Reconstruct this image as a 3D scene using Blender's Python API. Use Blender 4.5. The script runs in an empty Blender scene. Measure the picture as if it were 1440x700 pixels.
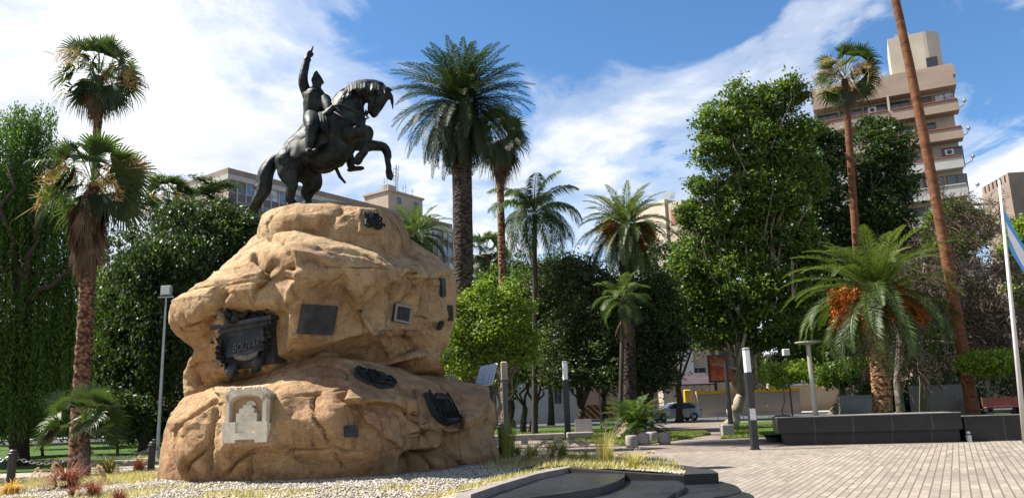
import bpy, bmesh, math, random
import numpy as np
from mathutils import Vector, Matrix, Euler
random.seed(7); RS = np.random.RandomState(11)
R = math.radians
scn = bpy.context.scene
COL = scn.collection

# ------------------------------------------------------------------ camera
F = 1090.0; PITCH = math.atan(222.0 / F); ROLL = R(-2.0); EYE = Vector((0, 0, 1.6))
cam_d = bpy.data.cameras.new('camera'); cam_d.sensor_width = 36; cam_d.lens = F / 1440 * 36
cam_d.clip_end = 3000; cam_d.clip_start = 0.1
cam = bpy.data.objects.new('camera', cam_d); COL.objects.link(cam)
CM = Matrix.Rotation(math.pi / 2 + PITCH, 4, 'X') @ Matrix.Rotation(ROLL, 4, 'Z')
cam.matrix_world = Matrix.Translation(EYE) @ CM
scn.camera = cam
CM3 = CM.to_3x3(); CMI = CM3.inverted()

def ray(px, py):
    return CM3 @ Vector(((px - 720) / F, -(py - 350) / F, -1.0))
def at(px, py, Y):
    d = ray(px, py); return EYE + d * (Y / d.y)
def gnd(px, py, z=0.0):
    d = ray(px, py); return EYE + d * ((z - EYE.z) / d.z)
def foot(px, Y, z=0.0):
    """ground point at distance Y seen in column px (near the horizon)"""
    p = at(px, 572, Y)
    for _ in range(4):
        q = proj((p.x, Y, z)); p.x += (px - q[0]) * Y / F
    return Vector((p.x, Y, z))
def proj(p):
    v = CMI @ (Vector(p) - EYE); return (720 + F * v.x / -v.z, 350 - F * v.y / -v.z)
NPC = np.array(CMI)
def proj_np(P):
    v = (P - np.array(EYE)) @ NPC.T
    return 720 + F * v[:, 0] / -v[:, 2], 350 - F * v[:, 1] / -v[:, 2]

# ------------------------------------------------------------------ objects
def tag(o, label=None, cat=None, group=None, kind=None):
    if label: o['label'] = label
    if cat: o['category'] = cat
    if group: o['group'] = group
    if kind: o['kind'] = kind
    return o
def empty(name, loc, rz=0, label=None, cat=None, group=None):
    o = bpy.data.objects.new(name, None); COL.objects.link(o); o.location = loc; o.rotation_euler.z = rz
    o.empty_display_size = 0.2
    return tag(o, label, cat, group)
def wmat(o):
    m = Matrix.LocRotScale(o.location, o.rotation_euler, o.scale)
    return wmat(o.parent) @ m if o.parent else m
def mesh(name, V, Fc, m=None, parent=None, smooth=False, tint=None, world=False):
    """V Nx3, Fc: an array of quads/tris or a list. world=True: V is in world space and is moved under the parent."""
    V = np.asarray(V, dtype=np.float64).reshape(-1, 3)
    if world and parent is not None:
        mi = np.array(wmat(parent).inverted()); V = V @ mi[:3, :3].T + mi[:3, 3]
    me = bpy.data.meshes.new(name)
    if isinstance(Fc, np.ndarray):
        nv = Fc.shape[1]; nf = Fc.shape[0]
        me.vertices.add(len(V)); me.vertices.foreach_set('co', V.astype(np.float32).ravel())
        me.loops.add(nf * nv); me.loops.foreach_set('vertex_index', Fc.astype(np.int32).ravel())
        me.polygons.add(nf); me.polygons.foreach_set('loop_start', np.arange(0, nf * nv, nv, dtype=np.int32))
        me.update(calc_edges=True)
    else:
        me.from_pydata([tuple(v) for v in V], [], [tuple(int(i) for i in f) for f in Fc]); me.update()
    if smooth: me.polygons.foreach_set('use_smooth', np.ones(len(me.polygons), dtype=bool))
    if tint is not None:
        a = me.attributes.new('tint', 'FLOAT', 'POINT'); a.data.foreach_set('value', np.asarray(tint, dtype=np.float32))
    if m is not None: me.materials.append(m)
    o = bpy.data.objects.new(name, me); COL.objects.link(o)
    if parent is not None: o.parent = parent
    return o
def dup(o, parent=None):
    c = o.copy(); COL.objects.link(c)
    if parent is not None: c.parent = parent
    for ch in list(o.children): dup(ch, c)
    return c

class MB:
    """collects boxes, tubes, prisms; .build links them as one mesh"""
    def __init__(s, M=None): s.V = []; s.F = []; s.M = M or Matrix()
    def add(s, vs, fs):
        n = len(s.V); s.V += [s.M @ Vector(v) for v in vs]; s.F += [tuple(i + n for i in f) for f in fs]; return s
    def box(s, x0, y0, z0, x1, y1, z1):
        v = [(x, y, z) for z in (z0, z1) for y in (y0, y1) for x in (x0, x1)]
        return s.add(v, [(0, 2, 3, 1), (4, 5, 7, 6), (0, 1, 5, 4), (2, 6, 7, 3), (0, 4, 6, 2), (1, 3, 7, 5)])
    def bbox(s, x0, y0, z0, x1, y1, z1, b=.01):
        """box with chamfered vertical and top edges"""
        v = []; 
        for z, k in ((z0, 0), (z1 - b, 0), (z1, b)):
            for (x, y) in ((x0 + b + k, y0 + k), (x1 - b - k, y0 + k), (x1 - k, y0 + b + k), (x1 - k, y1 - b - k), (x1 - b - k, y1 - k), (x0 + b + k, y1 - k), (x0 + k, y1 - b - k), (x0 + k, y0 + b + k)):
                v.append((x, y, z))
        f = [tuple(range(7, -1, -1)), tuple(range(16, 24))]
        for r in (0, 8):
            for i in range(8): j = (i + 1) % 8; f.append((r + i, r + j, r + 8 + j, r + 8 + i))
        return s.add(v, f)
    def tube(s, pts, rad, n=10, cap=True):
        pts = [Vector(p) for p in pts]; rad = rad if isinstance(rad, (list, tuple)) else [rad] * len(pts)
        v = []; f = []; prev = None
        for i, p in enumerate(pts):
            t = (pts[min(i + 1, len(pts) - 1)] - pts[max(i - 1, 0)]).normalized()
            if prev is None:
                a = t.orthogonal().normalized()
            else:
                a = (prev - t * prev.dot(t)).normalized()
            prev = a; b = t.cross(a)
            for k in range(n):
                an = 2 * math.pi * k / n; v.append(p + (a * math.cos(an) + b * math.sin(an)) * rad[i])
        for i in range(len(pts) - 1):
            for k in range(n):
                k2 = (k + 1) % n; f.append((i * n + k, i * n + k2, (i + 1) * n + k2, (i + 1) * n + k))
        if cap: f += [tuple(range(n - 1, -1, -1)), tuple(range((len(pts) - 1) * n, len(pts) * n))]
        return s.add(v, f)
    def prism(s, poly, z0, z1):
        n = len(poly); v = [(p[0], p[1], z0) for p in poly] + [(p[0], p[1], z1) for p in poly]
        ar = sum(poly[i][0] * poly[(i + 1) % n][1] - poly[(i + 1) % n][0] * poly[i][1] for i in range(n))
        f = [tuple(range(n - 1, -1, -1)), tuple(range(n, 2 * n))] + [(i, (i + 1) % n, n + (i + 1) % n, n + i) for i in range(n)]
        if ar < 0: f = [tuple(reversed(q)) for q in f]
        return s.add(v, f)
    def lathe(s, prof, n=20, c=(0, 0, 0)):
        v = []; f = []
        for (r, z) in prof:
            for k in range(n): a = 2 * math.pi * k / n; v.append((c[0] + r * math.cos(a), c[1] + r * math.sin(a), c[2] + z))
        for i in range(len(prof) - 1):
            for k in range(n): k2 = (k + 1) % n; f.append((i * n + k, i * n + k2, (i + 1) * n + k2, (i + 1) * n + k))
        f += [tuple(range(n - 1, -1, -1)), tuple(range((len(prof) - 1) * n, len(prof) * n))]
        return s.add(v, f)
    def ball(s, c, r, n=10, m=7):
        r = r if isinstance(r, (list, tuple)) else (r, r, r); v = [(c[0], c[1], c[2] - r[2])]; f = []
        for i in range(1, m):
            t = math.pi * i / m
            for k in range(n):
                a = 2 * math.pi * k / n
                v.append((c[0] + r[0] * math.sin(t) * math.cos(a), c[1] + r[1] * math.sin(t) * math.sin(a), c[2] - r[2] * math.cos(t)))
        v.append((c[0], c[1], c[2] + r[2])); L = len(v) - 1
        for k in range(n):
            k2 = (k + 1) % n; f.append((0, 1 + k2, 1 + k)); f.append((L, L - n + k, L - n + k2))
            for i in range(m - 2): a = 1 + i * n; f.append((a + k, a + k2, a + n + k2, a + n + k))
        return s.add(v, f)
    def build(s, name, m, parent=None, smooth=False, world=False):
        o = mesh(name, [tuple(v) for v in s.V], s.F, m, parent, smooth, world=world); return o

# ------------------------------------------------------------------ numpy noise
def _h(i, j, k, s):
    h = (i * 374761393 + j * 668265263 + k * 1274126177 + s * 974634777) & 0xffffffff
    h = ((h ^ (h >> 13)) * 1103515245) & 0xffffffff; h = ((h ^ (h >> 16)) * 2246822519) & 0xffffffff
    return ((h ^ (h >> 15)) & 0xffffff) / float(0x1000000)
def vnoise(P, s=0):
    P = np.asarray(P); I = np.floor(P).astype(np.int64); f = P - I; u = f * f * f * (f * (f * 6 - 15) + 10)
    r = 0
    for a in (0, 1):
        for b in (0, 1):
            for c in (0, 1):
                w = (u[:, 0] if a else 1 - u[:, 0]) * (u[:, 1] if b else 1 - u[:, 1]) * (u[:, 2] if c else 1 - u[:, 2])
                r = r + w * _h(I[:, 0] + a, I[:, 1] + b, I[:, 2] + c, s)
    return r * 2 - 1
def fbm(P, fr, o=4, s=0, g=.5):
    r = 0; a = 1; t = 0
    for i in range(o): r = r + a * vnoise(P * fr + i * 17.3, s + i); t += a; a *= g; fr *= 2.03
    return r / t
def sstep(a, b, x):
    t = np.clip((x - a) / (b - a), 0, 1); return t * t * (3 - 2 * t)

# ------------------------------------------------------------------ materials
class NT:
    def __init__(s, name):
        s.m = bpy.data.materials.new(name); s.m.use_nodes = True; s.t = s.m.node_tree; s.n = s.t.nodes; s.l = s.t.links
        s.b = s.n['Principled BSDF']; s.out = s.n['Material Output']
    def N(s, typ, **k):
        n = s.n.new(typ)
        for a, v in k.items():
            if a.startswith('i_'):
                key = a[2:]; key = int(key) if key.isdigit() else key.replace('_', ' ')
                sock = n.inputs[key]
                if hasattr(v, 'is_output'): s.l.new(v, sock)
                else: sock.default_value = v
            else: setattr(n, a, v)
        return n
    def coord(s, which='Object'): return s.N('ShaderNodeTexCoord').outputs[which]
    def pos(s): return s.N('ShaderNodeNewGeometry').outputs['Position']
    def noise(s, vec, scale, detail=4, rough=.55, dist=0):
        n = s.N('ShaderNodeTexNoise'); s.l.new(vec, n.inputs['Vector']); n.inputs['Scale'].default_value = scale
        n.inputs['Detail'].default_value = detail; n.inputs['Roughness'].default_value = rough; n.inputs['Distortion'].default_value = dist
        return n.outputs['Fac']
    def ramp(s, fac, stops, interp='LINEAR'):
        n = s.N('ShaderNodeValToRGB'); s.l.new(fac, n.inputs[0]); e = n.color_ramp.elements; n.color_ramp.interpolation = interp
        while len(e) < len(stops): e.new(.5)
        for el, (p, c) in zip(e, stops): el.position = p; el.color = (*c, 1) if len(c) == 3 else c
        return n.outputs[0]
    def mix(s, a, b, fac, mode='MIX'):
        n = s.N('ShaderNodeMix', data_type='RGBA', blend_type=mode)
        for idx, v in ((6, a), (7, b), (0, fac)):
            if hasattr(v, 'is_output'): s.l.new(v, n.inputs[idx])
            else: n.inputs[idx].default_value = (*v, 1) if isinstance(v, tuple) and len(v) == 3 else v
        return n.outputs[2]
    def math(s, op, a, b=0.0, c=None, clamp=False):
        n = s.N('ShaderNodeMath', operation=op, use_clamp=clamp)
        for i, v in ((0, a), (1, b), (2, c)):
            if v is None: continue
            if hasattr(v, 'is_output'): s.l.new(v, n.inputs[i])
            else: n.inputs[i].default_value = v
        return n.outputs[0]
    def mapping(s, vec, scale=(1, 1, 1), rot=(0, 0, 0), loc=(0, 0, 0)):
        n = s.N('ShaderNodeMapping'); s.l.new(vec, n.inputs[0]); n.inputs['Scale'].default_value = scale
        n.inputs['Rotation'].default_value = rot; n.inputs['Location'].default_value = loc; return n.outputs[0]
    def bump(s, h, strength=.5, dist=.02):
        n = s.N('ShaderNodeBump'); s.l.new(h, n.inputs['Height']); n.inputs['Strength'].default_value = strength; n.inputs['Distance'].default_value = dist
        s.l.new(n.outputs[0], s.b.inputs['Normal']); return n.outputs[0]
    def set(s, color=None, rough=None, metal=None, spec=None):
        for k, v in (('Base Color', color), ('Roughness', rough), ('Metallic', metal), ('Specular IOR Level', spec)):
            if v is None: continue
            if hasattr(v, 'is_output'): s.l.new(v, s.b.inputs[k])
            elif isinstance(v, tuple): s.b.inputs[k].default_value = (*v, 1)
            else: s.b.inputs[k].default_value = v
        return s
def simple(name, c, rough=.7, metal=0, var=.15, sc=3, bump=0, spec=.5):
    t = NT(name); f = t.noise(t.coord(), sc, 5, .6)
    t.set(t.ramp(f, [(.3, tuple(x * (1 - var) for x in c)), (.7, tuple(min(1, x * (1 + var)) for x in c))]), rough, metal, spec)
    if bump: t.bump(t.noise(t.coord(), sc * 8, 4, .6), bump, .01)
    return t.m
def leafmat(name, c0, c1, c2, trans=.35, rough=.5, tr_gain=1.6):
    t = NT(name); a = t.N('ShaderNodeAttribute', attribute_name='tint').outputs['Fac']
    col = t.ramp(a, [(0, c0), (.5, c1), (1, c2)]); t.set(col, rough, 0, .35)
    tr = t.N('ShaderNodeBsdfTranslucent'); tc = t.mix(col, (tr_gain * 1.0, tr_gain * 1.05, tr_gain * .45), 1.0, 'MULTIPLY'); t.l.new(tc, tr.inputs[0])
    mx = t.N('ShaderNodeMixShader'); mx.inputs[0].default_value = trans
    t.l.new(t.b.outputs[0], mx.inputs[1]); t.l.new(tr.outputs[0], mx.inputs[2]); t.l.new(mx.outputs[0], t.out.inputs[0])
    return t.m
M = {}
# ------------------------------------------------------------------ light and sky
SUN_EL = R(51); SUN_DIR = Vector((-1.0, 0.19, 0)).normalized()
sun_d = bpy.data.lights.new('sun', 'SUN'); sun_d.energy = 5.0; sun_d.angle = R(.55); sun_d.color = (1, .95, .86)
sun = bpy.data.objects.new('sun', sun_d); COL.objects.link(sun)
L3 = Vector((SUN_DIR.x * math.cos(SUN_EL), SUN_DIR.y * math.cos(SUN_EL), math.sin(SUN_EL)))
sun.rotation_euler = L3.to_track_quat('Z', 'Y').to_euler(); sun.location = (0, 0, 40)
w = bpy.data.worlds.new('World'); scn.world = w; w.use_nodes = True; nt = w.node_tree; nn = nt.nodes; ll = nt.links
class WN(NT):
    def __init__(s): s.t = nt; s.n = nn; s.l = ll
W = WN()
bg = nn['Background']
sky = W.N('ShaderNodeTexSky', sky_type='NISHITA', sun_disc=False)
sky.sun_elevation = SUN_EL
sky.sun_rotation = math.atan2(L3.x, L3.y)
sky.air_density = 1.0; sky.dust_density = .35; sky.ozone_density = 2.6; sky.altitude = 800
dirv = W.coord('Generated')
# clouds: a plane at constant height seen in direction space, real sky geometry (dir.xy / dir.z)
sep = W.N('ShaderNodeSeparateXYZ'); ll.new(dirv, sep.inputs[0])
zc = W.math('ADD', W.math('MAXIMUM', sep.outputs[2], 0.0), .16)
u = W.math('DIVIDE', sep.outputs[0], zc); v = W.math('DIVIDE', sep.outputs[1], zc)
cmb = W.N('ShaderNodeCombineXYZ'); ll.new(u, cmb.inputs[0]); ll.new(v, cmb.inputs[1])
P1 = W.mapping(cmb.outputs[0], (1, .8, 1), (0, 0, R(20)), (3.1, 1.7, 0))
n1 = W.noise(P1, 1.75, 12, .57, .7)
n2 = W.noise(W.mapping(cmb.outputs[0], (1, 1, 1), (0, 0, 0), (9, 4, 2)), 4.2, 8, .6, .4)
cov = W.math('ADD', W.math('MULTIPLY', n1, .75), W.math('MULTIPLY', n2, .25))
# a broad bank of cloud on the left (west) of the view, and one low over the horizon
az = W.N('ShaderNodeMath', operation='ARCTAN2'); ll.new(sep.outputs[0], az.inputs[0]); ll.new(sep.outputs[1], az.inputs[1])
left = W.N('ShaderNodeMapRange', interpolation_type='SMOOTHSTEP'); ll.new(az.outputs[0], left.inputs[0])
for i, vv in ((1, .10), (2, -.42), (3, 0.0), (4, .23)): left.inputs[i].default_value = vv
low = W.N('ShaderNodeMapRange', interpolation_type='SMOOTHSTEP'); ll.new(sep.outputs[2], low.inputs[0])
for i, vv in ((1, .50), (2, .20), (3, 0.0), (4, .18)): low.inputs[i].default_value = vv
topl = W.N('ShaderNodeMapRange', interpolation_type='SMOOTHSTEP'); ll.new(sep.outputs[2], topl.inputs[0])
for i, vv in ((1, .36), (2, .56), (3, 0.0), (4, -.115)): topl.inputs[i].default_value = vv
cov = W.math('ADD', cov, W.math('MAXIMUM', left.outputs[0], low.outputs[0]))
cov = W.math('ADD', cov, topl.outputs[0])
mask = W.ramp(cov, [(.53, (0, 0, 0)), (.61, (.42, .42, .42)), (.74, (.98, .98, .98))], 'EASE')
shade = W.ramp(W.noise(W.mapping(cmb.outputs[0], loc=(5, 5, 5)), 2.6, 8, .6, .3), [(.34, (.62, .68, .78)), (.56, (1, 1, 1))])
skyc = W.mix(sky.outputs[0], (.90, 1.26, 1.46), 1.0, 'MULTIPLY')
cloud = W.mix(shade, (9.2, 9.3, 9.6), 1.0, 'MULTIPLY')
fin = W.mix(skyc, cloud, mask); ll.new(fin, bg.inputs[0]); bg.inputs[1].default_value = .051
scn.view_settings.view_transform = 'Standard'; scn.view_settings.look = 'None'; scn.view_settings.exposure = 1.33; scn.view_settings.gamma = 1
scn.render.engine = 'CYCLES'; scn.cycles.max_bounces = 6; scn.cycles.diffuse_bounces = 3; scn.cycles.transmission_bounces = 3
scn.cycles.transparent_max_bounces = 4; scn.cycles.caustics_reflective = False; scn.cycles.caustics_refractive = False
# ------------------------------------------------------------------ ground
def sheet(name, pts, m, z, kind='structure', sub=None):
    ps = [(p[0], p[1]) for p in pts]
    o = mesh(name, [(x, y, z) for x, y in ps], [tuple(range(len(ps)))], m)
    if sum(ps[i][0] * ps[(i + 1) % len(ps)][1] - ps[(i + 1) % len(ps)][0] * ps[i][1] for i in range(len(ps))) < 0: o.data.flip_normals()
    return tag(o, kind=kind)
# base ground (dusty paving tone)
M['ground'] = simple('ground_dust', (.15, .13, .11), .95, var=.25, sc=.5, bump=.2)
sheet('ground', [(-900, -60), (900, -60), (900, 1500), (-900, 1500)], M['ground'], 0)
# strip pavers of the plaza
vp = math.atan2((1325 - 720) / F, 1.0)          # bearing of the strips
def paver(name, c1, c2, mortar, bw, rh, rot, msz=.035, jx=0, warp=0):
    t = NT(name); P = t.pos()
    if warp:
        wn = t.N('ShaderNodeTexNoise'); t.l.new(P, wn.inputs[0]); wn.inputs['Scale'].default_value = .12
        P = t.N('ShaderNodeVectorMath', operation='MULTIPLY_ADD', i_0=wn.outputs['Color'], i_1=(warp, warp, 0), i_2=P).outputs[0]
    Q = t.mapping(P, (1, 1, 0), (0, 0, rot))
    b = t.N('ShaderNodeTexBrick', offset=.5, offset_frequency=2, i_Scale=1.0)
    t.l.new(Q, b.inputs['Vector']); b.inputs['Color1'].default_value = (0, 0, 0, 1); b.inputs['Color2'].default_value = (1, 1, 1, 1); b.inputs['Mortar'].default_value = (.5, .5, .5, 1)
    b.inputs['Mortar Size'].default_value = msz * rh; b.inputs['Mortar Smooth'].default_value = .2
    b.inputs['Brick Width'].default_value = bw; b.inputs['Row Height'].default_value = rh
    col = t.ramp(b.outputs['Color'], [(0, c1), (.55, tuple((a + d) / 2 for a, d in zip(c1, c2))), (1, c2)])
    big = t.noise(t.pos(), .35, 5, .6); fine = t.noise(t.pos(), 14, 4, .6)
    col = t.mix(col, t.ramp(big, [(.3, (.74, .74, .74)), (.7, (1.1, 1.08, 1.05))]), 1.0, 'MULTIPLY')
    col = t.mix(col, t.ramp(fine, [(.3, (.8, .8, .8)), (.65, (1.08, 1.08, 1.08))]), 1.0, 'MULTIPLY')
    # dark stains
    st = t.noise(t.pos(), 1.3, 6, .7, 1.0); col = t.mix(col, (.55, .52, .48), t.ramp(st, [(.62, (0, 0, 0)), (.74, (.6, .6, .6))]), 'MULTIPLY')
    col = t.mix(col, mortar, b.outputs['Fac'])
    t.set(col, .8, 0, .3)
    h = t.math('SUBTRACT', t.math('MULTIPLY', fine, .3), b.outputs['Fac']); t.bump(h, .6, .012)
    return t.m
M['strip'] = paver('strip_pavers', (.23, .196, .157), (.32, .275, .225), (.115, .095, .08), .62, .145, -(math.pi / 2 - vp), .085)
M['cobble'] = paver('cobble_pavers', (.20, .155, .13), (.32, .265, .225), (.085, .065, .055), .26, .13, R(45), .12, warp=1.2)
yB = 25.4
sheet('plaza_paving', [(-14, -20), (60, -20), (60, yB), (-14, yB)], M['strip'], .008)
sheet('cobble_path', [(-40, yB), (60, yB), (60, 58), (-40, 58)], M['cobble'], .004)
sheet('left_path', [(-60, 10), (-14, 10), (-14, yB), (-60, yB)], M['cobble'], .004)
# lawns
def lawnmat():
    t = NT('lawn_green'); n = t.noise(t.pos(), 1.2, 6, .7); n2 = t.noise(t.pos(), 40, 3, .6)
    c = t.ramp(n, [(.3, (.03, .07, .008)), (.55, (.065, .125, .014)), (.75, (.12, .16, .03))])
    c = t.mix(c, t.ramp(n2, [(.3, (.6, .6, .6)), (.7, (1.25, 1.25, 1.25))]), 1.0, 'MULTIPLY'); t.set(c, .9, 0, .2); t.bump(n2, 1, .05); return t.m
M['lawn'] = lawnmat()
def pg(l, z=0): return [gnd(a, b, z) for a, b in l]
lawn_polys = [
    pg([(560, 624), (706, 620), (830, 617), (868, 612), (880, 606), (905, 604), (905, 598), (560, 606)]),
    [gnd(900, 626), gnd(945, 620), gnd(1000, 611), gnd(985, 606), gnd(900, 612), gnd(800, 618), gnd(800, 622)],
    [gnd(1012, 617), gnd(1095, 613.5), (20, 27.5), (60, 28), (60, 56), gnd(1040, 594)],
    [(-60, 27), (-11, 27), gnd(600, 618), gnd(560, 606), (-20, 60), (-60, 60)],
]
for i, p in enumerate(lawn_polys): sheet('lawn', p, M['lawn'], .03 + .004 * i)
# the street beyond the square
M['asphalt'] = simple('asphalt', (.055, .055, .058), .85, var=.25, sc=1.5, bump=.3)
sheet('street', [(-150, 60), (150, 60), (150, 76), (-150, 76)], M['asphalt'], .012)
M['conc'] = simple('pale_concrete', (.30, .28, .25), .85, var=.2, sc=1.2, bump=.3)
k = MB(); k.box(-150, 59.8, 0, 4, 60, .14); k.box(14, 59.8, 0, 150, 60, .14); k.box(-150, 76, 0, 150, 76.25, .14)
tag(k.build('kerb', M['conc']), kind='structure')
sheet('far_pavement', [(-150, 76.25), (150, 76.25), (150, 84), (-150, 84)], M['conc'], .135)

# gravel bed round the rock: a low mound
def gk(l): return [tuple(gnd(a, b, z)) for a, b, z in l]
K1 = gk([(636, 860, .38), (641, 760, .38), (637, 715, .38), (641, 695, .38), (688, 680, .38), (742, 665, .37), (792, 655.5, .36)])
K2 = gk([(792, 655.5, .36), (830, 658, .33), (876, 661.5, .29), (920, 664.5, .25), (964, 666.5, .22)])
def kdist(x, y):
    best = np.full(np.shape(x), 1e9); pl = K1 + K2[1:]
    for i in range(len(pl) - 1):
        ax, ay = pl[i][:2]; bx, by = pl[i + 1][:2]; dx, dy = bx - ax, by - ay; t = np.clip(((x - ax) * dx + (y - ay) * dy) / (dx * dx + dy * dy), 0, 1); best = np.minimum(best, np.hypot(x - ax - t * dx, y - ay - t * dy))
    return best
def bed_h(x, y):
    """height of the gravel mound"""
    d = np.hypot((x + 4.2) / 8.6, (y - 20.2) / 8.2); return np.maximum(.16 * (1 - sstep(.55, 1.05, d)) + .05, .05 + .27 * np.exp(-(kdist(x, y) / 1.0) ** 2) * sstep(5.5, 1.5, x))
bed = [gnd(-60, 668, .05), gnd(70, 664, .05), gnd(130, 650, .05), gnd(215, 642, .05), (-10.6, 25.5), (-4, 25.3), gnd(716, 634, .05), gnd(760, 637, .05), gnd(850, 644, .05), gnd(905, 650, .05), gnd(952, 658, .05)] + K2[::-1][:-1] + K1[::-1] + [gnd(640, 900, .05), gnd(-200, 900, .05)]
def inpoly(x, y, poly):
    c = np.zeros(len(x), bool); n = len(poly)
    for i in range(n):
        x1, y1 = poly[i][0], poly[i][1]; x2, y2 = poly[(i + 1) % n][0], poly[(i + 1) % n][1]
        if y1 == y2: continue
        c ^= ((y1 > y) != (y2 > y)) & (x < (x2 - x1) * (y - y1) / (y2 - y1) + x1)
    return c
def bed_mesh():
    bm = bmesh.new(); vs = [bm.verts.new((p[0], p[1], 0)) for p in bed]; f = bm.faces.new(vs)
    bmesh.ops.triangulate(bm, faces=[f])
    for _ in range(7):
        es = [e for e in bm.edges if e.calc_length() > .45]
        if not es: break
        bmesh.ops.subdivide_edges(bm, edges=es, cuts=1); bmesh.ops.triangulate(bm, faces=[f for f in bm.faces if len(f.verts) > 3])
    P = np.array([v.co for v in bm.verts])
    h = bed_h(P[:, 0], P[:, 1]) + fbm(P, 1.1, 3, 5) * .03
    for v, z in zip(bm.verts, h): v.co.z = z
    bmesh.ops.recalc_face_normals(bm, faces=bm.faces)
    if sum(f.normal.z for f in bm.faces) < 0: bmesh.ops.reverse_faces(bm, faces=bm.faces)
    me = bpy.data.meshes.new('gravel_bed_ground'); bm.to_mesh(me); o = bpy.data.objects.new('gravel_bed_ground', me); COL.objects.link(o); return o
def gravelmat():
    t = NT('gravel_ground'); v = t.N('ShaderNodeTexVoronoi', i_Scale=22.0); t.l.new(t.pos(), v.inputs['Vector'])
    s2 = t.N('ShaderNodeSeparateXYZ'); t.l.new(v.outputs['Color'], s2.inputs[0])
    c = t.ramp(s2.outputs[0], [(.0, (.14, .115, .08)), (.4, (.29, .25, .19)), (1, (.48, .44, .37))])
    m = t.noise(t.pos(), .75, 6, .65); c = t.mix(c, (.25, .19, .07), t.ramp(m, [(.52, (0, 0, 0)), (.68, (.9, .9, .9))]))
    t.set(c, .9, 0, .3); t.bump(v.outputs['Distance'], 1.0, .03); t.n['Bump'].invert = True; return t.m
M['gravel'] = gravelmat()
bo = bed_mesh(); bo.data.materials.append(M['gravel']); tag(bo, kind='structure')
# loose stones
def stones(n):
    X = []; 
    x = RS.uniform(-14, 4.2, n * 3); y = RS.uniform(13.0, 25.6, n * 3)
    ok = inpoly(x, y, bed); x = x[ok]; y = y[ok]
    dens = fbm(np.stack([x, y, x * 0], 1), .75, 4, 3)
    ok = (RS.rand(len(x)) < sstep(.16, -.2, dens) * .95 + .08) & (np.hypot((x + 4.7) / 4.2, (y - 21) / 3.6) > .95)
    x = x[ok][:n]; y = y[ok][:n]; n = len(x)
    base = np.array([(1, 0, 0), (0, 1, 0), (-1, 0, 0), (0, -1, 0), (0, 0, 1), (0, 0, -1)], float)
    ff = np.array([(0, 1, 4), (1, 2, 4), (2, 3, 4), (3, 0, 4), (1, 0, 5), (2, 1, 5), (3, 2, 5), (0, 3, 5)])
    r = RS.uniform(.012, .036, (n, 1, 1)) * RS.uniform(.6, 1.3, (n, 1, 3)); a = RS.uniform(0, 6.28, n)
    V = base[None] * r + RS.uniform(-.008, .008, (n, 6, 3)); ca, sa = np.cos(a)[:, None], np.sin(a)[:, None]
    V = np.stack([V[:, :, 0] * ca - V[:, :, 1] * sa, V[:, :, 0] * sa + V[:, :, 1] * ca, V[:, :, 2] * .7], 2)
    h = bed_h(x, y) + fbm(np.stack([x, y, x * 0], 1), 1.1, 3, 5) * .03
    V += np.stack([x, y, h + .012], 1)[:, None, :]
    Fc = (ff[None] + (np.arange(n) * 6)[:, None, None]).reshape(-1, 3)
    return V.reshape(-1, 3), Fc, np.repeat(RS.rand(n), 6)
t = NT('white_stones'); a = t.N('ShaderNodeAttribute', attribute_name='tint').outputs['Fac']
t.set(t.ramp(a, [(0, (.15, .12, .09)), (.35, (.27, .235, .18)), (1, (.50, .45, .38))]), .8); M['stone'] = t.m
V_, F_, T_ = stones(36000)
tag(mesh('gravel', V_, F_, M['stone'], tint=T_), 'white gravel scattered over the bed round the rock', 'gravel', kind='stuff')
# ------------------------------------------------------------------ the rock
YC = 21.0
def tab(l, Y=YC):
    a = sorted([(at(px, py, Y).z, at(px, py, Y).x) for px, py in l]); return np.array(a)
def smooth_interp(z, t):
    return np.interp(z, t[:, 0], t[:, 1])
def resample(t, n=200, k=5):
    z = np.linspace(t[0, 0], t[-1, 0], n); x = np.interp(z, t[:, 0], t[:, 1])
    xp = np.pad(x, k, mode='edge'); x = np.convolve(xp, np.ones(2 * k + 1) / (2 * k + 1), 'valid'); return np.stack([z, x], 1)
def segdist(px, py, pl):
    """distance and signed side of points to a polyline"""
    best = np.full(len(px), 1e9); side = np.zeros(len(px)); tt = np.zeros(len(px))
    L = len(pl) - 1
    for i in range(L):
        ax, ay = pl[i]; bx, by = pl[i + 1]; dx, dy = bx - ax, by - ay; q = dx * dx + dy * dy
        t = np.clip(((px - ax) * dx + (py - ay) * dy) / q, 0, 1); ex = px - ax - t * dx; ey = py - ay - t * dy
        d = np.hypot(ex, ey); m = d < best; best[m] = d[m]; side[m] = np.sign(dx * (py - ay) - dy * (px - ax))[m]; tt[m] = ((i + t) / L)[m]
    return best, side, tt
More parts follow.
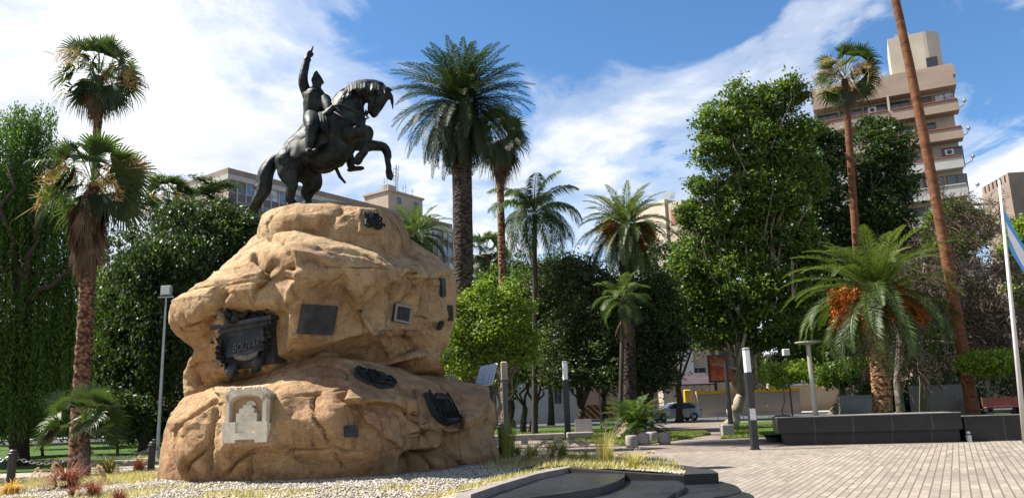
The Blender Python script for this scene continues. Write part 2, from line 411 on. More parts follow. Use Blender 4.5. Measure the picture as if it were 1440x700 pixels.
def shell(zlo, zhi, L, Rr, front, back, e=.8, nth=560, nz=230, feats=(), seed=0, rough=1.0, dome=.18, skirt=0, flats=()):
    Lp = sorted((b_, a_) for a_, b_ in L); Rp = sorted((b_, a_) for a_, b_ in Rr); L = resample(tab(L)); Rr = resample(tab(Rr))
    u = np.linspace(0, 1, nz); z = zlo + (zhi - zlo) * u
    # more angular samples on the camera side
    th0 = np.linspace(-np.pi, np.pi, nth, endpoint=False); th = th0 - .35 * np.sin(th0 + np.pi / 2 + np.pi) * 0
    TH, Z = np.meshgrid(th, z); U = (Z - zlo) / (zhi - zlo)
    xl = np.interp(Z, L[:, 0], L[:, 1]); xr = np.interp(Z, Rr[:, 0], Rr[:, 1]); yf = np.interp(Z, [f[0] for f in front], [f[1] for f in front])
    yb = np.interp(Z, [f[0] for f in back], [f[1] for f in back])
    # close the top
    k = np.sqrt(np.clip(1 - np.clip((U - (1 - dome)) / dome, 0, 1) ** 2, 0, 1)); k = np.maximum(k, .0)
    xc = (xl + xr) / 2; A = (xr - xl) / 2; c, s = np.cos(TH), np.sin(TH)
    B = np.where(s < 0, YC - yf, yb - YC)
    # top closes by pulling towards the axis
    X = xc + A * np.sign(c) * np.abs(c) ** e * k; Y = YC + B * np.sign(s) * np.abs(s) ** e * k
    P = np.stack([X.ravel(), Y.ravel(), Z.ravel()], 1)
    idx = np.arange(nz * nth).reshape(nz, nth)
    a = idx[:-1]; b = np.roll(idx, -1, 1)[:-1]; cc = np.roll(idx, -1, 1)[1:]; d = idx[1:]
    Fc = np.stack([a.ravel(), b.ravel(), cc.ravel(), d.ravel()], 1)
    # outward direction (horizontal, mixed with up near the top)
    N = gridnormals(P, nz, nth)
    # big planar facets
    rs = np.random.RandomState(seed); S = np.stack([rs.uniform(-9.5, 0, 70), rs.uniform(16, 26, 70), rs.uniform(-.5, 8, 70)], 1)
    G = rs.normal(size=(70, 3)) * .05; O = rs.uniform(-.025, .025, 70)
    Pw = P + np.stack([fbm(P, .7, 3, 40 + seed), fbm(P, .7, 3, 50 + seed), fbm(P, .7, 3, 60 + seed)], 1) * .7
    D = np.linalg.norm(Pw[:, None, :] - S[None], axis=2); o = np.argsort(D, 1)[:, :2]
    d1 = np.take_along_axis(D, o[:, :1], 1)[:, 0]; d2 = np.take_along_axis(D, o[:, 1:2], 1)[:, 0]
    pl = lambda i: O[i] + ((P - S[i]) * G[i]).sum(1)
    w = sstep(0, .35, d2 - d1) * .5 + .5; disp = pl(o[:, 0]) * w + pl(o[:, 1]) * (1 - w)
    ff = sstep(.95, .75, U.ravel())
    disp = disp * rough * (.35 + .65 * ff)
    disp += fbm(P, .8, 3, seed) * .12 * rough + fbm(P, 3.0, 4, seed + 9) * .02
    frontm = sstep(.15, -.25, N[:, 1]); px, py = proj_np(P)
    wx = px + 3.0 * fbm(P, 2.2, 3, 77); wy = py + 3.0 * fbm(P, 2.2, 3, 78)
    fd = np.zeros(len(P))
    for f in feats:
        if f[0] == 'G':
            _, x0, y0, sx, sy, rot, amp = f; cr, sr = math.cos(R(rot)), math.sin(R(rot))
            dx = wx - x0; dy = wy - y0; a1 = (dx * cr + dy * sr) / sx; b1 = (-dx * sr + dy * cr) / sy; fd += amp * np.exp(-(a1 * a1 + b1 * b1) ** 1.0)
        elif f[0] == 'R':
            _, x0, sl, sr_ = f; q = px - x0; q = np.sign(q) * (np.sqrt(q * q + 64) - 8); fd -= sl * np.clip(-q, 0, 100) / 100 * sstep(-190, -120, -np.abs(q)) + sr_ * np.clip(q, 0, 160) / 100
        elif f[0] == 'C':
            _, pl_, wd, dep = f; dd, sd, tt = segdist(wx, wy, pl_); tp = np.minimum(1, np.minimum(tt, 1 - tt) * 6 + .15)
            fd -= dep * np.exp(-(dd / wd) ** 2) * tp
        elif f[0] == 'S':   # one side (right of the line's direction) raised by amp, fading away over fall
            _, pl_, wd, amp, fall = f; dd, sd, tt = segdist(wx, wy, pl_); tp = np.minimum(1, np.minimum(tt, 1 - tt) * 5)
            sg = dd * sd; fd += amp * sstep(-wd, wd, sg) * np.exp(-np.clip(sg, 0, None) / fall) * tp
    disp += fd * frontm
    disp += fd * frontm * .3
    P = P + N * disp[:, None]
    # fit the outline: shift each ring's left and right flank until the seen silhouette agrees with the measured one
    for it in range(5):
        qx, qy = proj_np(P); Q = P.reshape(nz, nth, 3); qx = qx.reshape(nz, nth); qy = qy.reshape(nz, nth); dl = np.zeros(nz); dr = np.zeros(nz)
        for j in range(nz):
            i0 = qx[j].argmin(); i1 = qx[j].argmax()
            dl[j] = (np.interp(qy[j, i0], [q[0] for q in Lp], [q[1] for q in Lp]) - qx[j, i0]) * Q[j, i0, 1] / F
            dr[j] = (np.interp(qy[j, i1], [q[0] for q in Rp], [q[1] for q in Rp]) - qx[j, i1]) * Q[j, i1, 1] / F
        fade = sstep(1.0, 1.0 - dome * 1.0, u); ker = np.ones(9) / 9; dl = np.convolve(np.pad(dl, 4, mode='edge'), ker, 'valid') * fade * .8; dr = np.convolve(np.pad(dr, 4, mode='edge'), ker, 'valid') * fade * .8
        x = Q[:, :, 0]; lo = x.min(1, keepdims=True); hi = x.max(1, keepdims=True); w_ = (hi - x) / np.maximum(hi - lo, 1e-3); Q[:, :, 0] = x + dl[:, None] * w_ + dr[:, None] * (1 - w_); P = Q.reshape(-1, 3)
    qx, qy = proj_np(P); front_ = P[:, 1] < YC - .6
    for (fx, fy, rx, ry, *cl_) in flats:      # dressed flats where the tablets are fixed
        k = np.maximum(np.abs(qx - fx) / rx, np.abs(qy - fy) / ry); m = front_ & (k < 1.0)
        if m.sum() < 30: continue
        A_ = np.stack([P[m, 0], P[m, 2], np.ones(m.sum())], 1); co = np.linalg.lstsq(A_, P[m, 1], rcond=None)[0]; co[0] = min(max(co[0], -.22), .5) if cl_ else co[0]; co[1] = min(max(co[1], -.05), .40) if cl_ else co[1]; co[2] = np.mean(P[m, 1] - co[0] * P[m, 0] - co[1] * P[m, 2]) - (.08 if cl_ else .015); mk = sstep(1.45, 1.0, k) * front_
        P[:, 1] = P[:, 1] * (1 - mk) + (P[:, 0] * co[0] + P[:, 2] * co[1] + co[2]) * mk
    N2 = gridnormals(P, nz, nth)
    rid = 1 - np.abs(fbm(P * np.array([1, 1, 1.6]), 2.4, 4, seed + 30)) * 3.2
    P = P + N2 * (fbm(P, 7, 4, seed + 20) * .020 - np.clip(rid, .6, 1) * .035 * sstep(-.1, .25, fbm(P, .9, 2, seed + 31)) + .02)[:, None]
    return P, Fc
def gridnormals(P, nz, nth):
    G = P.reshape(nz, nth, 3); du = np.roll(G, -1, 1) - np.roll(G, 1, 1); dv = np.empty_like(G); dv[1:-1] = G[2:] - G[:-2]; dv[0] = G[1] - G[0]; dv[-1] = G[-1] - G[-2]
    n = np.cross(du, dv).reshape(-1, 3); l = np.linalg.norm(n, axis=1, keepdims=True)
    n = n / np.maximum(l, 1e-9); n[l[:, 0] < 1e-9] = (0, 0, 1)
    # average a little so creases do not explode
    G = n.reshape(nz, nth, 3); G = G + np.roll(G, 1, 1) + np.roll(G, -1, 1); G[1:-1] = (G[1:-1] + G[2:] + G[:-2]); n = G.reshape(-1, 3)
    return n / np.maximum(np.linalg.norm(n, axis=1, keepdims=True), 1e-9)

lower = shell(-.35, 3.75,
    [(222, 690), (223, 672), (226, 640), (234, 600), (243, 578), (256, 560), (300, 545), (340, 528), (380, 512), (440, 500)],
    [(708, 672), (705, 655), (700, 632), (694, 612), (697, 590), (695, 570), (684, 552), (650, 541), (620, 530), (560, 517), (500, 505)],
    [(-.4, 17.05), (.2, 17.15), (.9, 16.88), (1.5, 16.85), (2.05, 17.15), (2.5, 17.75), (3.0, 18.6), (3.4, 19.4), (3.8, 20)],
    [(-.4, 25.3), (1.2, 25), (2.4, 24), (3.4, 22)], flats=[(352, 588, 31, 34, 1), (525, 536, 26, 24), (618, 577, 26, 22), (493, 606, 11, 9)], e=.95, seed=3, dome=.12, rough=.85, feats=[
    ('R', 455, .14, .40),
    ('C', [(283, 562), (276, 600), (271, 640), (274, 676)], 3.4, .20),
    ('C', [(229, 606), (255, 580), (284, 558), (330, 540)], 3.0, .16),
    ('C', [(271, 622), (255, 645), (238, 672)], 3.0, .17),
    ('C', [(290, 674), (308, 655), (332, 640), (350, 632)], 3.0, .16),
    ('C', [(329, 640), (327, 658), (331, 676)], 2.4, .10),
    ('C', [(396, 556), (420, 553), (424, 574), (432, 592), (444, 606), (452, 628)], 2.6, .12),
    ('C', [(378, 650), (390, 638), (420, 632), (452, 628), (490, 636)], 2.2, .07),
    ('C', [(400, 512), (430, 508), (460, 520), (470, 540)], 3.0, .10), ('C', [(440, 552), (470, 545), (500, 560)], 3, .1),
    ('G', 455, 580, 30, 34, 0, .10), ('G', 360, 560, 40, 25, -20, .14),
    ('G', 420, 658, 40, 18, 0, -.10), ('G', 330, 600, 45, 40, 0, .12), ('G', 245, 640, 18, 30, 0, .12),
    ('C', [(553, 540), (568, 562), (583, 584), (604, 604), (634, 630)], 2.6, .13),
    ('C', [(470, 662), (462, 645), (455, 632)], 2.2, .08), ('G', 480, 620, 60, 40, 0, .12),
    ('S', [(556, 668), (572, 648), (600, 641), (632, 634), (656, 626), (664, 607), (690, 601)], 3.5, -.55, 38),
    ('C', [(632, 634), (640, 650), (650, 668)], 3, .16), ('C', [(600, 640), (612, 620), (640, 600), (662, 604)], 3, .10),
    ('C', [(629, 528), (655, 545), (690, 556)], 3, .10), ('G', 650, 585, 26, 22, 20, .22), ('G', 600, 575, 30, 30, 0, -.12),
    ('G', 585, 660, 26, 14, 0, -.35), ('G', 520, 640, 50, 26, 0, .14),
    ('C', [(560, 575), (590, 570), (575, 585)], 2, .06), ('G', 670, 645, 20, 25, 0, .25),
    ])
zt = at(480, 316, 20.0).z
upper = shell(at(300, 560, YC).z - .25, at(440, 312, 20.5).z,
    [(264, 580), (263, 565), (260, 556), (259, 540), (259, 526), (265, 508), (273, 495), (270, 487), (258, 477), (245, 467), (237, 453), (238, 440), (243, 428), (262, 412), (286, 402), (302, 390), (320, 372), (343, 350), (358, 330), (372, 318), (400, 305)],
    [(540, 540), (600, 532), (614, 522), (616, 503), (628, 483), (637, 460), (641, 430), (641, 400), (636, 380), (617, 363), (592, 347), (572, 335), (540, 322), (500, 312), (470, 306)],
    [(2.0, 20), (2.6, 19.6), (2.95, 19.0), (3.25, 18.25), (3.8, 17.85), (4.4, 17.62), (4.9, 17.48), (5.25, 17.66), (5.6, 18.2), (6.0, 19.0), (6.3, 19.8), (6.7, 20.5)],
    [(2, 23.5), (3.5, 24.6), (5, 24.2), (6.3, 23)], flats=[(357, 482, 36, 40, 1), (446, 449, 29, 23), (563, 441, 17, 14), (621, 404, 5, 14), (632, 440, 5, 12), (618, 456, 5, 8)], e=.95, seed=8, dome=.12, rough=.8, feats=[
    ('R', 416, .16, .34), ('G', 420, 430, 60, 90, 0, .25),
    ('C', [(339, 389), (356, 382), (371, 378), (399, 379), (419, 375), (460, 376), (515, 375), (584, 375), (613, 372)], 2.4, .17),
    ('C', [(284, 443), (320, 442), (341, 440)], 2.2, .12), ('C', [(398, 438), (426, 437), (440, 437)], 2.0, .09),
    ('S', [(362, 345), (341, 363), (337, 390), (340, 425)][::-1], 2.5, -.26, 30),
    ('S', [(395, 350), (399, 380), (397, 407), (394, 432), (398, 480)][::-1], 2.8, .26, 26),
    ('G', 372, 410, 22, 40, 0, -.10), ('G', 450, 410, 26, 36, 0, -.16), ('G', 355, 364, 9, 4, -20, -.15), ('C', [(346, 372), (356, 362), (372, 366)], 2, .13),
    ('C', [(372, 330), (400, 345), (396, 352)], 3, .10),
    ('S', [(468, 376), (482, 405), (502, 440), (530, 414), (556, 402), (580, 400)], 4, -.30, 50),
    ('G', 505, 395, 30, 26, 0, .22), ('G', 512, 352, 60, 14, 0, .12),
    ('G', 590, 364, 22, 13, 25, .22), ('C', [(571, 352), (580, 372), (596, 384), (602, 396)], 3, .20), ('G', 612, 384, 14, 16, 0, .22),
    ('C', [(584, 375), (592, 392), (604, 408)], 2, .10),
    ('G', 603, 430, 14, 16, 0, -.14), ('C', [(575, 478), (592, 456), (606, 448)], 3, .12), ('C', [(607, 462), (622, 450), (634, 455)], 2, .08),
    ('C', [(440, 495), (500, 497), (560, 500), (617, 503)], 2.2, .16), ('G', 530, 480, 60, 12, 0, .18),
    ('C', [(292, 408), (293, 431), (284, 462), (272, 497)], 7, .17), ('C', [(240, 459), (260, 462), (284, 450)], 2, .12), ('G', 262, 440, 16, 22, 20, .08),
    ('C', [(262, 520), (300, 515), (330, 520)], 2, .06), ('C', [(276, 545), (270, 530), (264, 518)], 2.2, .12), ('G', 300, 530, 26, 16, 0, .12),
    ('C', [(345, 350), (380, 338), (420, 345), (470, 352), (520, 348)], 3, .08), ('C', [(430, 360), (470, 348), (540, 352)], 2.4, .07),
    ('G', 310, 470, 26, 50, 0, .10), ('G', 455, 475, 40, 22, 0, .1)])
cap = shell(at(480, 372, 20.0).z, at(480, 285.5, YC).z,
    [(364, 352), (362, 335), (363, 322), (369, 306), (380, 298), (400, 294), (440, 288)],
    [(578, 362), (577, 345), (574, 330), (566, 314), (552, 301), (530, 292), (505, 288), (480, 286)],
    [(5.0, 18.95), (6.0, 18.9), (6.5, 18.95), (6.85, 19.25), (7.2, 20)], [(5, 23.3), (6.5, 23.2), (7.2, 22.6)], flats=[(521, 311, 13, 14)], e=.9, seed=21, dome=.34, rough=.45, nz=150, feats=[
    ('C', [(456, 338), (450, 320), (470, 300), (482, 288)], 6, .10), ('C', [(372, 332), (368, 318), (378, 304)], 2, .08), ('C', [(545, 322), (549, 345)], 1.3, .05),
    ('G', 430, 330, 22, 10, 0, -.15), ('G', 400, 315, 30, 14, 0, .05)])
def rockmat():
    t = NT('sandstone'); P = t.pos()
    a = t.noise(P, .55, 7, .6, .6); b = t.noise(P, 3.2, 8, .65); c = t.noise(P, 26, 6, .7); d = t.noise(t.mapping(P, (1, 1, .22)), 1.1, 6, .6, .4)
    col = t.ramp(a, [(.30, (.26, .158, .088)), (.46, (.385, .262, .142)), (.60, (.455, .328, .180)), (.74, (.34, .252, .168))])
    col = t.mix(col, t.ramp(b, [(.32, (.66, .60, .56)), (.50, (1, 1, 1)), (.72, (1.16, 1.12, 1.06))]), 1.0, 'MULTIPLY')
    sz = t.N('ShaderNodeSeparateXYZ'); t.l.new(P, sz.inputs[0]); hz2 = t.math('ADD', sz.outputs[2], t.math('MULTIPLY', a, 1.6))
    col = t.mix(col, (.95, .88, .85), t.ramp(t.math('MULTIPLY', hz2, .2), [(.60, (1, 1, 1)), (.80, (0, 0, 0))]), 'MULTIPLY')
    col = t.mix(col, (.36, .17, .075), t.ramp(d, [(.54, (0, 0, 0)), (.74, (.6, .6, .6))]))
    col = t.mix(col, (.13, .095, .07), t.ramp(t.noise(t.mapping(P, (1, 1, .5), (0, 0, 0), (4, 4, 4)), 1.7, 8, .72, .8), [(.54, (0, 0, 0)), (.68, (.65, .65, .65))]))
    col = t.mix(col, t.ramp(c, [(.30, (.62, .60, .58)), (.5, (1, 1, 1)), (.75, (1.12, 1.1, 1.08))]), 1.0, 'MULTIPLY')
    st = t.noise(t.mapping(P, (1, 1, .13)), 3.4, 6, .65, .3); col = t.mix(col, (.58, .50, .44), t.ramp(st, [(.55, (0, 0, 0)), (.66, (.75, .75, .75))]), 'MULTIPLY')
    sp = t.noise(P, 60, 3, .8); col = t.mix(col, t.ramp(sp, [(.3, (.72, .70, .68)), (.5, (1, 1, 1)), (.72, (1.2, 1.2, 1.2))]), 1.0, 'MULTIPLY')
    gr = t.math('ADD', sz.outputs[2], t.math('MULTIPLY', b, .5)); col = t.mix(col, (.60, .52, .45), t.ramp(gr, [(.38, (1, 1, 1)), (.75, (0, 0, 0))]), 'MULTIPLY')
    t.set(col, .88, 0, .25)
    h = t.math('ADD', t.math('MULTIPLY', b, .7), t.math('MULTIPLY', c, .30)); h = t.math('ADD', h, t.math('MULTIPLY', t.noise(P, 9, 6, .75, .3), .45))
    pit = t.N('ShaderNodeTexVoronoi', i_Scale=15.0); t.l.new(t.mapping(P, (1, 1, 1.6)), pit.inputs['Vector']); h = t.math('SUBTRACT', h, t.ramp(pit.outputs['Distance'], [(.0, (.35, .35, .35)), (.28, (0, 0, 0))]))
    t.bump(h, .9, .10); return t.m
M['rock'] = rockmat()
rock = empty('rock_monument', (-4.7, 21, 0), 0, 'massive sandy boulder pedestal covered with bronze tablets, under the horse statue', 'monument')
V = np.concatenate([lower[0], upper[0], cap[0]]); o1 = len(lower[0]); o2 = o1 + len(upper[0])
Fr = np.concatenate([lower[1], upper[1] + o1, cap[1] + o2])
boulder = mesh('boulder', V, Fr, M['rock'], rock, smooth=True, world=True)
from mathutils.bvhtree import BVHTree
bvh = BVHTree.FromPolygons([tuple(v) for v in V], [tuple(int(i) for i in f) for f in Fr[::1]])
def onrock(px, py):
    h = bvh.ray_cast(EYE, ray(px, py)); return h[0], h[1]
# ------------------------------------------------------------------ the cascade pool
def granite(name, c, rough, bump=.0, var=.3):
    t = NT(name); n = t.noise(t.pos(), 60, 3, .7); b = t.noise(t.pos(), 1.5, 5, .65)
    col = t.ramp(n, [(.35, tuple(x * .6 for x in c)), (.62, tuple(x * 1.5 for x in c))]); col = t.mix(col, t.ramp(b, [(.3, (.75, .75, .75)), (.7, (1.25, 1.25, 1.25))]), 1.0, 'MULTIPLY')
    t.set(col, t.math('ADD', t.math('MULTIPLY', b, .3), rough - .15)); return t
M['granite_wet'] = granite('black_granite', (.020, .021, .023), .30).m
M['granite_rough'] = granite('dark_granite', (.030, .030, .032), .55).m
M['kerbstone'] = granite('grey_kerbstone', (.19, .165, .145), .75).m
M['kerbdark'] = granite('dark_kerbstone', (.014, .0135, .0135), .7).m
pool = empty('cascade_pool', gnd(820, 690), 0, 'low pool of overlapping rounded black stone slabs in front of the rock', 'pool')
def band(top_in, top_out, z0, z1):
    """kerb band between two outlines (world xy lists of the same length)"""
    n = len(top_in); v = []; f = []
    for lv in (0, 1):
        zs = [z0] * n if lv == 0 else (z1 if isinstance(z1, list) else [z1] * n)
        v += [(p[0], p[1], z) for p, z in zip(top_in, zs)] + [(p[0], p[1], z) for p, z in zip(top_out, zs)]
    for i in range(n - 1):
        f.append((2 * n + i, 2 * n + i + 1, 3 * n + i + 1, 3 * n + i)); f.append((i, i + 1, 2 * n + i + 1, 2 * n + i)); f.append((n + i + 1, n + i, 3 * n + i, 3 * n + i + 1))
    f += [(0, 2 * n, 3 * n, n), (n - 1, 2 * n - 1, 4 * n - 1, 3 * n - 1)]
    return v, f
def offs(pl, d):
    out = []
    for i, p in enumerate(pl):
        a = pl[max(i - 1, 0)]; b = pl[min(i + 1, len(pl) - 1)]; dx, dy = b[0] - a[0], b[1] - a[1]; l = math.hypot(dx, dy) or 1
        out.append((p[0] - dy / l * d, p[1] + dx / l * d))
    return out
def fine(pl, k=6):
    out = []
    for i in range(len(pl) - 1):
        for j in range(k):
            t = j / k; out.append((pl[i][0] * (1 - t) + pl[i + 1][0] * t, pl[i][1] * (1 - t) + pl[i + 1][1] * t))
    return out + [tuple(pl[-1][:2])]
# kerb: pale part on the left, dark curved part behind
k1 = K1
v, f = band(k1, offs(k1, -.22), -.02, [p[2] for p in k1]); o = mesh('kerb', v, f, M['kerbstone'], pool, world=True); o.data.flip_normals()
k2 = K2
v, f = band(k2, offs(k2, -.22), -.02, [p[2] - .004 for p in k2]); mesh('kerb', v, f, M['kerbdark'], pool, world=True).data.flip_normals()
# outer dark curved wall ending in a block
k3 = [gnd(a, b,   .22)[:2] for a, b in [(716, 640), (780, 646), (850, 648.5), (910, 650), (945, 654), (972, 658)]]
v, f = band(k3, offs(k3, .24), -.02, .22); mesh('retaining_wall', v, f, M['kerbdark'], pool, world=True)
m = MB(); m.prism([tuple(gnd(a, b, .24)[:2]) for a, b in [(962, 666.5), (966, 656.5), (1002, 660), (1010, 664.5)]], -.02, .24); m.build('end_block', M['kerbdark'], pool, world=True)
bedp = list(k3) + [tuple(p[:2]) for p in k2[::-1]]
sheet('planting_bed', bedp, M['gravel'], .16)
# stepped slabs, each lower than the one behind it
def slab(pl, z, th, nm='slab'):
    ps = [gnd(a, b, z)[:2] for a, b in pl]; m = MB(); m.prism([tuple(p) for p in ps], z - th, z); return m.build(nm, M['granite_wet'], pool, world=True)
def arc(cx, cy, rx, ry, a0, a1, n=22): return [(cx + rx * math.cos(R(a0 + (a1 - a0) * i / (n - 1))), cy - ry * math.sin(R(a0 + (a1 - a0) * i / (n - 1)))) for i in range(n)]
slab([(660, 700), (672, 740), (700, 720), (745, 699), (800, 692), (845, 684), (868, 676), (878, 670), (882, 655), (800, 650), (742, 655), (690, 676)], .26, .30, 'slab')
slab([(700, 735), (760, 706), (802, 696), (850, 687), (872, 676), (878, 668), (882, 655), (945, 659)] + arc(905, 683, 58, 13, 45, -40) + [(930, 704), (900, 740), (800, 800)], .13, .25)
slab([(880, 790), (915, 705), (948, 690), (958, 680), (955, 658), (975, 662)] + arc(968, 687, 72, 13, 80, -60) + [(990, 712), (960, 760)], .05, .2)
slab([(900, 900), (960, 715), (1000, 700)] + arc(980, 698, 80, 12, 60, -30) + [(1040, 715), (1000, 860)], .02, .1)
M['water'] = NT('water').set((.01, .013, .015), .04, 0, .6).m
# ------------------------------------------------------------------ statue helpers
def SP(px, py, dy=0): return at(px, py, YC + dy)
PXM = (SP(481, 200) - SP(480, 200)).length      # metres per pixel at the statue
def Z5(zx, zy, dy=0): return SP(340 + zx / 2.692, 50 + zy / 2.692, dy)
def body(name, prims, m, parent, vox=.035, smooth=3, disp=0):
    """prims: ('b', centre, (rx,ry,rz), rot) ellipsoids and ('t', [points], [radii]) tapered limbs, fused to one continuous surface"""
    B = MB()
    for p in prims:
        if p[0] == 't':
            pts = [Vector(q) for q in p[1]]; rad = p[2]
            # catmull-rom smoothing of the limb
            P2 = []; R2 = []; n = len(pts)
            for i in range(n - 1):
                a = pts[max(i - 1, 0)]; b = pts[i]; c = pts[i + 1]; d = pts[min(i + 2, n - 1)]
                for j in range(4):
                    t = j / 4; P2.append(.5 * ((2 * b) + (c - a) * t + (2 * a - 5 * b + 4 * c - d) * t * t + (3 * b - a - 3 * c + d) * t ** 3)); R2.append(rad[i] * (1 - t) + rad[i + 1] * t)
            P2.append(pts[-1]); R2.append(rad[-1])
            B.tube(P2, R2, 12); B.ball(P2[0], R2[0], 12, 8); B.ball(P2[-1], R2[-1], 12, 8)
        elif p[0] == 'b':
            Mx = Matrix.Translation(p[1]) @ (Euler(p[3]).to_matrix().to_4x4() if len(p) > 3 else Matrix()); keep = B.M; B.M = Mx; B.ball((0, 0, 0), p[2], 16, 10); B.M = keep
        elif p[0] == 'x':   # sheet: grid of points with thickness
            B.add(p[1], p[2])
    o = B.build(name, m, None)
    bpy.context.view_layer.update()
    md = o.modifiers.new('r', 'REMESH'); md.mode = 'VOXEL'; md.voxel_size = vox; md.use_smooth_shade = True
    ms = o.modifiers.new('s', 'SMOOTH'); ms.factor = .5; ms.iterations = smooth
    dg = bpy.context.evaluated_depsgraph_get(); me = bpy.data.meshes.new_from_object(o.evaluated_get(dg)); old = o.data; o.modifiers.clear(); o.data = me; bpy.data.meshes.remove(old)
    me.name = name
    n = len(me.vertices); V = np.empty(n * 3); me.vertices.foreach_get('co', V); V = V.reshape(-1, 3)
    if disp:
        N = np.empty(n * 3); me.vertices.foreach_get('normal', N); V = V + N.reshape(-1, 3) * (fbm(V, 3.5, 3, 5) * disp)[:, None]
    if parent is not None:
        mi = np.array(wmat(parent).inverted()); V = V @ mi[:3, :3].T + mi[:3, 3]; o.parent = parent
    me.vertices.foreach_set('co', V.ravel()); me.update()
    me.polygons.foreach_set('use_smooth', np.ones(len(me.polygons), dtype=bool))
    if not me.materials: me.materials.append(m)
    return o
def bronze(name, c=(.005, .006, .006), hi=(.045, .060, .050), rough=.52):
    t = NT(name); P = t.pos(); a = t.noise(P, 2.2, 7, .65, .5); b = t.noise(t.mapping(P, (1, 1, .25)), 6, 6, .7)
    col = t.ramp(a, [(.44, c), (.62, tuple((x + y) / 2 for x, y in zip(c, hi))), (.78, hi)]); col = t.mix(col, t.ramp(b, [(.35, (.7, .7, .7)), (.7, (1.3, 1.35, 1.3))]), 1.0, 'MULTIPLY')  # lighter blotches: greenish patina, plus statue highlights painted into the colour
    t.set(col, t.math('ADD', t.math('MULTIPLY', a, .35), rough - .15), .2, .25); t.bump(t.math('ADD', b, t.math('MULTIPLY', t.noise(P, 30, 4, .6), .3)), .35, .03); return t.m
M['bronze'] = bronze('dark_bronze'); M['bronze_coat'] = bronze('dark_bronze_coat', (.008, .009, .0085), (.045, .052, .044), .62)
M['tablet'] = bronze('tablet_bronze', (.030, .033, .036), (.075, .08, .085), .55)
p_ = PXM
def rr(*l): return [x * p_ for x in l]
statue = empty('equestrian_statue', at(425, 292, YC), 0, 'dark bronze horse rearing on the boulder with a uniformed rider pointing up', 'statue')
near, far = -.42, .42
horse = [
    # trunk: croup, loin, barrel, chest
    ('t', [Z5(190, 468, 0), Z5(215, 450, 0), Z5(270, 415), Z5(330, 370), Z5(385, 330), Z5(405, 318)], rr(19, 25, 29, 31, 28.5, 24)),
    ('b', Z5(185, 480, near * .55), rr(20, 17, 25), (0, 0, 0)), ('b', Z5(205, 490, far * .55), rr(21, 17, 26), (0, 0, 0)),
    ('b', Z5(400, 350, near * .5), rr(24, 16, 20), (0, R(-30), 0)), ('b', Z5(410, 350, far * .5), rr(23, 16, 20), (0, R(-30), 0)),
    ('t', [Z5(300, 462), Z5(345, 440), Z5(400, 400)], rr(23, 24, 17)),
    # neck and head
    ('t', [Z5(385, 320), Z5(395, 280), Z5(412, 245), Z5(435, 218), Z5(470, 200), Z5(505, 198)], rr(28, 25, 20, 15.5, 13, 11)),
    ('t', [Z5(432, 305), Z5(430, 270), Z5(440, 240)], rr(14, 13, 12)),
    ('t', [Z5(515, 206), Z5(522, 228), Z5(516, 256), Z5(506, 284), Z5(500, 298)], rr(12.5, 13.2, 9.8, 6.8, 5.6)),
    ('b', Z5(497, 232, 0), rr(11, 8.5, 13), (0, R(10), 0)), ('t', [Z5(498, 245), Z5(488, 275), Z5(484, 290)], rr(7.5, 4.8, 3.6)),
    ('b', Z5(542, 216, near * .5), rr(3.4, 3, 3.6)), ('b', Z5(506, 293, -.08), rr(5.5, 4.5, 5)),
    ('t', [Z5(530, 200, -.12), Z5(552, 205, -.16), Z5(576, 210, -.2)], rr(5, 3.6, .8)), ('t', [Z5(548, 207, .1), Z5(566, 232, .14), Z5(573, 284, .16)], rr(3.2, 3.4, .9)),
    ('t', [Z5(556, 205, 0), Z5(560, 230, 0), Z5(555, 240)], rr(3.5, 3, 2)),
    # hind legs
    ('t', [Z5(180, 480, near * .7), Z5(178, 520, near * .9), Z5(190, 560, near), Z5(186, 592, near), Z5(183, 620, near * .95), Z5(196, 640, near * .95), Z5(207, 647, near * .9)], rr(20, 15, 9, 6.4, 5.6, 5.2, 4.8)),
    ('t', [Z5(222, 480, far * .7), Z5(258, 530, far * .9), Z5(272, 560, far), Z5(252, 600, far), Z5(248, 625, far), Z5(252, 642, far)], rr(22, 17.5, 12, 7.8, 6, 5.6)),
    ('t', [Z5(262, 545, far), Z5(240, 590, far), Z5(243, 620, far), Z5(241, 640, far)], rr(9, 6, 4.8, 4.6)),
    ('t', [Z5(199, 640, near * .95), Z5(213, 646, near * .95)], rr(5.8, 4.6)), ('t', [Z5(245, 640, far), Z5(263, 643, far)], rr(6.4, 5.2)),
    # fore leg folded (near): forearm forward, cannon back under
    ('t', [Z5(410, 372, near * .8), Z5(440, 366, near * 1.1), Z5(472, 360, near * 1.3), Z5(480, 374, near * 1.3), Z5(472, 410, near * 1.25), Z5(464, 440, near * 1.2), Z5(446, 458, near * 1.15), Z5(438, 474, near * 1.1)], rr(15, 11, 7.4, 7.2, 5.2, 4.8, 6.0, 7.2)),
    # fore leg reaching (far)
    ('t', [Z5(430, 395, far * .8), Z5(465, 415, far), Z5(505, 417, far * 1.1), Z5(535, 422, far * 1.1), Z5(548, 440, far * 1.1), Z5(551, 470, far * 1.1), Z5(556, 494, far * 1.1), Z5(556, 508, far * 1.1), Z5(561, 530, far * 1.1)], rr(16, 10.5, 8, 6.8, 6.6, 4.7, 5.2, 4.9, 6.4)),
    ('t', [Z5(556, 514, far * 1.1), Z5(560, 534, far * 1.1), Z5(566, 546, far * 1.1)], rr(5.4, 6, 2.6)),
]
body('horse', horse, M['bronze'], statue, .032, 3, .03)
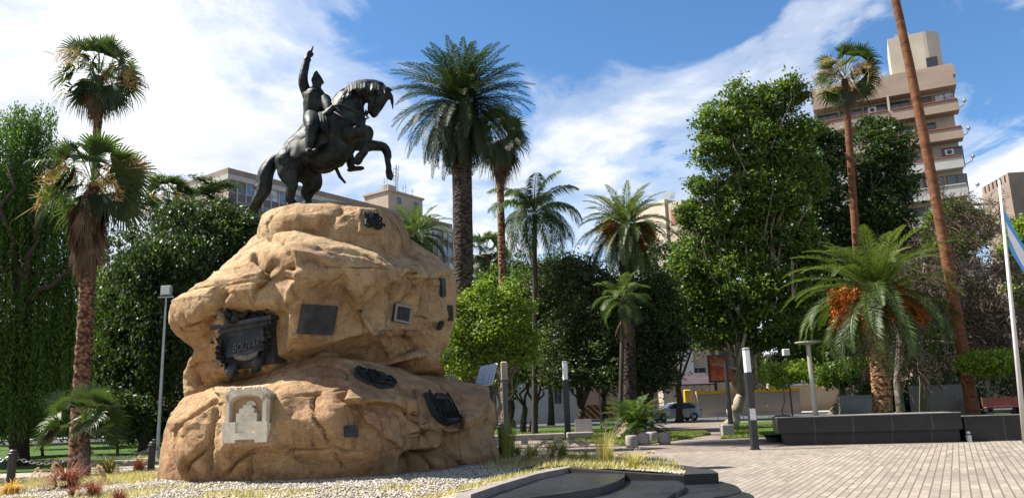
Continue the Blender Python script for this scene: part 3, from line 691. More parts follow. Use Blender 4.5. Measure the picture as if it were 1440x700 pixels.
# tail: heavy locks
tl = []; 
for i in range(15):
    a = i / 14 * 6.28; q = random.uniform(.35, 1.0); ox = math.cos(a) * 15 * q; oy = math.sin(a) * .28 * q; e = random.uniform(-14, 16)
    tl.append(('t', [Z5(150, 462, oy * .2), Z5(118 + ox * .6, 476 + abs(ox) * .3, oy * .6), Z5(92 + ox * 1.25, 520, oy), Z5(82 + ox * 1.35 + e * .3, 580, oy), Z5(60 + ox * 1.0 + e * .5, 625, oy), Z5(42 + ox * .45 + e, 665 + e * .8, oy * .5)], rr(7, 7.2, 7, 6.4, 4.4, .9)))
tl.append(('t', [Z5(95, 545, -.2), Z5(62, 568, -.25), Z5(44, 578, -.25)], rr(5, 3, .8)))
body('tail', tl, M['bronze'], statue, .028, 2, .02)
mn = []
for i in range(64):
    t = i / 63; q = t
    top = [(352, 268), (375, 215), (405, 186), (440, 172), (480, 172), (515, 182), (540, 200)]
    k = t * (len(top) - 1.001); j = int(k); u = k - j; x = top[j][0] * (1 - u) + top[j + 1][0] * u; y = top[j][1] * (1 - u) + top[j + 1][1] * u
    ln = random.uniform(24, 50); dxx = random.uniform(-9, 3)
    mn.append(('t', [Z5(x, y + 3, .02), Z5(x + dxx * .4 + 4, y + ln * .4, -.24), Z5(x + dxx + 5, y + ln, -.40 - .1 * (1 - t))], rr(2.6, 2.2, .9)))
    mn.append(('t', [Z5(x, y + 2, .02), Z5(x + 3, y + ln * .5, .25), Z5(x + 6, y + ln, .38)], rr(2.4, 2.2, 1)))
body('mane', mn, M['bronze'], statue, .022, 1)
# bridle, breast strap, girth, stirrup leather and scabbard
bd = MB()
def stp(pts, w=1.4): bd.tube([Z5(*q) for q in pts], w * p_, 6)
stp([(342, 268, -.62), (372, 262, -.62), (410, 275, -.55), (455, 300, -.40), (468, 318, -.3)], 1.6)
stp([(350, 290, -.62), (400, 320, -.66), (450, 340, -.62), (476, 352, -.45)], 1.8)
stp([(350, 268, -.3), (410, 262, -.35), (460, 296, -.2), (478, 300, -.1)], 1.0)
stp([(520, 190, -.24), (505, 225, -.26), (490, 262, -.2), (480, 290, -.15)], 1.3); stp([(478, 262, -.22), (500, 266, -.22), (522, 262, -.2)], 1.2); stp([(470, 282, -.1), (468, 300, -.1), (480, 312, -.1), (466, 318, -.1)], 1.4)
bd.ball(Z5(473, 293, -.12), 2.8 * p_)
bd.build('bridle', M['bronze_coat'], statue, True, True)
sc = MB(); sc.tube([Z5(348, 480, .1), Z5(358, 505, .1), Z5(372, 535, .1), Z5(392, 558, .1)], rr(2.3, 2.6, 2.4, 1.6), 8); sc.build('scabbard', M['bronze_coat'], statue, True, True)
# saddle cloth
def cloth(name, grid, th, m, parent, folds=0.03, fr=5):
    """grid: rows of points -> a thick draped sheet"""
    rows = len(grid); cols = len(grid[0]); K = 6
    G = np.array([[tuple(p) for p in r_] for r_ in grid]); 
    def up(A, k, ax):
        n = A.shape[ax]; x = np.linspace(0, n - 1, (n - 1) * k + 1); i = np.minimum(x.astype(int), n - 2); t = (x - i)
        a = np.take(A, i, ax); b = np.take(A, i + 1, ax); sh = [1, 1, 1]; sh[ax] = -1; t = t.reshape(sh); return a * (1 - t) + b * t
    G = up(up(G, K, 0), K, 1); 
    for _ in range(3): H = G.copy(); H[1:-1] = (G[:-2] + G[2:] + 2 * G[1:-1]) / 4; H[:, 1:-1] = (H[:, :-2] + H[:, 2:] + 2 * H[:, 1:-1]) / 4; G = H
    r_, c_ = G.shape[:2]; ph = np.linspace(0, fr * 6.28, c_)[None, :] + fbm(G.reshape(-1, 3), 2, 2, 3).reshape(r_, c_) * 3
    G[..., 1] += np.sin(ph) * folds * np.linspace(.15, 1, r_)[:, None]
    idx = np.arange(r_ * c_).reshape(r_, c_); q = np.stack([idx[:-1, :-1].ravel(), idx[:-1, 1:].ravel(), idx[1:, 1:].ravel(), idx[1:, :-1].ravel()], 1)
    V = G.reshape(-1, 3); V2 = V + np.array([0, th, 0]); n = len(V); F = [tuple(f) for f in q] + [tuple(n + i for i in reversed(f)) for f in q]
    rim = list(idx[0, :]) + list(idx[1:, -1]) + list(idx[-1, -2::-1]) + list(idx[-2:0:-1, 0]); F += [(rim[(i + 1) % len(rim)], rim[i], n + rim[i], n + rim[(i + 1) % len(rim)]) for i in range(len(rim))]
    return mesh(name, np.concatenate([V, V2]), F, m, parent, True, world=True)
cloth('saddle_cloth', [[Z5(195, 388, -.30), Z5(238, 358, -.32), Z5(280, 335, -.34), Z5(332, 300, -.36)],
    [Z5(172, 425, -.60), Z5(215, 408, -.66), Z5(265, 390, -.70), Z5(330, 345, -.72)],
    [Z5(168, 462, -.64), Z5(205, 455, -.74), Z5(262, 425, -.78), Z5(326, 385, -.74)],
    [Z5(178, 480, -.60), Z5(215, 462, -.74), Z5(262, 432, -.78), Z5(322, 402, -.72)]], .05, M['bronze_coat'], statue, .03, 3)
# rider
rider = empty('rider', Z5(262, 330), 0); mi = wmat(statue).inverted(); rider.parent = statue; rider.location = mi @ Z5(262, 330)
rb = [
    ('t', [Z5(268, 322, 0), Z5(268, 295, 0), Z5(272, 262, 0), Z5(276, 232, 0)], rr(14, 12.5, 15, 15)),
    ('b', Z5(284, 258, -.05), rr(17, 12, 14), (0, 0, 0)),
    ('b', Z5(252, 228, .0), rr(9, 8, 8.5)), ('b', Z5(312, 246, 0), rr(9.5, 8, 10)),
    ('t', [Z5(276, 232), Z5(281, 208), Z5(283, 196)], rr(7.5, 6, 6)),
    # head with brow, nose, chin, ear, whiskers
    ('b', Z5(285, 180), rr(7.2, 6.4, 8.8)), ('b', Z5(289, 196), rr(4.4, 4, 3.6)), ('b', Z5(293, 184, -.03), rr(1.6, 1.4, 2.0)), ('b', Z5(296, 177, -.04), rr(2.6, 2.2, 1.2)), ('b', Z5(275, 185, -.12), rr(1.6, 1.2, 2.4)),
    # raised right arm with pointing hand
    ('t', [Z5(250, 226, .05), Z5(236, 195, .0), Z5(232, 160, -.05), Z5(240, 120, -.02), Z5(249, 84, 0)], rr(8, 7.4, 6.6, 5.8, 4.2)),
    ('b', Z5(248, 92, 0), rr(5.6, 5.6, 3)), ('b', Z5(256, 72, 0), rr(4.6, 3.0, 5.0), (0, R(15), 0)),
    ('t', [Z5(260, 66, -.02), Z5(265, 54, -.02), Z5(270, 41, -.02)], rr(1.9, 1.7, 1.3)),
    ('t', [Z5(262, 68, -.07), Z5(268, 67, -.09), Z5(265, 73, -.1)], rr(1.8, 1.6, 1.4)), ('t', [Z5(262, 73, -.07), Z5(269, 73, -.09), Z5(264, 78, -.1)], rr(1.7, 1.6, 1.3)), ('t', [Z5(260, 78, -.06), Z5(266, 79, -.08), Z5(261, 83, -.08)], rr(1.5, 1.4, 1.2)),
    ('t', [Z5(252, 76, -.08), Z5(251, 66, -.10), Z5(256, 60, -.1)], rr(1.9, 1.7, 1.4)),
    # left arm down to the reins
    ('t', [Z5(316, 244, -.15), Z5(328, 270, -.32), Z5(332, 290, -.40), Z5(322, 300, -.5), Z5(340, 278, -.55)], rr(8.5, 7.2, 6.4, 5.2, 4)),
    ('b', Z5(344, 272, -.56), rr(4.2, 3.6, 3.6)),
    # near leg: thigh, knee, boot, foot
    ('t', [Z5(268, 318, -.2), Z5(266, 328, -.62), Z5(266, 345, -.82), Z5(262, 375, -.84), Z5(257, 410, -.86), Z5(254, 436, -.88)], rr(12.5, 12, 9.4, 8, 6.4, 4.6)),
    ('t', [Z5(248, 440, -.90), Z5(262, 440, -.94), Z5(282, 434, -1.0)], rr(4.2, 3.8, 2.6)),
    # far leg and boot hanging below the belly
    ('t', [Z5(275, 330, .3), Z5(330, 360, .75), Z5(380, 420, .85), Z5(405, 455, .8), Z5(412, 490, .8), Z5(414, 503, .8)], rr(12, 9, 8, 7.4, 5.8, 4.4)),
    ('t', [Z5(408, 508, .8), Z5(430, 504, .8), Z5(458, 502, .8)], rr(3.6, 4, 2.6)), ('t', [Z5(410, 506, .8), Z5(395, 513, .8)], rr(1.6, .8)),
]
body('figure', rb, M['bronze'], rider, .026, 2, .015)
ht = [('b', Z5(286, 168), rr(8.8, 7, 3.4), (0, R(12), 0))]
for i in range(7):
    t = i / 6; ht.append(('t', [Z5(270 + 34 * t, 172 + 4 * math.sin(t * 3.1) + 6 * t, 0), Z5(278 + 18 * t, 150 + 12 * t, 0), Z5(282 + 4 * t, 138 + 8 * abs(t - .2), 0)], rr(3, 2.8, 2.0)))
ht.append(('t', [Z5(274, 150), Z5(273, 142)], rr(1.5, .8)))
body('bicorne_hat', ht, M['bronze_coat'], rider, .022, 1)
ct = MB()
cloth('coat_tails', [[Z5(254, 292, -.30), Z5(262, 292, -.36), Z5(280, 300, -.5)], [Z5(236, 325, -.30), Z5(246, 335, -.42), Z5(252, 350, -.5)], [Z5(205, 368, -.28), Z5(220, 372, -.4), Z5(236, 372, -.5)], [Z5(174, 394, -.22), Z5(188, 392, -.3), Z5(206, 388, -.4)]], .06, M['bronze_coat'], rider, .02, 2)
cloth('coat_skirt', [[Z5(290, 290, -.36), Z5(306, 288, -.4), Z5(322, 290, -.36)], [Z5(288, 318, -.78), Z5(305, 318, -.8), Z5(326, 318, -.7)], [Z5(292, 345, -.82), Z5(308, 355, -.86), Z5(328, 362, -.74)], [Z5(305, 360, -.82), Z5(314, 370, -.86), Z5(324, 382, -.76)]], .06, M['bronze_coat'], rider, .03, 3)
for c in (Z5(254, 218, -.05), Z5(316, 236, -.15)):
    ep = MB()
    ep.ball(c, (5.6 * p_, 5 * p_, 2 * p_), 12, 6)
    for i in range(12): a = i / 12 * 6.28; ep.tube([c + Vector((math.cos(a) * 5 * p_, math.sin(a) * 4.4 * p_, 0)), c + Vector((math.cos(a) * 5.8 * p_, math.sin(a) * 5 * p_, -5 * p_))], .8 * p_, 5)
    ep.build('epaulette', M['bronze_coat'], rider, True, True)
st = MB(); st.tube([Z5(262, 345, -.93), Z5(258, 400, -.96), Z5(256, 428, -.98)], 1.1 * p_, 6); st.tube([Z5(250, 430, -1.0), Z5(248, 446, -1.0), Z5(266, 446, -1.02), Z5(262, 430, -1.0), Z5(250, 430, -1.0)], 1.3 * p_, 6)
st.build('stirrup', M['bronze_coat'], statue, True, True)
# ------------------------------------------------------------------ foliage builders
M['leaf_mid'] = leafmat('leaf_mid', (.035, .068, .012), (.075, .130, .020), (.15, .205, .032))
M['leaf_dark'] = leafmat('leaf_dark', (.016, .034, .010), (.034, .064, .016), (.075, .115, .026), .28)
M['leaf_bright'] = leafmat('leaf_bright', (.07, .13, .015), (.12, .19, .022), (.22, .27, .035), .42)
M['leaf_willow'] = leafmat('leaf_willow', (.025, .065, .012), (.055, .125, .018), (.12, .20, .03), .35)
M['leaf_olive'] = leafmat('leaf_olive', (.030, .045, .016), (.055, .075, .026), (.10, .12, .045), .25)
M['frond_date'] = leafmat('frond_date', (.030, .060, .014), (.060, .100, .022), (.12, .16, .045), .28, .55)
M['frond_yellow'] = leafmat('frond_yellow', (.034, .060, .014), (.072, .105, .026), (.155, .18, .06), .28, .5)  # brighter, yellower green of the fruiting date palms
M['frond_dark'] = leafmat('frond_dark', (.014, .028, .009), (.028, .048, .014), (.055, .080, .022), .22, .62)
M['frond_fan'] = leafmat('frond_fan', (.022, .042, .014), (.045, .075, .022), (.10, .13, .045), .25, .45)
M['dead_frond'] = leafmat('dead_frond', (.075, .045, .026), (.15, .10, .058), (.27, .19, .11), .12, .8, 1.0)
M['flower_tan'] = leafmat('flower_tan', (.34, .19, .07), (.50, .32, .14), (.62, .44, .24), .25, .7, 1.1)
M['fruit'] = leafmat('fruit_orange', (.28, .06, .01), (.44, .11, .014), (.52, .22, .04), .12, .5, 1.1)
M['twig'] = leafmat('twig', (.045, .032, .022), (.09, .068, .048), (.17, .13, .095), .0, .85, 1.0)
def bark(name, c0, c1, sx=3, sz=.7, bump=.8):
    t = NT(name); P = t.pos(); a = t.noise(t.mapping(P, (1, 1, sz)), sx, 7, .7, .4); b = t.noise(P, sx * 6, 5, .7)
    col = t.ramp(a, [(.35, c0), (.65, c1)]); col = t.mix(col, t.ramp(b, [(.3, (.65, .65, .65)), (.7, (1.25, 1.22, 1.2))]), 1.0, 'MULTIPLY'); t.set(col, .9, 0, .2)
    t.bump(t.math('ADD', a, t.math('MULTIPLY', b, .5)), bump, .06); return t.m
M['bark_dark'] = bark('bark_dark', (.035, .028, .022), (.085, .068, .052)); M['bark_grey'] = bark('bark_grey', (.09, .075, .06), (.20, .17, .14))
M['bark_plane'] = bark('bark_plane', (.16, .12, .08), (.42, .36, .27), 2.2, .5, .4)
def palmbark(name, c0, c1, rings=5.0, size=6.0, bump=1.0):
    """leaf-base scars: staggered diamonds"""
    t = NT(name); P = t.coord('Object'); v = t.N('ShaderNodeTexVoronoi', i_Scale=size); t.l.new(t.mapping(P, (1, 1, 1.5)), v.inputs['Vector'])
    n = t.noise(P, 9, 6, .7); f = t.math('ADD', t.math('MULTIPLY', v.outputs['Distance'], .9), t.math('MULTIPLY', n, .45))
    t.set(t.ramp(f, [(.3, tuple(min(1, x * 1.25) for x in c1)), (.55, c1), (.85, c0)]), .9, 0, .2); t.bump(f, bump, .05); t.n['Bump'].invert = True; return t.m
M['palm_dark'] = palmbark('palm_bark_dark', (.018, .014, .011), (.065, .048, .036)); M['palm_red'] = palmbark('palm_bark_red', (.05, .028, .018), (.24, .13, .075))
M['palm_tan'] = palmbark('palm_bark_tan', (.06, .03, .015), (.30, .17, .085), size=6.5); M['palm_smooth'] = bark('palm_bark_smooth', (.075, .032, .017), (.19, .085, .042), 2.5, 2.5, .5)
M['palm_pale'] = bark('palm_bark_pale', (.20, .16, .13), (.46, .40, .34), 3, 1.8, .5)

def quads_from(c, a, b, fold=0.0, nrm=None):
    """leaf quads: centre c, half-length a, half-width b: a pointed rhomb"""
    n = len(c); V = np.stack([c - a, c + b * 1.0 + a * .1, c + a, c - b + a * .1], 1)
    if fold: 
        k = np.cross(a, b); k /= np.maximum(np.linalg.norm(k, axis=1, keepdims=True), 1e-9); V[:, 0] += k * fold; V[:, 2] += k * fold * .5
    return V.reshape(-1, 3), np.arange(n * 4).reshape(n, 4)
def randdir(n, rs, up=0.0):
    d = rs.normal(size=(n, 3)); d[:, 2] += up; return d / np.linalg.norm(d, axis=1, keepdims=True)
def leaf_cloud(lobes, n, size, rs, clump=.55, per=26, shell_=.55, hang=0.0, aspect=.55):
    """lobes: (centre, radii) in world space. Leaves come in sprays round twig ends spread through each lobe."""
    vol = np.array([l[1][0] * l[1][1] * l[1][2] for l in lobes]) ** .75; cnt = (vol / vol.sum() * n).astype(int)
    C = []; T = []
    for (c, r), m in zip(lobes, cnt):
        k = max(3, m // per); c = np.array(c); r = np.array(r)
        d = randdir(k, rs); q = (shell_ + (1 - shell_) * rs.rand(k, 1)) ; q = np.where(rs.rand(k, 1) < .25, rs.rand(k, 1) ** .5, q)
        lump = 1 + .5 * fbm(d * 1.0 + c, 1.6, 3, 4)[:, None]
        cc = c + d * q * r * lump; kk = rs.randint(0, k, m)
        sc_ = clump * rs.uniform(.5, 1.3, (k, 1)); off = rs.normal(size=(m, 3)) * sc_[kk] * np.array([1, 1, .62]) * .5
        if hang: off[:, 2] -= np.abs(rs.normal(size=m)) * hang
        P = cc[kk] + off; C.append(P); tt = np.clip(.45 + .27 * rs.normal(size=k)[kk] + .2 * rs.normal(size=m), 0, 1); T.append(tt)
    C = np.concatenate(C); T = np.concatenate(T); m = len(C)
    nrm = randdir(m, rs, .55); a = np.cross(nrm, randdir(m, rs)); a /= np.linalg.norm(a, axis=1, keepdims=True)
    if hang: a = a * .5 + np.array([0, 0, -1]) * .8; a /= np.linalg.norm(a, axis=1, keepdims=True); nrm = np.cross(a, randdir(m, rs)); nrm /= np.linalg.norm(nrm, axis=1, keepdims=True)
    b = np.cross(nrm, a); s = size * rs.uniform(.6, 1.25, (m, 1)) * .5
    V, Fc = quads_from(C, a * s, b * s * aspect, size * .08)
    return V, Fc, np.repeat(T, 4)
def limb(mb, p, q, r0, r1, rs, n=5, wob=.12, sides=8):
    p = np.array(p, float); q = np.array(q, float); L = np.linalg.norm(q - p); pts = []; rad = []
    for i in range(n + 1):
        t = i / n; o = rs.normal(size=3) * L * wob * .35 * math.sin(math.pi * t); pts.append(tuple(p * (1 - t) + q * t + o)); rad.append(r0 * (1 - t) + r1 * t)
    mb.tube(pts, rad, sides)
    return pts
def broadleaf(name, base, lobes_px, Y, n, leaf, mat, label, barkm='bark_dark', tr=.22, fork=.4, group=None, cat='tree', clump=.55, per=26, depth=.8, hang=0, seed=1, lean=0, trunks=1, aspect=.55, shell_=.55):
    """lobes_px: (px, py, rx, ry[, dY]) seen outline of each lobe at distance Y"""
    rs = np.random.RandomState(seed); root = empty(name, base, 0, label, cat, group); s = Y / F
    lobes = []
    for l in lobes_px:
        dY = l[4] if len(l) > 4 else rs.uniform(-.6, .6) * l[2] * s * .8
        k = (Y + dY) / F * (1.0 + .05); c = at(l[0], l[1], Y + dY); lobes.append((tuple(c), (l[2] * k, l[2] * k * depth, l[3] * k)))
    mb = MB(); bx = Vector(base); cen = Vector((sum(l[0][0] for l in lobes) / len(lobes), sum(l[0][1] for l in lobes) / len(lobes), sum(l[0][2] for l in lobes) / len(lobes)))
    low = min(l[0][2] for l in lobes); fk = bx.lerp(Vector((cen.x, cen.y, max(low, bx.z + 1.2))), 1.0); fk = bx.lerp(fk, fork if fork > 0 else .4) if fork < 1 else fk
    fk.x += lean
    for q in range(trunks):
        b0 = bx + Vector((q * tr * 2.4, q * .3, -.1)); f0 = fk + Vector((q * tr * 3, 0, 0))
        pts = [(b0.x, b0.y, b0.z)] + limb(MB(), b0, f0, tr, tr * .7, rs, 6, .10 if tr > .1 else .04)[1:]; rad = [tr * 1.35] + [tr * (1 - .35 * i / 6) for i in range(1, 7)]; mb.tube(pts, rad, 12)
        for i, (c, r) in enumerate(lobes):
            if i % trunks != q: continue
            e = limb(mb, f0, np.array(f0) + (np.array(c) - np.array(f0)) * .85, tr * .36, tr * .08, rs, 6, .16)
            for _ in range(5):
                d = randdir(1, rs, .3)[0]; st_ = e[rs.randint(3, 6)]; limb(mb, st_, np.array(c) + d * np.array(r) * .6, tr * .09, tr * .02, rs, 4, .2, 5)
    mb.build('trunk', M[barkm], root, True, True)
    V, Fc, T = leaf_cloud(lobes, int(n * 1.5), leaf * 1.12, rs, clump, per, shell_, hang, aspect)
    mesh('crown', V, Fc, M[mat], root, tint=T, world=True)
    return root

# --- palms
def frond(base, dirh, elev, L, droop, nl, ll, wl, rs, vee=.5, twist=0, tipdroop=1.0, hang=0.0):
    """pinnate frond; returns V, F. dirh: heading, elev: start elevation, droop: total bend down (rad)"""
    K = 14; p = np.array(base, float); pts = [p.copy()]; el = elev
    h = np.array([math.cos(dirh), math.sin(dirh), 0]); side = np.array([-math.sin(dirh), math.cos(dirh), 0]); tg = []
    for i in range(K):
        t = (i + 1) / K; el = elev - droop * t ** 1.4; d = h * math.cos(el) + np.array([0, 0, math.sin(el)]) + side * twist * t; d /= np.linalg.norm(d); tg.append(d); p = p + d * L / K; pts.append(p.copy())
    tg.append(tg[-1]); pts = np.array(pts); tg = np.array(tg)
    V = []; Fc = []
    # rachis as a thin three-sided blade
    for i in range(K):
        w0 = L * .012 * (1 - i / K) + .006; w1 = L * .012 * (1 - (i + 1) / K) + .006; n = len(V)
        V += [pts[i] - side * w0, pts[i] + side * w0, pts[i + 1] + side * w1, pts[i + 1] - side * w1]; Fc.append((n, n + 1, n + 2, n + 3))
    t = np.linspace(.10, .985, nl); x = t * K; i0 = np.minimum(x.astype(int), K - 1); f = (x - i0)[:, None]
    P = pts[i0] * (1 - f) + pts[i0 + 1] * f; D = tg[i0]; U = np.cross(D, side) * -1; U /= np.linalg.norm(U, axis=1, keepdims=True)
    U = np.where(U[:, 2:3] < 0, -U, U) if elev > -.5 else U
    S = side[None] - D * (D @ side)[:, None]; S /= np.linalg.norm(S, axis=1, keepdims=True)
    prof = (np.minimum(1, .35 + t * 2.6) * np.minimum(1, (1.06 - t) * 2.4) ** .8)[:, None]
    Vs = [np.array(V)]; Fs = [np.array(Fc)]; n0 = len(V)
    for sg in (-1, 1):
        fw = .55 + .5 * t[:, None]; jit = rs.normal(size=(nl, 3)) * .10; v = (S * sg + D * fw + U * vee + jit); v /= np.linalg.norm(v, axis=1, keepdims=True)
        l = ll * prof * rs.uniform(.85, 1.12, (nl, 1)); tip = P + v * l; tip[:, 2] -= (l[:, 0] * hang); mid = P + v * l * .45; mid[:, 2] -= l[:, 0] * hang * .12
        wv = D * wl * .5; W4 = np.stack([P, mid - wv, tip, mid + wv], 1).reshape(-1, 3)
        Vs.append(W4); Fs.append(np.arange(nl * 4).reshape(nl, 4) + n0); n0 += nl * 4
    return np.concatenate(Vs), np.concatenate(Fs)
def merge(parts):
    V = []; Fc = []; T = []; n = 0
    for v, f, t in parts: V.append(v); Fc.append(f + n); T.append(np.full(len(v), t) if np.isscalar(t) else t); n += len(v)
    return np.concatenate(V), np.concatenate(Fc), np.concatenate(T)
def ga(i): return i * 2.39996
def trunk_mesh(p0, p1, r0, r1, m, parent, bumps=.06, bend=(0, 0), n=60, flare=1.25, scale=(9, 14)):
    K = n; S = 24; p0 = np.array(p0, float); p1 = np.array(p1, float); V = []
    H = np.linalg.norm(p1 - p0)
    for i in range(K + 1):
        t = i / K; c = p0 * (1 - t) + p1 * t + np.array([bend[0], bend[1], 0]) * math.sin(math.pi * t)
        r = (r0 * (1 - t) + r1 * t) * (1 + (flare - 1) * math.exp(-t * H / .6))
        for k in range(S):
            a = 2 * math.pi * k / S; ph = (t * H * scale[1] / 3 + (k / S) * scale[0] * 0 ); z = math.sin(2 * math.pi * (t * H * 4.2) + (k % 8) / 8 * 2 * math.pi) ; rr_ = r * (1 + bumps * z * (.6 + .4 * math.sin(k * 3.1 + i)))
            V.append((c[0] + math.cos(a) * rr_, c[1] + math.sin(a) * rr_, c[2]))
    idx = np.arange((K + 1) * S).reshape(K + 1, S); a = idx[:-1]; b = np.roll(a, -1, 1); d = idx[1:]; c = np.roll(d, -1, 1)
    return mesh('trunk', V, np.stack([a.ravel(), b.ravel(), c.ravel(), d.ravel()], 1), m, parent, True, world=True)
def pinnate_palm(name, base, top, nf, L, label, mat='frond_date', tm='palm_tan', tr=(.42, .36), emax=1.35, emin=-.75, droop=1.2, ll=.5, wl=.05, nl=48, vee=.45, hang=.12, seed=1, group=None, fruit=0, skirt=0, bend=(0, 0), bumps=.06, cut=1.0, boots=True):
    rs = np.random.RandomState(seed); root = empty(name, base, 0, label, 'palm tree', group)
    trunk_mesh(base, top, tr[0], tr[1], M[tm], root, bumps, bend)
    parts = []
    for i in range(nf):
        t = (i + .5) / nf; el = emax + (emin - emax) * t ** .85 + rs.normal() * .07; a = ga(i) + rs.normal() * .12; q = L * rs.uniform(.88, 1.08) * (.78 + .22 * min(1, t * 4))
        b = np.array(top) + np.array([math.cos(a), math.sin(a), 0]) * tr[1] * .6 + np.array([0, 0, .35 * (1 - t)])
        v, f = frond(b, a, el, q, droop * rs.uniform(.8, 1.2) * (.65 + .35 * math.cos(max(0, el)) ), nl, ll, wl, rs, vee, rs.normal() * .1, hang=hang)
        parts.append((v, f, np.clip(.62 - .45 * t + rs.normal() * .12, 0, 1)))
    V, Fc, T = merge(parts); mesh('crown', V, Fc, M[mat], root, tint=T, world=True)
    if boots:
        mb = MB()
        for i in range(46):
            a = ga(i); z = -i / 46 * (.9 + tr[1] * 1.4); r_ = tr[1] * 1.0; p = Vector(top) + Vector((math.cos(a) * r_, math.sin(a) * r_, z)); mb.tube([p, p + Vector((math.cos(a) * .13, math.sin(a) * .13, .22))], [.07, .03], 5)
        mb.build('frond_stubs', M[tm], root, False, True)
    if skirt:
        sp = []
        for i in range(skirt):
            a = ga(i) + rs.normal() * .2; b = np.array(top) + np.array([math.cos(a), math.sin(a), 0]) * tr[1] + np.array([0, 0, -.5 - rs.rand() * .4])
            v, f = frond(b, a, -1.0 + rs.normal() * .15, L * rs.uniform(.5, .75), .5, 26, ll * .6, wl * .8, rs, -.1, hang=.5); sp.append((v, f, rs.uniform(.0, .5)))
        V, Fc, T = merge(sp); mesh('dead_fronds', V, Fc, M['dead_frond'], root, tint=T, world=True)
    if fruit:
        Vs = []; mbs = MB()
        for i in range(fruit):
            a = ga(i) * 1.3 + .5; st = Vector(top) + Vector((math.cos(a) * .3, math.sin(a) * .3, .25)); en = st + Vector((math.cos(a) * rs.uniform(.6, 1.5), math.sin(a) * rs.uniform(.6, 1.5), rs.uniform(-1.1, .15)))
            mid = st.lerp(en, .6) + Vector((0, 0, .2)); mbs.tube([st, mid, en], [.035, .03, .02], 5)
            for _ in range(22):
                d = randdir(1, rs, -.5)[0]; l = rs.uniform(.25, .62); e = np.array(en) + d * np.array([.28, .28, .5]) * l * 1.5 + np.array([0, 0, -.1]); s0 = np.array(mid)
                w = np.cross(e - s0, rs.normal(size=3)); w = w / np.linalg.norm(w) * .022; Vs.append(np.stack([s0 - w * .4, (s0 + e) / 2 - w, e, (s0 + e) / 2 + w]))
                for _ in range(5):
                    c = s0 + (e - s0) * rs.uniform(.45, 1) + rs.normal(size=3) * .05; u_ = rs.normal(size=3); u_ = u_ / np.linalg.norm(u_) * .05; w_ = np.cross(u_, rs.normal(size=3)); w_ = w_ / np.linalg.norm(w_) * .035; Vs.append(np.stack([c - u_, c - w_, c + u_, c + w_]))
        V = np.concatenate(Vs); mesh('fruit_clusters', V, np.arange(len(V)).reshape(-1, 4), M['fruit'], root, tint=np.repeat(rs.rand(len(V) // 4), 4), world=True)
        mbs.build('fruit_stalk', M['fruit'], root, False, True)
    return root
def fan(base, dirh, elev, pet, r, nseg, rs, droopy=.35, spread=2.5, open_=.5):
    """palmate leaf: petiole then a fan of split segments"""
    h = np.array([math.cos(dirh), math.sin(dirh), 0]); side = np.array([-math.sin(dirh), math.cos(dirh), 0])
    d0 = h * math.cos(elev) + np.array([0, 0, math.sin(elev)]); e2 = elev - .28; d1 = h * math.cos(e2) + np.array([0, 0, math.sin(e2)])
    p0 = np.array(base, float); pm = p0 + d0 * pet * .55; p1 = pm + d1 * pet * .45; w = side * .022
    V = [p0 - w, p0 + w, pm + w, pm - w, pm - w, pm + w, p1 + w * .7, p1 - w * .7]; Fc = [(0, 1, 2, 3), (4, 5, 6, 7)]
    rl = rs.normal() * .65; e3 = e2 - rs.uniform(.0, .35); ax = h * math.cos(e3) + np.array([0, 0, math.sin(e3)]); up = np.cross(ax, side) * -1
    if up[2] < 0 and elev > -.6: up = -up
    side, up = side * math.cos(rl) + up * math.sin(rl), up * math.cos(rl) - side * math.sin(rl)
    for i in range(nseg):
        u_ = (i + .5) / nseg * 2 - 1; a = u_ * spread / 2 * 1.15; d = ax * math.cos(a) + side * math.sin(a) + up * (open_ * (abs(u_)) ** 1.5 * .5); d /= np.linalg.norm(d)
        l = r * (1 - .22 * abs(u_) ** 2) * rs.uniform(.85, 1.1); dr = droopy * rs.uniform(.4, 1.5); lw = r * spread / nseg * .34
        sd = -ax * math.sin(a) + side * math.cos(a); q1 = p1 + d * l * .42; q2 = p1 + d * l * .82 + np.array([0, 0, -l * dr * .25]); q3 = p1 + d * l * .98 + np.array([0, 0, -l * dr * .8]); n = len(V)
        V += [p1, q1 - sd * lw, q1 + up * .02, q1 + sd * lw, q2 - sd * lw * .45, q2 + sd * lw * .45, q3]
        Fc += [(n, n + 1, n + 2, n + 2), (n, n + 2, n + 3, n + 3), (n + 1, n + 4, n + 5, n + 3), (n + 4, n + 6, n + 5, n + 5)]
    return np.array(V), np.array([(a, b, c, c) if False else (a, b, c, d) for a, b, c, d in Fc])
def fixq(V, Fc, T):
    """split degenerate quads to triangles"""
    dg = Fc[:, 2] == Fc[:, 3]; tr = Fc[dg][:, :3]; q = Fc[~dg]; return V, np.concatenate([tr, q[:, [0, 1, 2]], q[:, [0, 2, 3]]]), T
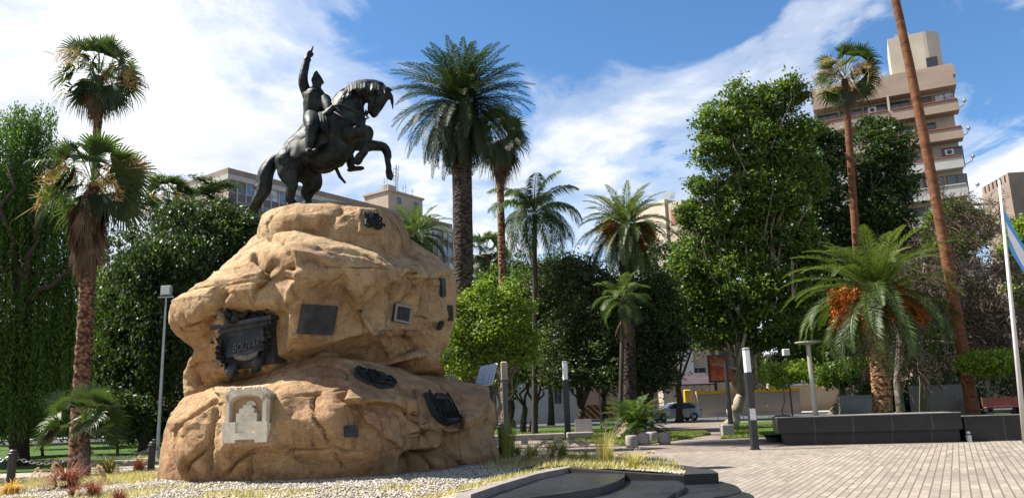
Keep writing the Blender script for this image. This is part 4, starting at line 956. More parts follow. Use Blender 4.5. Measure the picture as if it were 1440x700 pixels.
def fan_palm(name, base, top, nf, pet, r, label, mat='frond_fan', tm='palm_red', tr=(.3, .22), emax=1.4, emin=-.7, seed=1, group=None, skirt=0, skL=1.6, flowers=0, bend=(0, 0), nseg=22, bumps=.08, droopy=.5, flare=1.4, pale=None):
    rs = np.random.RandomState(seed); root = empty(name, base, 0, label, 'palm tree' if (Vector(top) - Vector(base)).length > 2.5 else 'palm', group)
    trunk_mesh(base, top, tr[0], tr[1], M[tm], root, bumps, bend, flare=flare)
    parts = []
    for i in range(nf):
        t = (i + .5) / nf; el = emax + (emin - emax) * t + rs.normal() * .17; a = ga(i) + rs.normal() * .25
        b = np.array(top) + np.array([math.cos(a), math.sin(a), 0]) * tr[1] * .5 + np.array([0, 0, .3 * (1 - t)])
        v, f = fan(b, a, el, pet * rs.uniform(.62, 1.12), r * rs.uniform(.75, 1.1), nseg, rs, droopy * (.6 + t)); parts.append((v, f, np.clip(.6 - .4 * t + rs.normal() * .13, 0, 1)))
    V, Fc, T = fixq(*merge(parts)); mesh('crown', V, Fc, M[mat], root, tint=T, world=True)
    if skirt:
        sp = []
        for i in range(skirt):
            t = i / skirt; a = ga(i) + rs.normal() * .2; b = np.array(top) + np.array([math.cos(a), math.sin(a), 0]) * tr[1] + np.array([0, 0, .1 - t * skL * .62])
            v, f = fan(b, a, -1.0 - .35 * t + rs.normal() * .1, pet * .55 * (1 - .3 * t), r * .95 * rs.uniform(.75, 1.1), 12, rs, .5, 1.0, .1); sp.append((v, f, np.clip(rs.normal(.35, .25), 0, 1)))
        V, Fc, T = fixq(*merge(sp)); mesh('dead_fronds', V, Fc, M['dead_frond'], root, tint=T, world=True)
    if flowers:
        Vs = []
        for i in range(flowers):
            a = ga(i) * 1.7 + 2.2; L = rs.uniform(1.0, 1.7) * (pet + r) * .62; el = rs.uniform(.1, 1.1); p = np.array(top) + np.array([0, 0, .2]); h = np.array([math.cos(a), math.sin(a), 0])
            path = []
            for j in range(9): t = j / 8; e_ = el - 1.9 * t ** 1.3; p = p + (h * math.cos(e_) + np.array([0, 0, math.sin(e_)])) * L / 8; path.append(p.copy())
            for j in range(8): w = np.array([-h[1], h[0], 0]) * .02; Vs.append(np.stack([path[j] - w, path[j] + w, path[j + 1] + w, path[j + 1] - w]))
            for _ in range(130):
                j = rs.randint(2, 9); c = path[j]; e = c + rs.normal(size=3) * np.array([.22, .22, .22]) + np.array([0, 0, -.12]); w = np.cross(e - c, rs.normal(size=3)); w = w / (np.linalg.norm(w) + 1e-6) * .014; Vs.append(np.stack([c, (c + e) / 2 - w, e, (c + e) / 2 + w]))
        V = np.concatenate(Vs); mesh('flower_stalks', V, np.arange(len(V)).reshape(-1, 4), M['flower_tan'], root, tint=np.repeat(rs.rand(len(V) // 4), 4), world=True)
    return root
# ------------------------------------------------------------------ palms of the square
def T_(px, py, Y): return tuple(at(px, py, Y))
def B_(px, Y, z=.02): return tuple(foot(px, Y, z))
fan_palm('fan_palm', B_(106, 27), T_(130, 262, 27), 40, 1.15, 1.15, 'large fan palm with a brown skirt of dead fronds, beside the willow on the left', tr=(.23, .22), flare=1.15, skirt=90, skL=3.6, flowers=7, seed=3, droopy=.4, bumps=.14, emin=-.45)
fan_palm('fan_palm', B_(117, 33), T_(140, 108, 33), 44, 1.1, 1.1, 'tall fan palm rising highest on the left, above the skirted one', tr=(.2, .17), flare=1.0, skirt=26, skL=1.5, flowers=7, seed=5, droopy=.45, emin=-.8)
fan_palm('fan_palm_bush', B_(118, 23.5, 0), T_(118, 605, 23.5), 30, .75, .72, 'low green fan palm bush under the skirted palm trunk', tr=(.14, .14), seed=9, mat='frond_fan', droopy=.25, emin=-.15, emax=1.35, nseg=26)
pinnate_palm('date_palm', B_(655, 32), T_(649, 150, 32), 190, 3.25, 'tall dark date palm with a dense round crown, right behind the boulder', mat='frond_dark', tm='palm_dark', tr=(.42, .42), emax=1.5, emin=-1.5, droop=1.0, ll=.42, wl=.05, nl=54, vee=.3, hang=.2, seed=2, bumps=.05)
fan_palm('fan_palm', B_(712, 44), T_(702, 200, 44), 38, 1.0, 1.2, 'slender fan palm half hidden behind the dark date palm', tr=(.26, .2), skirt=40, skL=2.6, seed=8, mat='frond_dark', droopy=.6, emin=-.9)
pinnate_palm('queen_palm', B_(752, 45), T_(752, 302, 45), 30, 3.6, 'slim queen palm with feathery drooping fronds and a dark thin trunk', mat='frond_date', tm='bark_dark', tr=(.17, .13), emax=1.45, emin=-.35, droop=2.1, ll=.8, wl=.06, nl=74, vee=.1, hang=.6, seed=14, bumps=.02, boots=False)
fan_palm('fan_palm', B_(690, 60), T_(683, 358, 60), 36, 1.1, 1.2, 'short shaggy fan palm between the date palm and the queen palm', skirt=50, skL=3.6, tr=(.5, .35), seed=10, mat='frond_fan', droopy=.6)
pinnate_palm('date_palm', B_(886, 42), T_(880, 322, 42), 105, 2.95, 'date palm with orange fruit in front of the beige roof block', mat='frond_yellow', tm='palm_dark', tr=(.40, .38), emax=1.5, emin=-1.15, droop=1.15, ll=.42, wl=.05, nl=50, vee=.4, seed=4, fruit=30)
pinnate_palm('queen_palm', B_(872, 38), T_(876, 425, 38), 20, 1.75, 'small young palm standing just below the orange-fruited date palm', mat='frond_date', tm='bark_dark', tr=(.12, .10), emax=1.5, emin=-.4, droop=1.5, ll=.45, wl=.045, nl=44, vee=.2, hang=.35, seed=16, skirt=5)
pinnate_palm('date_palm', B_(590, 40), T_(585, 336, 40), 48, 2.2, 'palm crown just clearing the right shoulder of the boulder', mat='frond_date', tm='palm_dark', tr=(.35, .3), emax=1.4, emin=-.9, droop=1.3, ll=.45, nl=44, seed=6)
fan_palm('fan_palm', B_(236, 46), T_(236, 282, 46), 40, 1.0, 1.15, 'pale fan palm above the dark trees left of the boulder', tr=(.25, .2), skirt=10, flowers=3, seed=12, mat='frond_fan', emin=-.8)
fan_palm('fan_palm', B_(1222, 48), T_(1188, 112, 48), 34, 1.35, 1.25, 'fan palm with dangling tan flower stalks in front of the tall building', tr=(.28, .21), tm='palm_smooth', skirt=14, skL=1.0, flowers=16, seed=15, droopy=.4, emin=-.6, bumps=.02)
fan_palm('fan_palm', B_(1372, 29.5, .3), T_(1204, -240, 29.5), 46, 1.2, 1.3, 'very tall bare palm trunk leaning left, its crown above the picture', tr=(.23, .13), tm='palm_smooth', skirt=30, skL=2, seed=17, bumps=.02, flare=1.15, bend=(.25, 0))
pinnate_palm('date_palm', B_(1243, 29.5, .3), T_(1231, 420, 29.5), 88, 3.45, 'broad date palm with orange fruit clusters in the black planter', mat='frond_yellow', tm='palm_tan', tr=(.33, .34), emax=1.5, emin=-.55, droop=1.4, ll=.46, wl=.045, nl=60, vee=.42, hang=.15, seed=21, fruit=40, bumps=.12)
pinnate_palm('palm_bush', B_(893, 35, 0), tuple(foot(893, 35, .45)), 44, 1.65, 'bushy young palm growing beside the round stone seats', mat='frond_date', tm='palm_tan', tr=(.2, .2), emax=1.4, emin=.0, droop=1.1, ll=.42, wl=.045, nl=34, vee=.3, seed=23, boots=False)
# ------------------------------------------------------------------ broadleaf trees
# willow: hanging strands
def willow():
    rs = np.random.RandomState(4); Y = 31; root = empty('willow_tree', B_(28, Y), 0, 'large weeping willow with hanging green strands at the left edge', 'tree')
    mb = MB(); f0 = at(30, 430, Y); mb.tube([B_(28, Y, -.1), tuple(at(26, 520, Y)), tuple(f0)], [.36, .28, .22], 12)
    for q in ((-40, 240), (10, 230), (50, 240), (85, 300), (-20, 300), (60, 300), (-90, 260), (100, 380)): limb(mb, f0, at(q[0], q[1], Y + rs.uniform(-2, 2)), .2, .05, rs, 6, .1, 7)
    mb.build('trunk', M['bark_dark'], root, True, True)
    lob = [(-60, 260, 70, 90), (20, 190, 50, 48), (60, 250, 45, 70), (0, 300, 60, 80), (85, 330, 30, 60), (-110, 330, 70, 90), (60, 160, 22, 22), (28, 160, 26, 24), (80, 400, 34, 50), (20, 420, 60, 50), (105, 350, 18, 30), (0, 480, 60, 50), (60, 480, 44, 46), (95, 440, 22, 40), (-70, 450, 60, 60), (30, 540, 60, 26)]
    C = []; A = []; T = []
    for (px, py, rx, ry) in lob:
        k = Y / F * 1.05; n = int(rx * ry / 11)
        for _ in range(n):
            d = randdir(1, rs, .2)[0]; p = np.array(at(px, py, Y)) + d * np.array([rx, rx * .8, ry]) * k * rs.uniform(.55, 1); L = rs.uniform(.8, 3.0); m = int(L * 17); x = p.copy(); dr = rs.normal(size=2) * .12; t0 = np.clip(rs.normal(.5, .33), 0, 1)
            for i in range(m):
                x = x + np.array([dr[0] * (1 - i / m) * .06, dr[1] * (1 - i / m) * .06, -L / m]); 
                if x[2] < .9: break
                C.append(x + rs.normal(size=3) * .05); A.append((rs.normal() * .5, rs.normal() * .5, -1)); T.append(np.clip(t0 + rs.normal() * .12, 0, 1))
    C = np.array(C); A = np.array(A); A /= np.linalg.norm(A, axis=1, keepdims=True); N = randdir(len(C), rs); Bv = np.cross(A, N); Bv /= np.linalg.norm(Bv, axis=1, keepdims=True)
    V, Fc = quads_from(C, A * .085, Bv * .026); mesh('crown', V, Fc, M['leaf_willow'], root, tint=np.repeat(T, 4), world=True)
    print('willow', len(C))
willow()
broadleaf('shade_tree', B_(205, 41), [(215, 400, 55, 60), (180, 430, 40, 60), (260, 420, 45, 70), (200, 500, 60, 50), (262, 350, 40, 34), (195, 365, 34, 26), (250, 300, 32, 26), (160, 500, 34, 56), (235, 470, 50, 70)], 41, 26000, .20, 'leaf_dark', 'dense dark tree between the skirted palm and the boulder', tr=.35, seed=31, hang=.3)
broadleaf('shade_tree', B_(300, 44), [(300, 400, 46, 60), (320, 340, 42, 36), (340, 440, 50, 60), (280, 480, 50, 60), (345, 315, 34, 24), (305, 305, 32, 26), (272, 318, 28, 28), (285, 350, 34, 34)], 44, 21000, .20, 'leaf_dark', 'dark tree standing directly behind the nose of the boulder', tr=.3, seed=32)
broadleaf('leafy_tree', B_(160, 52), [(150, 410, 34, 28), (185, 430, 40, 30), (140, 440, 22, 30), (180, 470, 40, 30)], 52, 11000, .24, 'leaf_bright', 'sunlit yellow-green tree glimpsed right of the red palm trunk', tr=.25, seed=33)
broadleaf('leafy_tree', B_(330, 50), [(318, 372, 22, 22), (345, 360, 18, 20)], 50, 3500, .24, 'leaf_bright', 'bright green treetop peeping over the left shoulder of the boulder', tr=.2, seed=34)
def cedar():
    rs = np.random.RandomState(6); Y = 58; b = B_(300, Y); root = empty('cedar_tree', b, 0, 'dark cedar with flat layered branches in front of the long office block', 'tree'); mb = MB(); top = at(297, 248, Y)
    mb.tube([b, tuple(Vector(b).lerp(top, .6)), tuple(top)], [.5, .32, .05], 10); C = []; Hh = (top - Vector(b)).length
    for i in range(64):
        t = .25 + .73 * i / 64; p = Vector(b).lerp(top, t); a = ga(i); L = (1 - t) * 6.5 + 1.6; L *= rs.uniform(.75, 1.1); e = p + Vector((math.cos(a) * L, math.sin(a) * L, rs.uniform(-.3, .5))); mb.tube([tuple(p), tuple(p.lerp(e, .5) + Vector((0, 0, .15))), tuple(e)], [.10, .06, .02], 5)
        m = int(L * 260); u_ = rs.uniform(.2, 1, m); q = np.array(p)[None] * (1 - u_[:, None]) + np.array(e)[None] * u_[:, None]; w_ = np.abs(1.0 - np.abs(u_ - .6)) * .75; q[:, 0] += rs.normal(size=m) * w_ * .7; q[:, 1] += rs.normal(size=m) * w_ * .7; q[:, 2] += rs.normal(size=m) * .10 + .1; C.append(q)
    mb.build('trunk', M['bark_dark'], root, True, True); C = np.concatenate(C); n = len(C); a = randdir(n, rs); a[:, 2] *= .3; bq = np.cross(a, [0, 0, 1]); bq /= np.linalg.norm(bq, axis=1, keepdims=True); V, Fc = quads_from(C, a * .16, bq * .05); mesh('crown', V, Fc, M['leaf_dark'], root, tint=np.repeat(rs.rand(n) * .7, 4), world=True)
cedar()
broadleaf('leafy_tree', B_(668, 29), [(655, 460, 30, 22), (690, 432, 26, 16), (712, 418, 20, 12), (676, 404, 15, 11), (735, 432, 16, 12), (690, 465, 34, 20), (640, 492, 26, 20), (726, 462, 24, 18), (745, 476, 16, 14), (654, 518, 34, 12), (700, 495, 34, 18), (640, 430, 16, 14), (660, 420, 14, 10), (738, 500, 20, 14), (722, 400, 9, 8)], 29, 14000, .12, 'leaf_bright', 'light green leafy tree right beside the boulder', barkm='bark_grey', tr=.16, seed=35, clump=.4, trunks=2)
broadleaf('shade_tree', B_(735, 50), [(740, 420, 40, 38), (780, 440, 38, 44), (735, 490, 40, 44), (780, 500, 40, 40), (710, 520, 30, 30), (700, 400, 30, 26)], 50, 17000, .20, 'leaf_mid', 'green tree behind the trunk of the queen palm', tr=.24, seed=36, trunks=2)
broadleaf('shade_tree', B_(818, 46), [(800, 396, 40, 40), (765, 395, 30, 28), (835, 430, 44, 48), (835, 470, 44, 44), (795, 480, 44, 44), (840, 510, 48, 34), (790, 525, 40, 26), (815, 380, 28, 26), (850, 395, 30, 30)], 46, 22000, .17, 'leaf_olive', 'dark olive-green tree behind the slim white-topped lamp', tr=.26, seed=37)
broadleaf('shade_tree', B_(896, 44), [(900, 430, 44, 44), (880, 480, 48, 44), (925, 490, 36, 40), (890, 520, 50, 30), (935, 440, 30, 36), (925, 400, 26, 30), (950, 480, 20, 30), (925, 530, 30, 20)], 44, 22000, .17, 'leaf_dark', 'heavy dark tree shading the parked silver car', tr=.4, seed=38)
PL = [(1010, 175, 32, 32), (1040, 150, 34, 34), (1085, 150, 34, 38), (1000, 215, 28, 26), (1055, 210, 46, 46), (1105, 215, 36, 46), (1085, 270, 50, 48), (1035, 280, 46, 44), (1000, 315, 36, 34), (975, 300, 28, 22), (1060, 340, 56, 44), (990, 370, 44, 36), (1110, 330, 40, 50), (1040, 400, 52, 40), (985, 420, 36, 36), (1100, 410, 44, 44), (968, 380, 22, 30), (1075, 460, 40, 34), (1005, 465, 34, 30), (1120, 470, 34, 40), (1110, 120, 18, 18), (1100, 520, 30, 22), (958, 430, 20, 24), (1128, 185, 22, 26), (1135, 250, 26, 34), (1128, 130, 14, 16), (1140, 360, 26, 34), (990, 260, 22, 22)]
broadleaf('plane_tree', B_(1026, 47), PL, 47, 76000, .225, 'leaf_mid', 'tall green plane tree with a pale mottled trunk, left of the high-rise', barkm='bark_plane', tr=.42, seed=39, lean=-.5, per=34, fork=.55)
PD = [(1160, 215, 34, 40), (1150, 270, 36, 44), (1215, 260, 30, 40), (1245, 210, 36, 34), (1265, 250, 26, 40), (1235, 300, 44, 34), (1170, 330, 44, 44), (1150, 400, 40, 50), (1190, 440, 50, 50), (1260, 330, 30, 34), (1130, 460, 30, 44), (1170, 500, 50, 34), (1140, 190, 20, 24), (1230, 180, 24, 18)]
broadleaf('plane_tree', B_(1166, 52), PD, 52, 54000, .23, 'leaf_dark', 'dark plane tree behind the fan palm, covering the foot of the high-rise', barkm='bark_grey', tr=.4, seed=40, per=34, trunks=2)
broadleaf('shade_tree', B_(1345, 56), [(1345, 305, 34, 22), (1375, 320, 22, 24), (1315, 330, 24, 20), (1340, 345, 40, 20)], 56, 9000, .22, 'leaf_mid', 'green treetop rising behind the bare twiggy tree', tr=.25, seed=41)
broadleaf('leafy_tree', B_(1425, 44), [(1425, 350, 18, 22), (1448, 340, 26, 40), (1440, 400, 26, 30)], 44, 6000, .2, 'leaf_bright', 'yellowish leafy tree behind the flag at the right edge', tr=.2, seed=42)
# background fill along the far side
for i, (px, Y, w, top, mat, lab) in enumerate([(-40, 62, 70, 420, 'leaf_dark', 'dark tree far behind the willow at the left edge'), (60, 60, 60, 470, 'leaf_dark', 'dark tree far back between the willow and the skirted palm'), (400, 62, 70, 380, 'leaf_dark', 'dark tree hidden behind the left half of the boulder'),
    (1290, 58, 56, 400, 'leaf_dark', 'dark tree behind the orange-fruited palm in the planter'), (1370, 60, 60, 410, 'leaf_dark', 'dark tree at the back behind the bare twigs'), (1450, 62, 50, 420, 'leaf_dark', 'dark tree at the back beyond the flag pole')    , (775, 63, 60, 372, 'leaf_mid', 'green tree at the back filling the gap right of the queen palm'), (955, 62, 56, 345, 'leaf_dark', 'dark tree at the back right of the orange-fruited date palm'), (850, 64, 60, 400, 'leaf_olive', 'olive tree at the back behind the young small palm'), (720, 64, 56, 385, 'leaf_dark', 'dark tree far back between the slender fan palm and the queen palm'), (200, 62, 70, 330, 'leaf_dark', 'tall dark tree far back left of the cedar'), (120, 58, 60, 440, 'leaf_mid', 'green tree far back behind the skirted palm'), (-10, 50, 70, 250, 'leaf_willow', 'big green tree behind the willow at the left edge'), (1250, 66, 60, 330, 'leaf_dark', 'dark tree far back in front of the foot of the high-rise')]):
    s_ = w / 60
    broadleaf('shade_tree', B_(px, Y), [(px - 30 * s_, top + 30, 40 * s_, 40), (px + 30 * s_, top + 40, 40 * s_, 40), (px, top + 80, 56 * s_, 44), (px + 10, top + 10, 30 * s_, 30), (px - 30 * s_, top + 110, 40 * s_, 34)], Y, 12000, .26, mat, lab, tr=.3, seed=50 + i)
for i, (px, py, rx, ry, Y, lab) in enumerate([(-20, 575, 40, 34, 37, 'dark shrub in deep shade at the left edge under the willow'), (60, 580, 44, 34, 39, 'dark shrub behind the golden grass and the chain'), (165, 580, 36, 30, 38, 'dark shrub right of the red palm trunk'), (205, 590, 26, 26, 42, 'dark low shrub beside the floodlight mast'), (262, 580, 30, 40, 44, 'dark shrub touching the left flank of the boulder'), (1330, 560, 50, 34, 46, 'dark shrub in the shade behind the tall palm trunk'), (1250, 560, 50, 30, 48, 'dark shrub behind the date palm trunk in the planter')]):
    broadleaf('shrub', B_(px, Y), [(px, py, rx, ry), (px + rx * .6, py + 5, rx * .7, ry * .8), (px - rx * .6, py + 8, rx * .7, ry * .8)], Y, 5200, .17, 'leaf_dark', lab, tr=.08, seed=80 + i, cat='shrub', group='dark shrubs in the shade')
for i, (x, y, h, lab) in enumerate([(-25, 24, 13, 'unseen tree added outside the left edge to shade the lawn, nearest the camera'), (-27, 34, 14, 'unseen tree added outside the left edge to shade the lawn, beyond the willow')]):
    rs_ = np.random.RandomState(i); s_ = Vector((x, y, 0)); px_, py_ = proj((x, y, h * .6)); k_ = F / y  # out-of-view trees, added to throw shade over the left side
    broadleaf('shade_tree', (x, y, 0), [(px_ + rs_.uniform(-2, 2) * k_, py_ + rs_.uniform(-3, 3) * k_, 2.4 * k_, 2.2 * k_) for _ in range(7)], y, 9000, .26, 'leaf_dark', lab, tr=.35, seed=90 + i)
# small young trees
broadleaf('young_tree', B_(1388, 28.2, .3), [(1385, 508, 26, 13), (1410, 503, 18, 10), (1365, 513, 16, 10), (1395, 520, 22, 9)], 28.2, 4200, .10, 'leaf_bright', 'small bright green tree with a thin stem beside the tall palm trunk', barkm='bark_grey', tr=.035, seed=60, clump=.3, fork=.9)
broadleaf('young_tree', B_(1103, 31), [(1100, 528, 24, 14), (1120, 520, 16, 12), (1085, 520, 14, 12)], 31, 2200, .11, 'leaf_bright', 'small light green tree behind the left end of the black planter', barkm='bark_grey', tr=.035, seed=61, clump=.35, fork=.9)
broadleaf('young_tree', B_(1180, 32), [(1178, 522, 26, 13), (1200, 515, 14, 12), (1160, 528, 14, 10)], 32, 2200, .11, 'leaf_mid', 'small green tree between the pale park lamp and the date palm', barkm='bark_grey', tr=.035, seed=62, clump=.35, fork=.9)
# bare twiggy tree
def bare():
    rs = np.random.RandomState(9); Y = 36; b = B_(1300, Y, .05); root = empty('bare_tree', b, 0, 'bare tree with a mass of fine pale twigs between the palm trunk and the flag', 'tree'); mb = MB(); Vs = []
    mb.tube([b, tuple(at(1300, 540, Y)), tuple(at(1292, 480, Y))], [.24, .2, .16], 10); b2 = B_(1270, Y - 1, .05); mb.tube([b2, tuple(at(1262, 540, Y)), tuple(at(1266, 470, Y))], [.2, .17, .14], 10)
    f0 = at(1292, 480, Y); segs = []
    def grow(p, d, L, r, lv):
        n = 5; x = np.array(p)
        for i in range(n):
            d = d + rs.normal(size=3) * .20 + np.array([0, 0, -.03 * lv]); d = d / np.linalg.norm(d); y = x + d * L / n; segs.append((x, y, r * (1 - i / n * .5))); x = y
            if lv < 4 and rs.rand() < (.95 if lv < 3 else .75):
                for _ in range(2 if lv > 1 else 1):
                    dd = d + rs.normal(size=3) * .75; dd /= np.linalg.norm(dd); grow(x, dd, L * rs.uniform(.5, .75), r * .55, lv + 1)
    for q in [(1250, 430), (1300, 370), (1330, 340), (1370, 360), (1400, 400), (1420, 440), (1350, 430), (1320, 440), (1385, 470), (1285, 400), (1340, 480), (1415, 490), (1290, 490)]:
        e = np.array(at(q[0], q[1], Y + rs.uniform(-1.5, 1.5))); limb(mb, f0, e, .09, .05, rs, 5, .1, 6); d = e - np.array(f0); d /= np.linalg.norm(d); m = (np.array(f0) + e) / 2; grow(m, d, 1.9, .03, 1); grow(e, d, 1.9, .03, 1); grow(e, randdir(1, rs, .1)[0], 1.9, .03, 1)
    for a, c, r in segs:
        d = c - a; w = np.cross(d, rs.normal(size=3)); w = w / np.linalg.norm(w) * max(.011, r * .8); w2 = np.cross(d, w); w2 = w2 / np.linalg.norm(w2) * np.linalg.norm(w); Vs.append(np.stack([a - w, a + w, c + w * .8, c - w * .8])); Vs.append(np.stack([a - w2, a + w2, c + w2 * .8, c - w2 * .8]))
    V = np.concatenate(Vs); print('bare', len(segs)); mb.build('trunk', M['bark_grey'], root, True, True); mesh('crown', V, np.arange(len(V)).reshape(-1, 4), M['twig'], root, tint=np.repeat(rs.rand(len(segs)), 8), world=True)
bare()
# ------------------------------------------------------------------ buildings
def rz(px, py, z): 
    d = ray(px, py); return EYE + d * ((z - EYE.z) / d.z)
def frame(A, B):
    """local frame: x along A->B, y into the building, origin at A on the ground"""
    A = Vector((A[0], A[1], 0)); B = Vector((B[0], B[1], 0)); u = (B - A).normalized(); v = Vector((-u.y, u.x, 0))
    if v.y < 0: v = -v
    Mx = Matrix(((u.x, v.x, 0, A.x), (u.y, v.y, 0, A.y), (0, 0, 1, 0), (0, 0, 0, 1))); return Mx, (B - A).length
def glass(name, c, rough=.15):
    t = NT(name); n = t.noise(t.pos(), .9, 3, .5); t.set(t.ramp(n, [(.35, tuple(x * .5 for x in c)), (.65, tuple(x * 1.6 for x in c))]), rough, 0, .8); return t.m
M['gl_dark'] = glass('glass_dark', (.03, .04, .055)); M['gl_blue'] = glass('glass_blue', (.07, .14, .26), .12); M['gl_pale'] = glass('glass_pale', (.26, .30, .34), .3)
M['spandrel'] = simple('spandrel_panel', (.075, .055, .06), .4, var=.3, sc=.6); M['spandrel_red'] = simple('spandrel_red', (.16, .07, .055), .5, var=.3, sc=.6)
M['mullion'] = simple('pale_mullion', (.33, .32, .30), .6); M['beige'] = simple('beige_render', (.32, .265, .205), .85, var=.16, sc=.35, bump=.2)
M['roofedge'] = simple('brown_parapet', (.21, .16, .13), .85, var=.2, sc=.5); M['cream'] = simple('cream_render', (.42, .365, .285), .85, var=.16, sc=.3, bump=.2)
M['pinkish'] = simple('warm_balcony', (.31, .235, .18), .85, var=.14, sc=.4, bump=.15); M['paleconc'] = simple('pale_balcony', (.42, .41, .385), .85, var=.14, sc=.4)
M['redrail'] = simple('red_rail', (.23, .07, .05), .7); M['white'] = simple('white_paint', (.52, .52, .50), .7, var=.08); M['grey'] = simple('grey_paint', (.25, .25, .25), .7)
M['metal'] = simple('galvanised', (.35, .36, .37), .4, .7, .15); M['black'] = simple('black_paint', (.018, .019, .02), .45, var=.3); M['yellow'] = simple('yellow_paint', (.60, .36, .02), .6)
# the long office block on the left
Zr = 40.0; A = rz(322, 243, Zr); Bq = rz(637, 321, Zr)
FM, WL = frame(A, Bq)
office = empty('office_block', (A.x, A.y, 0), 0, 'long pale office block with rows of blue and dark windows behind the statue', 'building')
w_ = MB(FM); w_.box(0, .25, 0, WL, 16, Zr - 1.1); w_.build('wall', M['beige'], office, world=True)
rf = MB(FM); rf.box(-.4, -.35, Zr - 1.1, WL + .3, 16.3, Zr - .25); rf.build('roof_slab', M['mullion'], office, world=True)
rp = MB(FM); rp.box(-.1, .15, Zr - .25, WL, 15.8, Zr + .9); rp.build('parapet', M['roofedge'], office, world=True)
FH = 3.35; nb = 34; bw = WL / nb; rs = np.random.RandomState(3)
mu = MB(FM)
for i in range(nb + 1): mu.box(i * bw - .07, -.14, 8, i * bw + .07, .22, Zr - 1.1)
mu.build('mullions', M['mullion'], office, world=True)
wproto = {}; nwin = 0; restall = MB()
for fl in range(8):
    z1 = Zr - 1.15 - fl * FH; z0 = z1 - 1.85
    fr = MB(FM); fr.box(0, .02, z0 - .08, WL, .24, z0 + .0); fr.box(0, .02, z1 - .02, WL, .24, z1 + .05); row = fr.build('window_row', M['mullion'], office, world=True)
    sel = rs.rand(nb); rest = MB(FM); rot_ = math.atan2(FM[1][0], FM[0][0])
    for i in range(nb):
        if nwin < 98 and i > 1:
            mt = 'gl_blue' if sel[i] < .42 else 'gl_dark' if sel[i] < .72 else 'gl_pale'
            if mt not in wproto: g = MB(); g.box(.08, .10, 0, bw - .08, .16, 1.83); wproto[mt] = g.build('window', M[mt], office)
            q_ = wproto[mt] if not wproto[mt].get('used') else dup(wproto[mt], office)
            wproto[mt]['used'] = 1; p_w = FM @ Vector((i * bw, 0, z0)); q_.location = p_w - office.location; q_.rotation_euler.z = rot_; nwin += 1
        else: rest.box(i * bw + .08, .10, z0, (i + 1) * bw - .08, .16, z1 - .02)
    if rest.V: restall.V += rest.V; k0 = len(restall.V) - len(rest.V); restall.F += [tuple(j + k0 for j in f) for f in rest.F]
    sp = MB(FM); sp2 = MB(FM); sp.box(0, .05, z0 - (FH - 1.85), WL, .2, z0 - .08)
    sp.build('spandrel', M['spandrel'], office, world=True)
    if sp2.V: sp2.build('spandrel', M['spandrel_red'], office, world=True)
tag(restall.build('windows', M['gl_dark'], office, world=True), kind='stuff')
for v_ in wproto.values(): del v_['used']
for c_ in office.children:
    if 'used' in c_: del c_['used']
# roof house and antennas
ux = lambda px, py, z: (FM.inverted() @ rz(px, py, z))
a0 = ux(534, 262, Zr + 5.2); a1 = ux(584, 255, Zr + 5.2); x0, x1 = WL * .70, WL * .885
ph = MB(FM); ph.box(x0, 3, Zr, x1, 10, Zr + 5.6); ph.box(x0 - .3, 2.7, Zr + 5.6, x1 + .3, 10.3, Zr + 6.0); ph.box(x0 + 1, 4, Zr + 6, x0 + 3.2, 6, Zr + 7.4); ph.build('roof_house', M['beige'], office, world=True)
for q in (.30, .80):
    o_ = MB(FM); xx = x0 + (x1 - x0) * q; o_.box(xx - .8, 2.93, Zr + 3.2, xx + .8, 3.05, Zr + 5.0); f_ = o_.build('window', M['mullion'], office, world=True); o_ = MB(FM); o_.box(xx - .65, 2.90, Zr + 3.35, xx + .65, 2.96, Zr + 4.85); o_.build('pane', M['gl_dark'], f_, world=True)
def mast(x, y, z0, h, w=.28):
    m = MB(FM)
    for dx, dy in ((-w, -w), (w, -w), (0, w)): m.tube([(x + dx, y + dy, z0), (x + dx * .3, y + dy * .3, z0 + h)], .06, 5)
    for i in range(10): z = z0 + h * i / 10; k = w * (1 - .07 * i); m.tube([(x - k, y - k, z), (x + k, y - k, z + h / 20), (x, y + k, z + h / 10), (x - k, y - k, z + h / 10)], .035, 4)
    for i in range(4): z = z0 + h * (.5 + .12 * i); m.tube([(x - .7, y, z), (x + .7, y, z)], .05, 4); m.tube([(x + (.7 if i % 2 else -.7), y, z - .5), (x + (.7 if i % 2 else -.7), y, z + .9)], .08, 5)
    m.build('antenna_mast', M['metal'], office, world=True)
mast(x0 + (x1 - x0) * .42, 5, Zr + 6, 6.5)
for q, h in ((.08, 3.0), (.16, 4.0), (.62, 2.6), (.70, 3.2), (.9, 2.4)):
    m = MB(FM); x = x0 + (x1 - x0) * q; m.tube([(x, 5, Zr + 6), (x, 5, Zr + 6 + h)], .06, 5); m.tube([(x - .5, 5, Zr + 6 + h * .7), (x + .5, 5, Zr + 6 + h * .7)], .04, 4); m.build('aerial', M['metal'], office, world=True)
m = MB(FM); m.box(WL * .87, 2, Zr + .9, WL * .96, 4, Zr + 2.0); m.build('roof_unit', M['grey'], office, world=True)
for i in range(9):
    m = MB(FM); x = rs.uniform(.45, .98) * WL; fl = rs.randint(0, 4); z = Zr - 1.15 - fl * FH - 2.6; m.box(x - .5, -.45, z, x + .5, .0, z + .75); m.build('air_conditioner', M['white'], office, world=True)
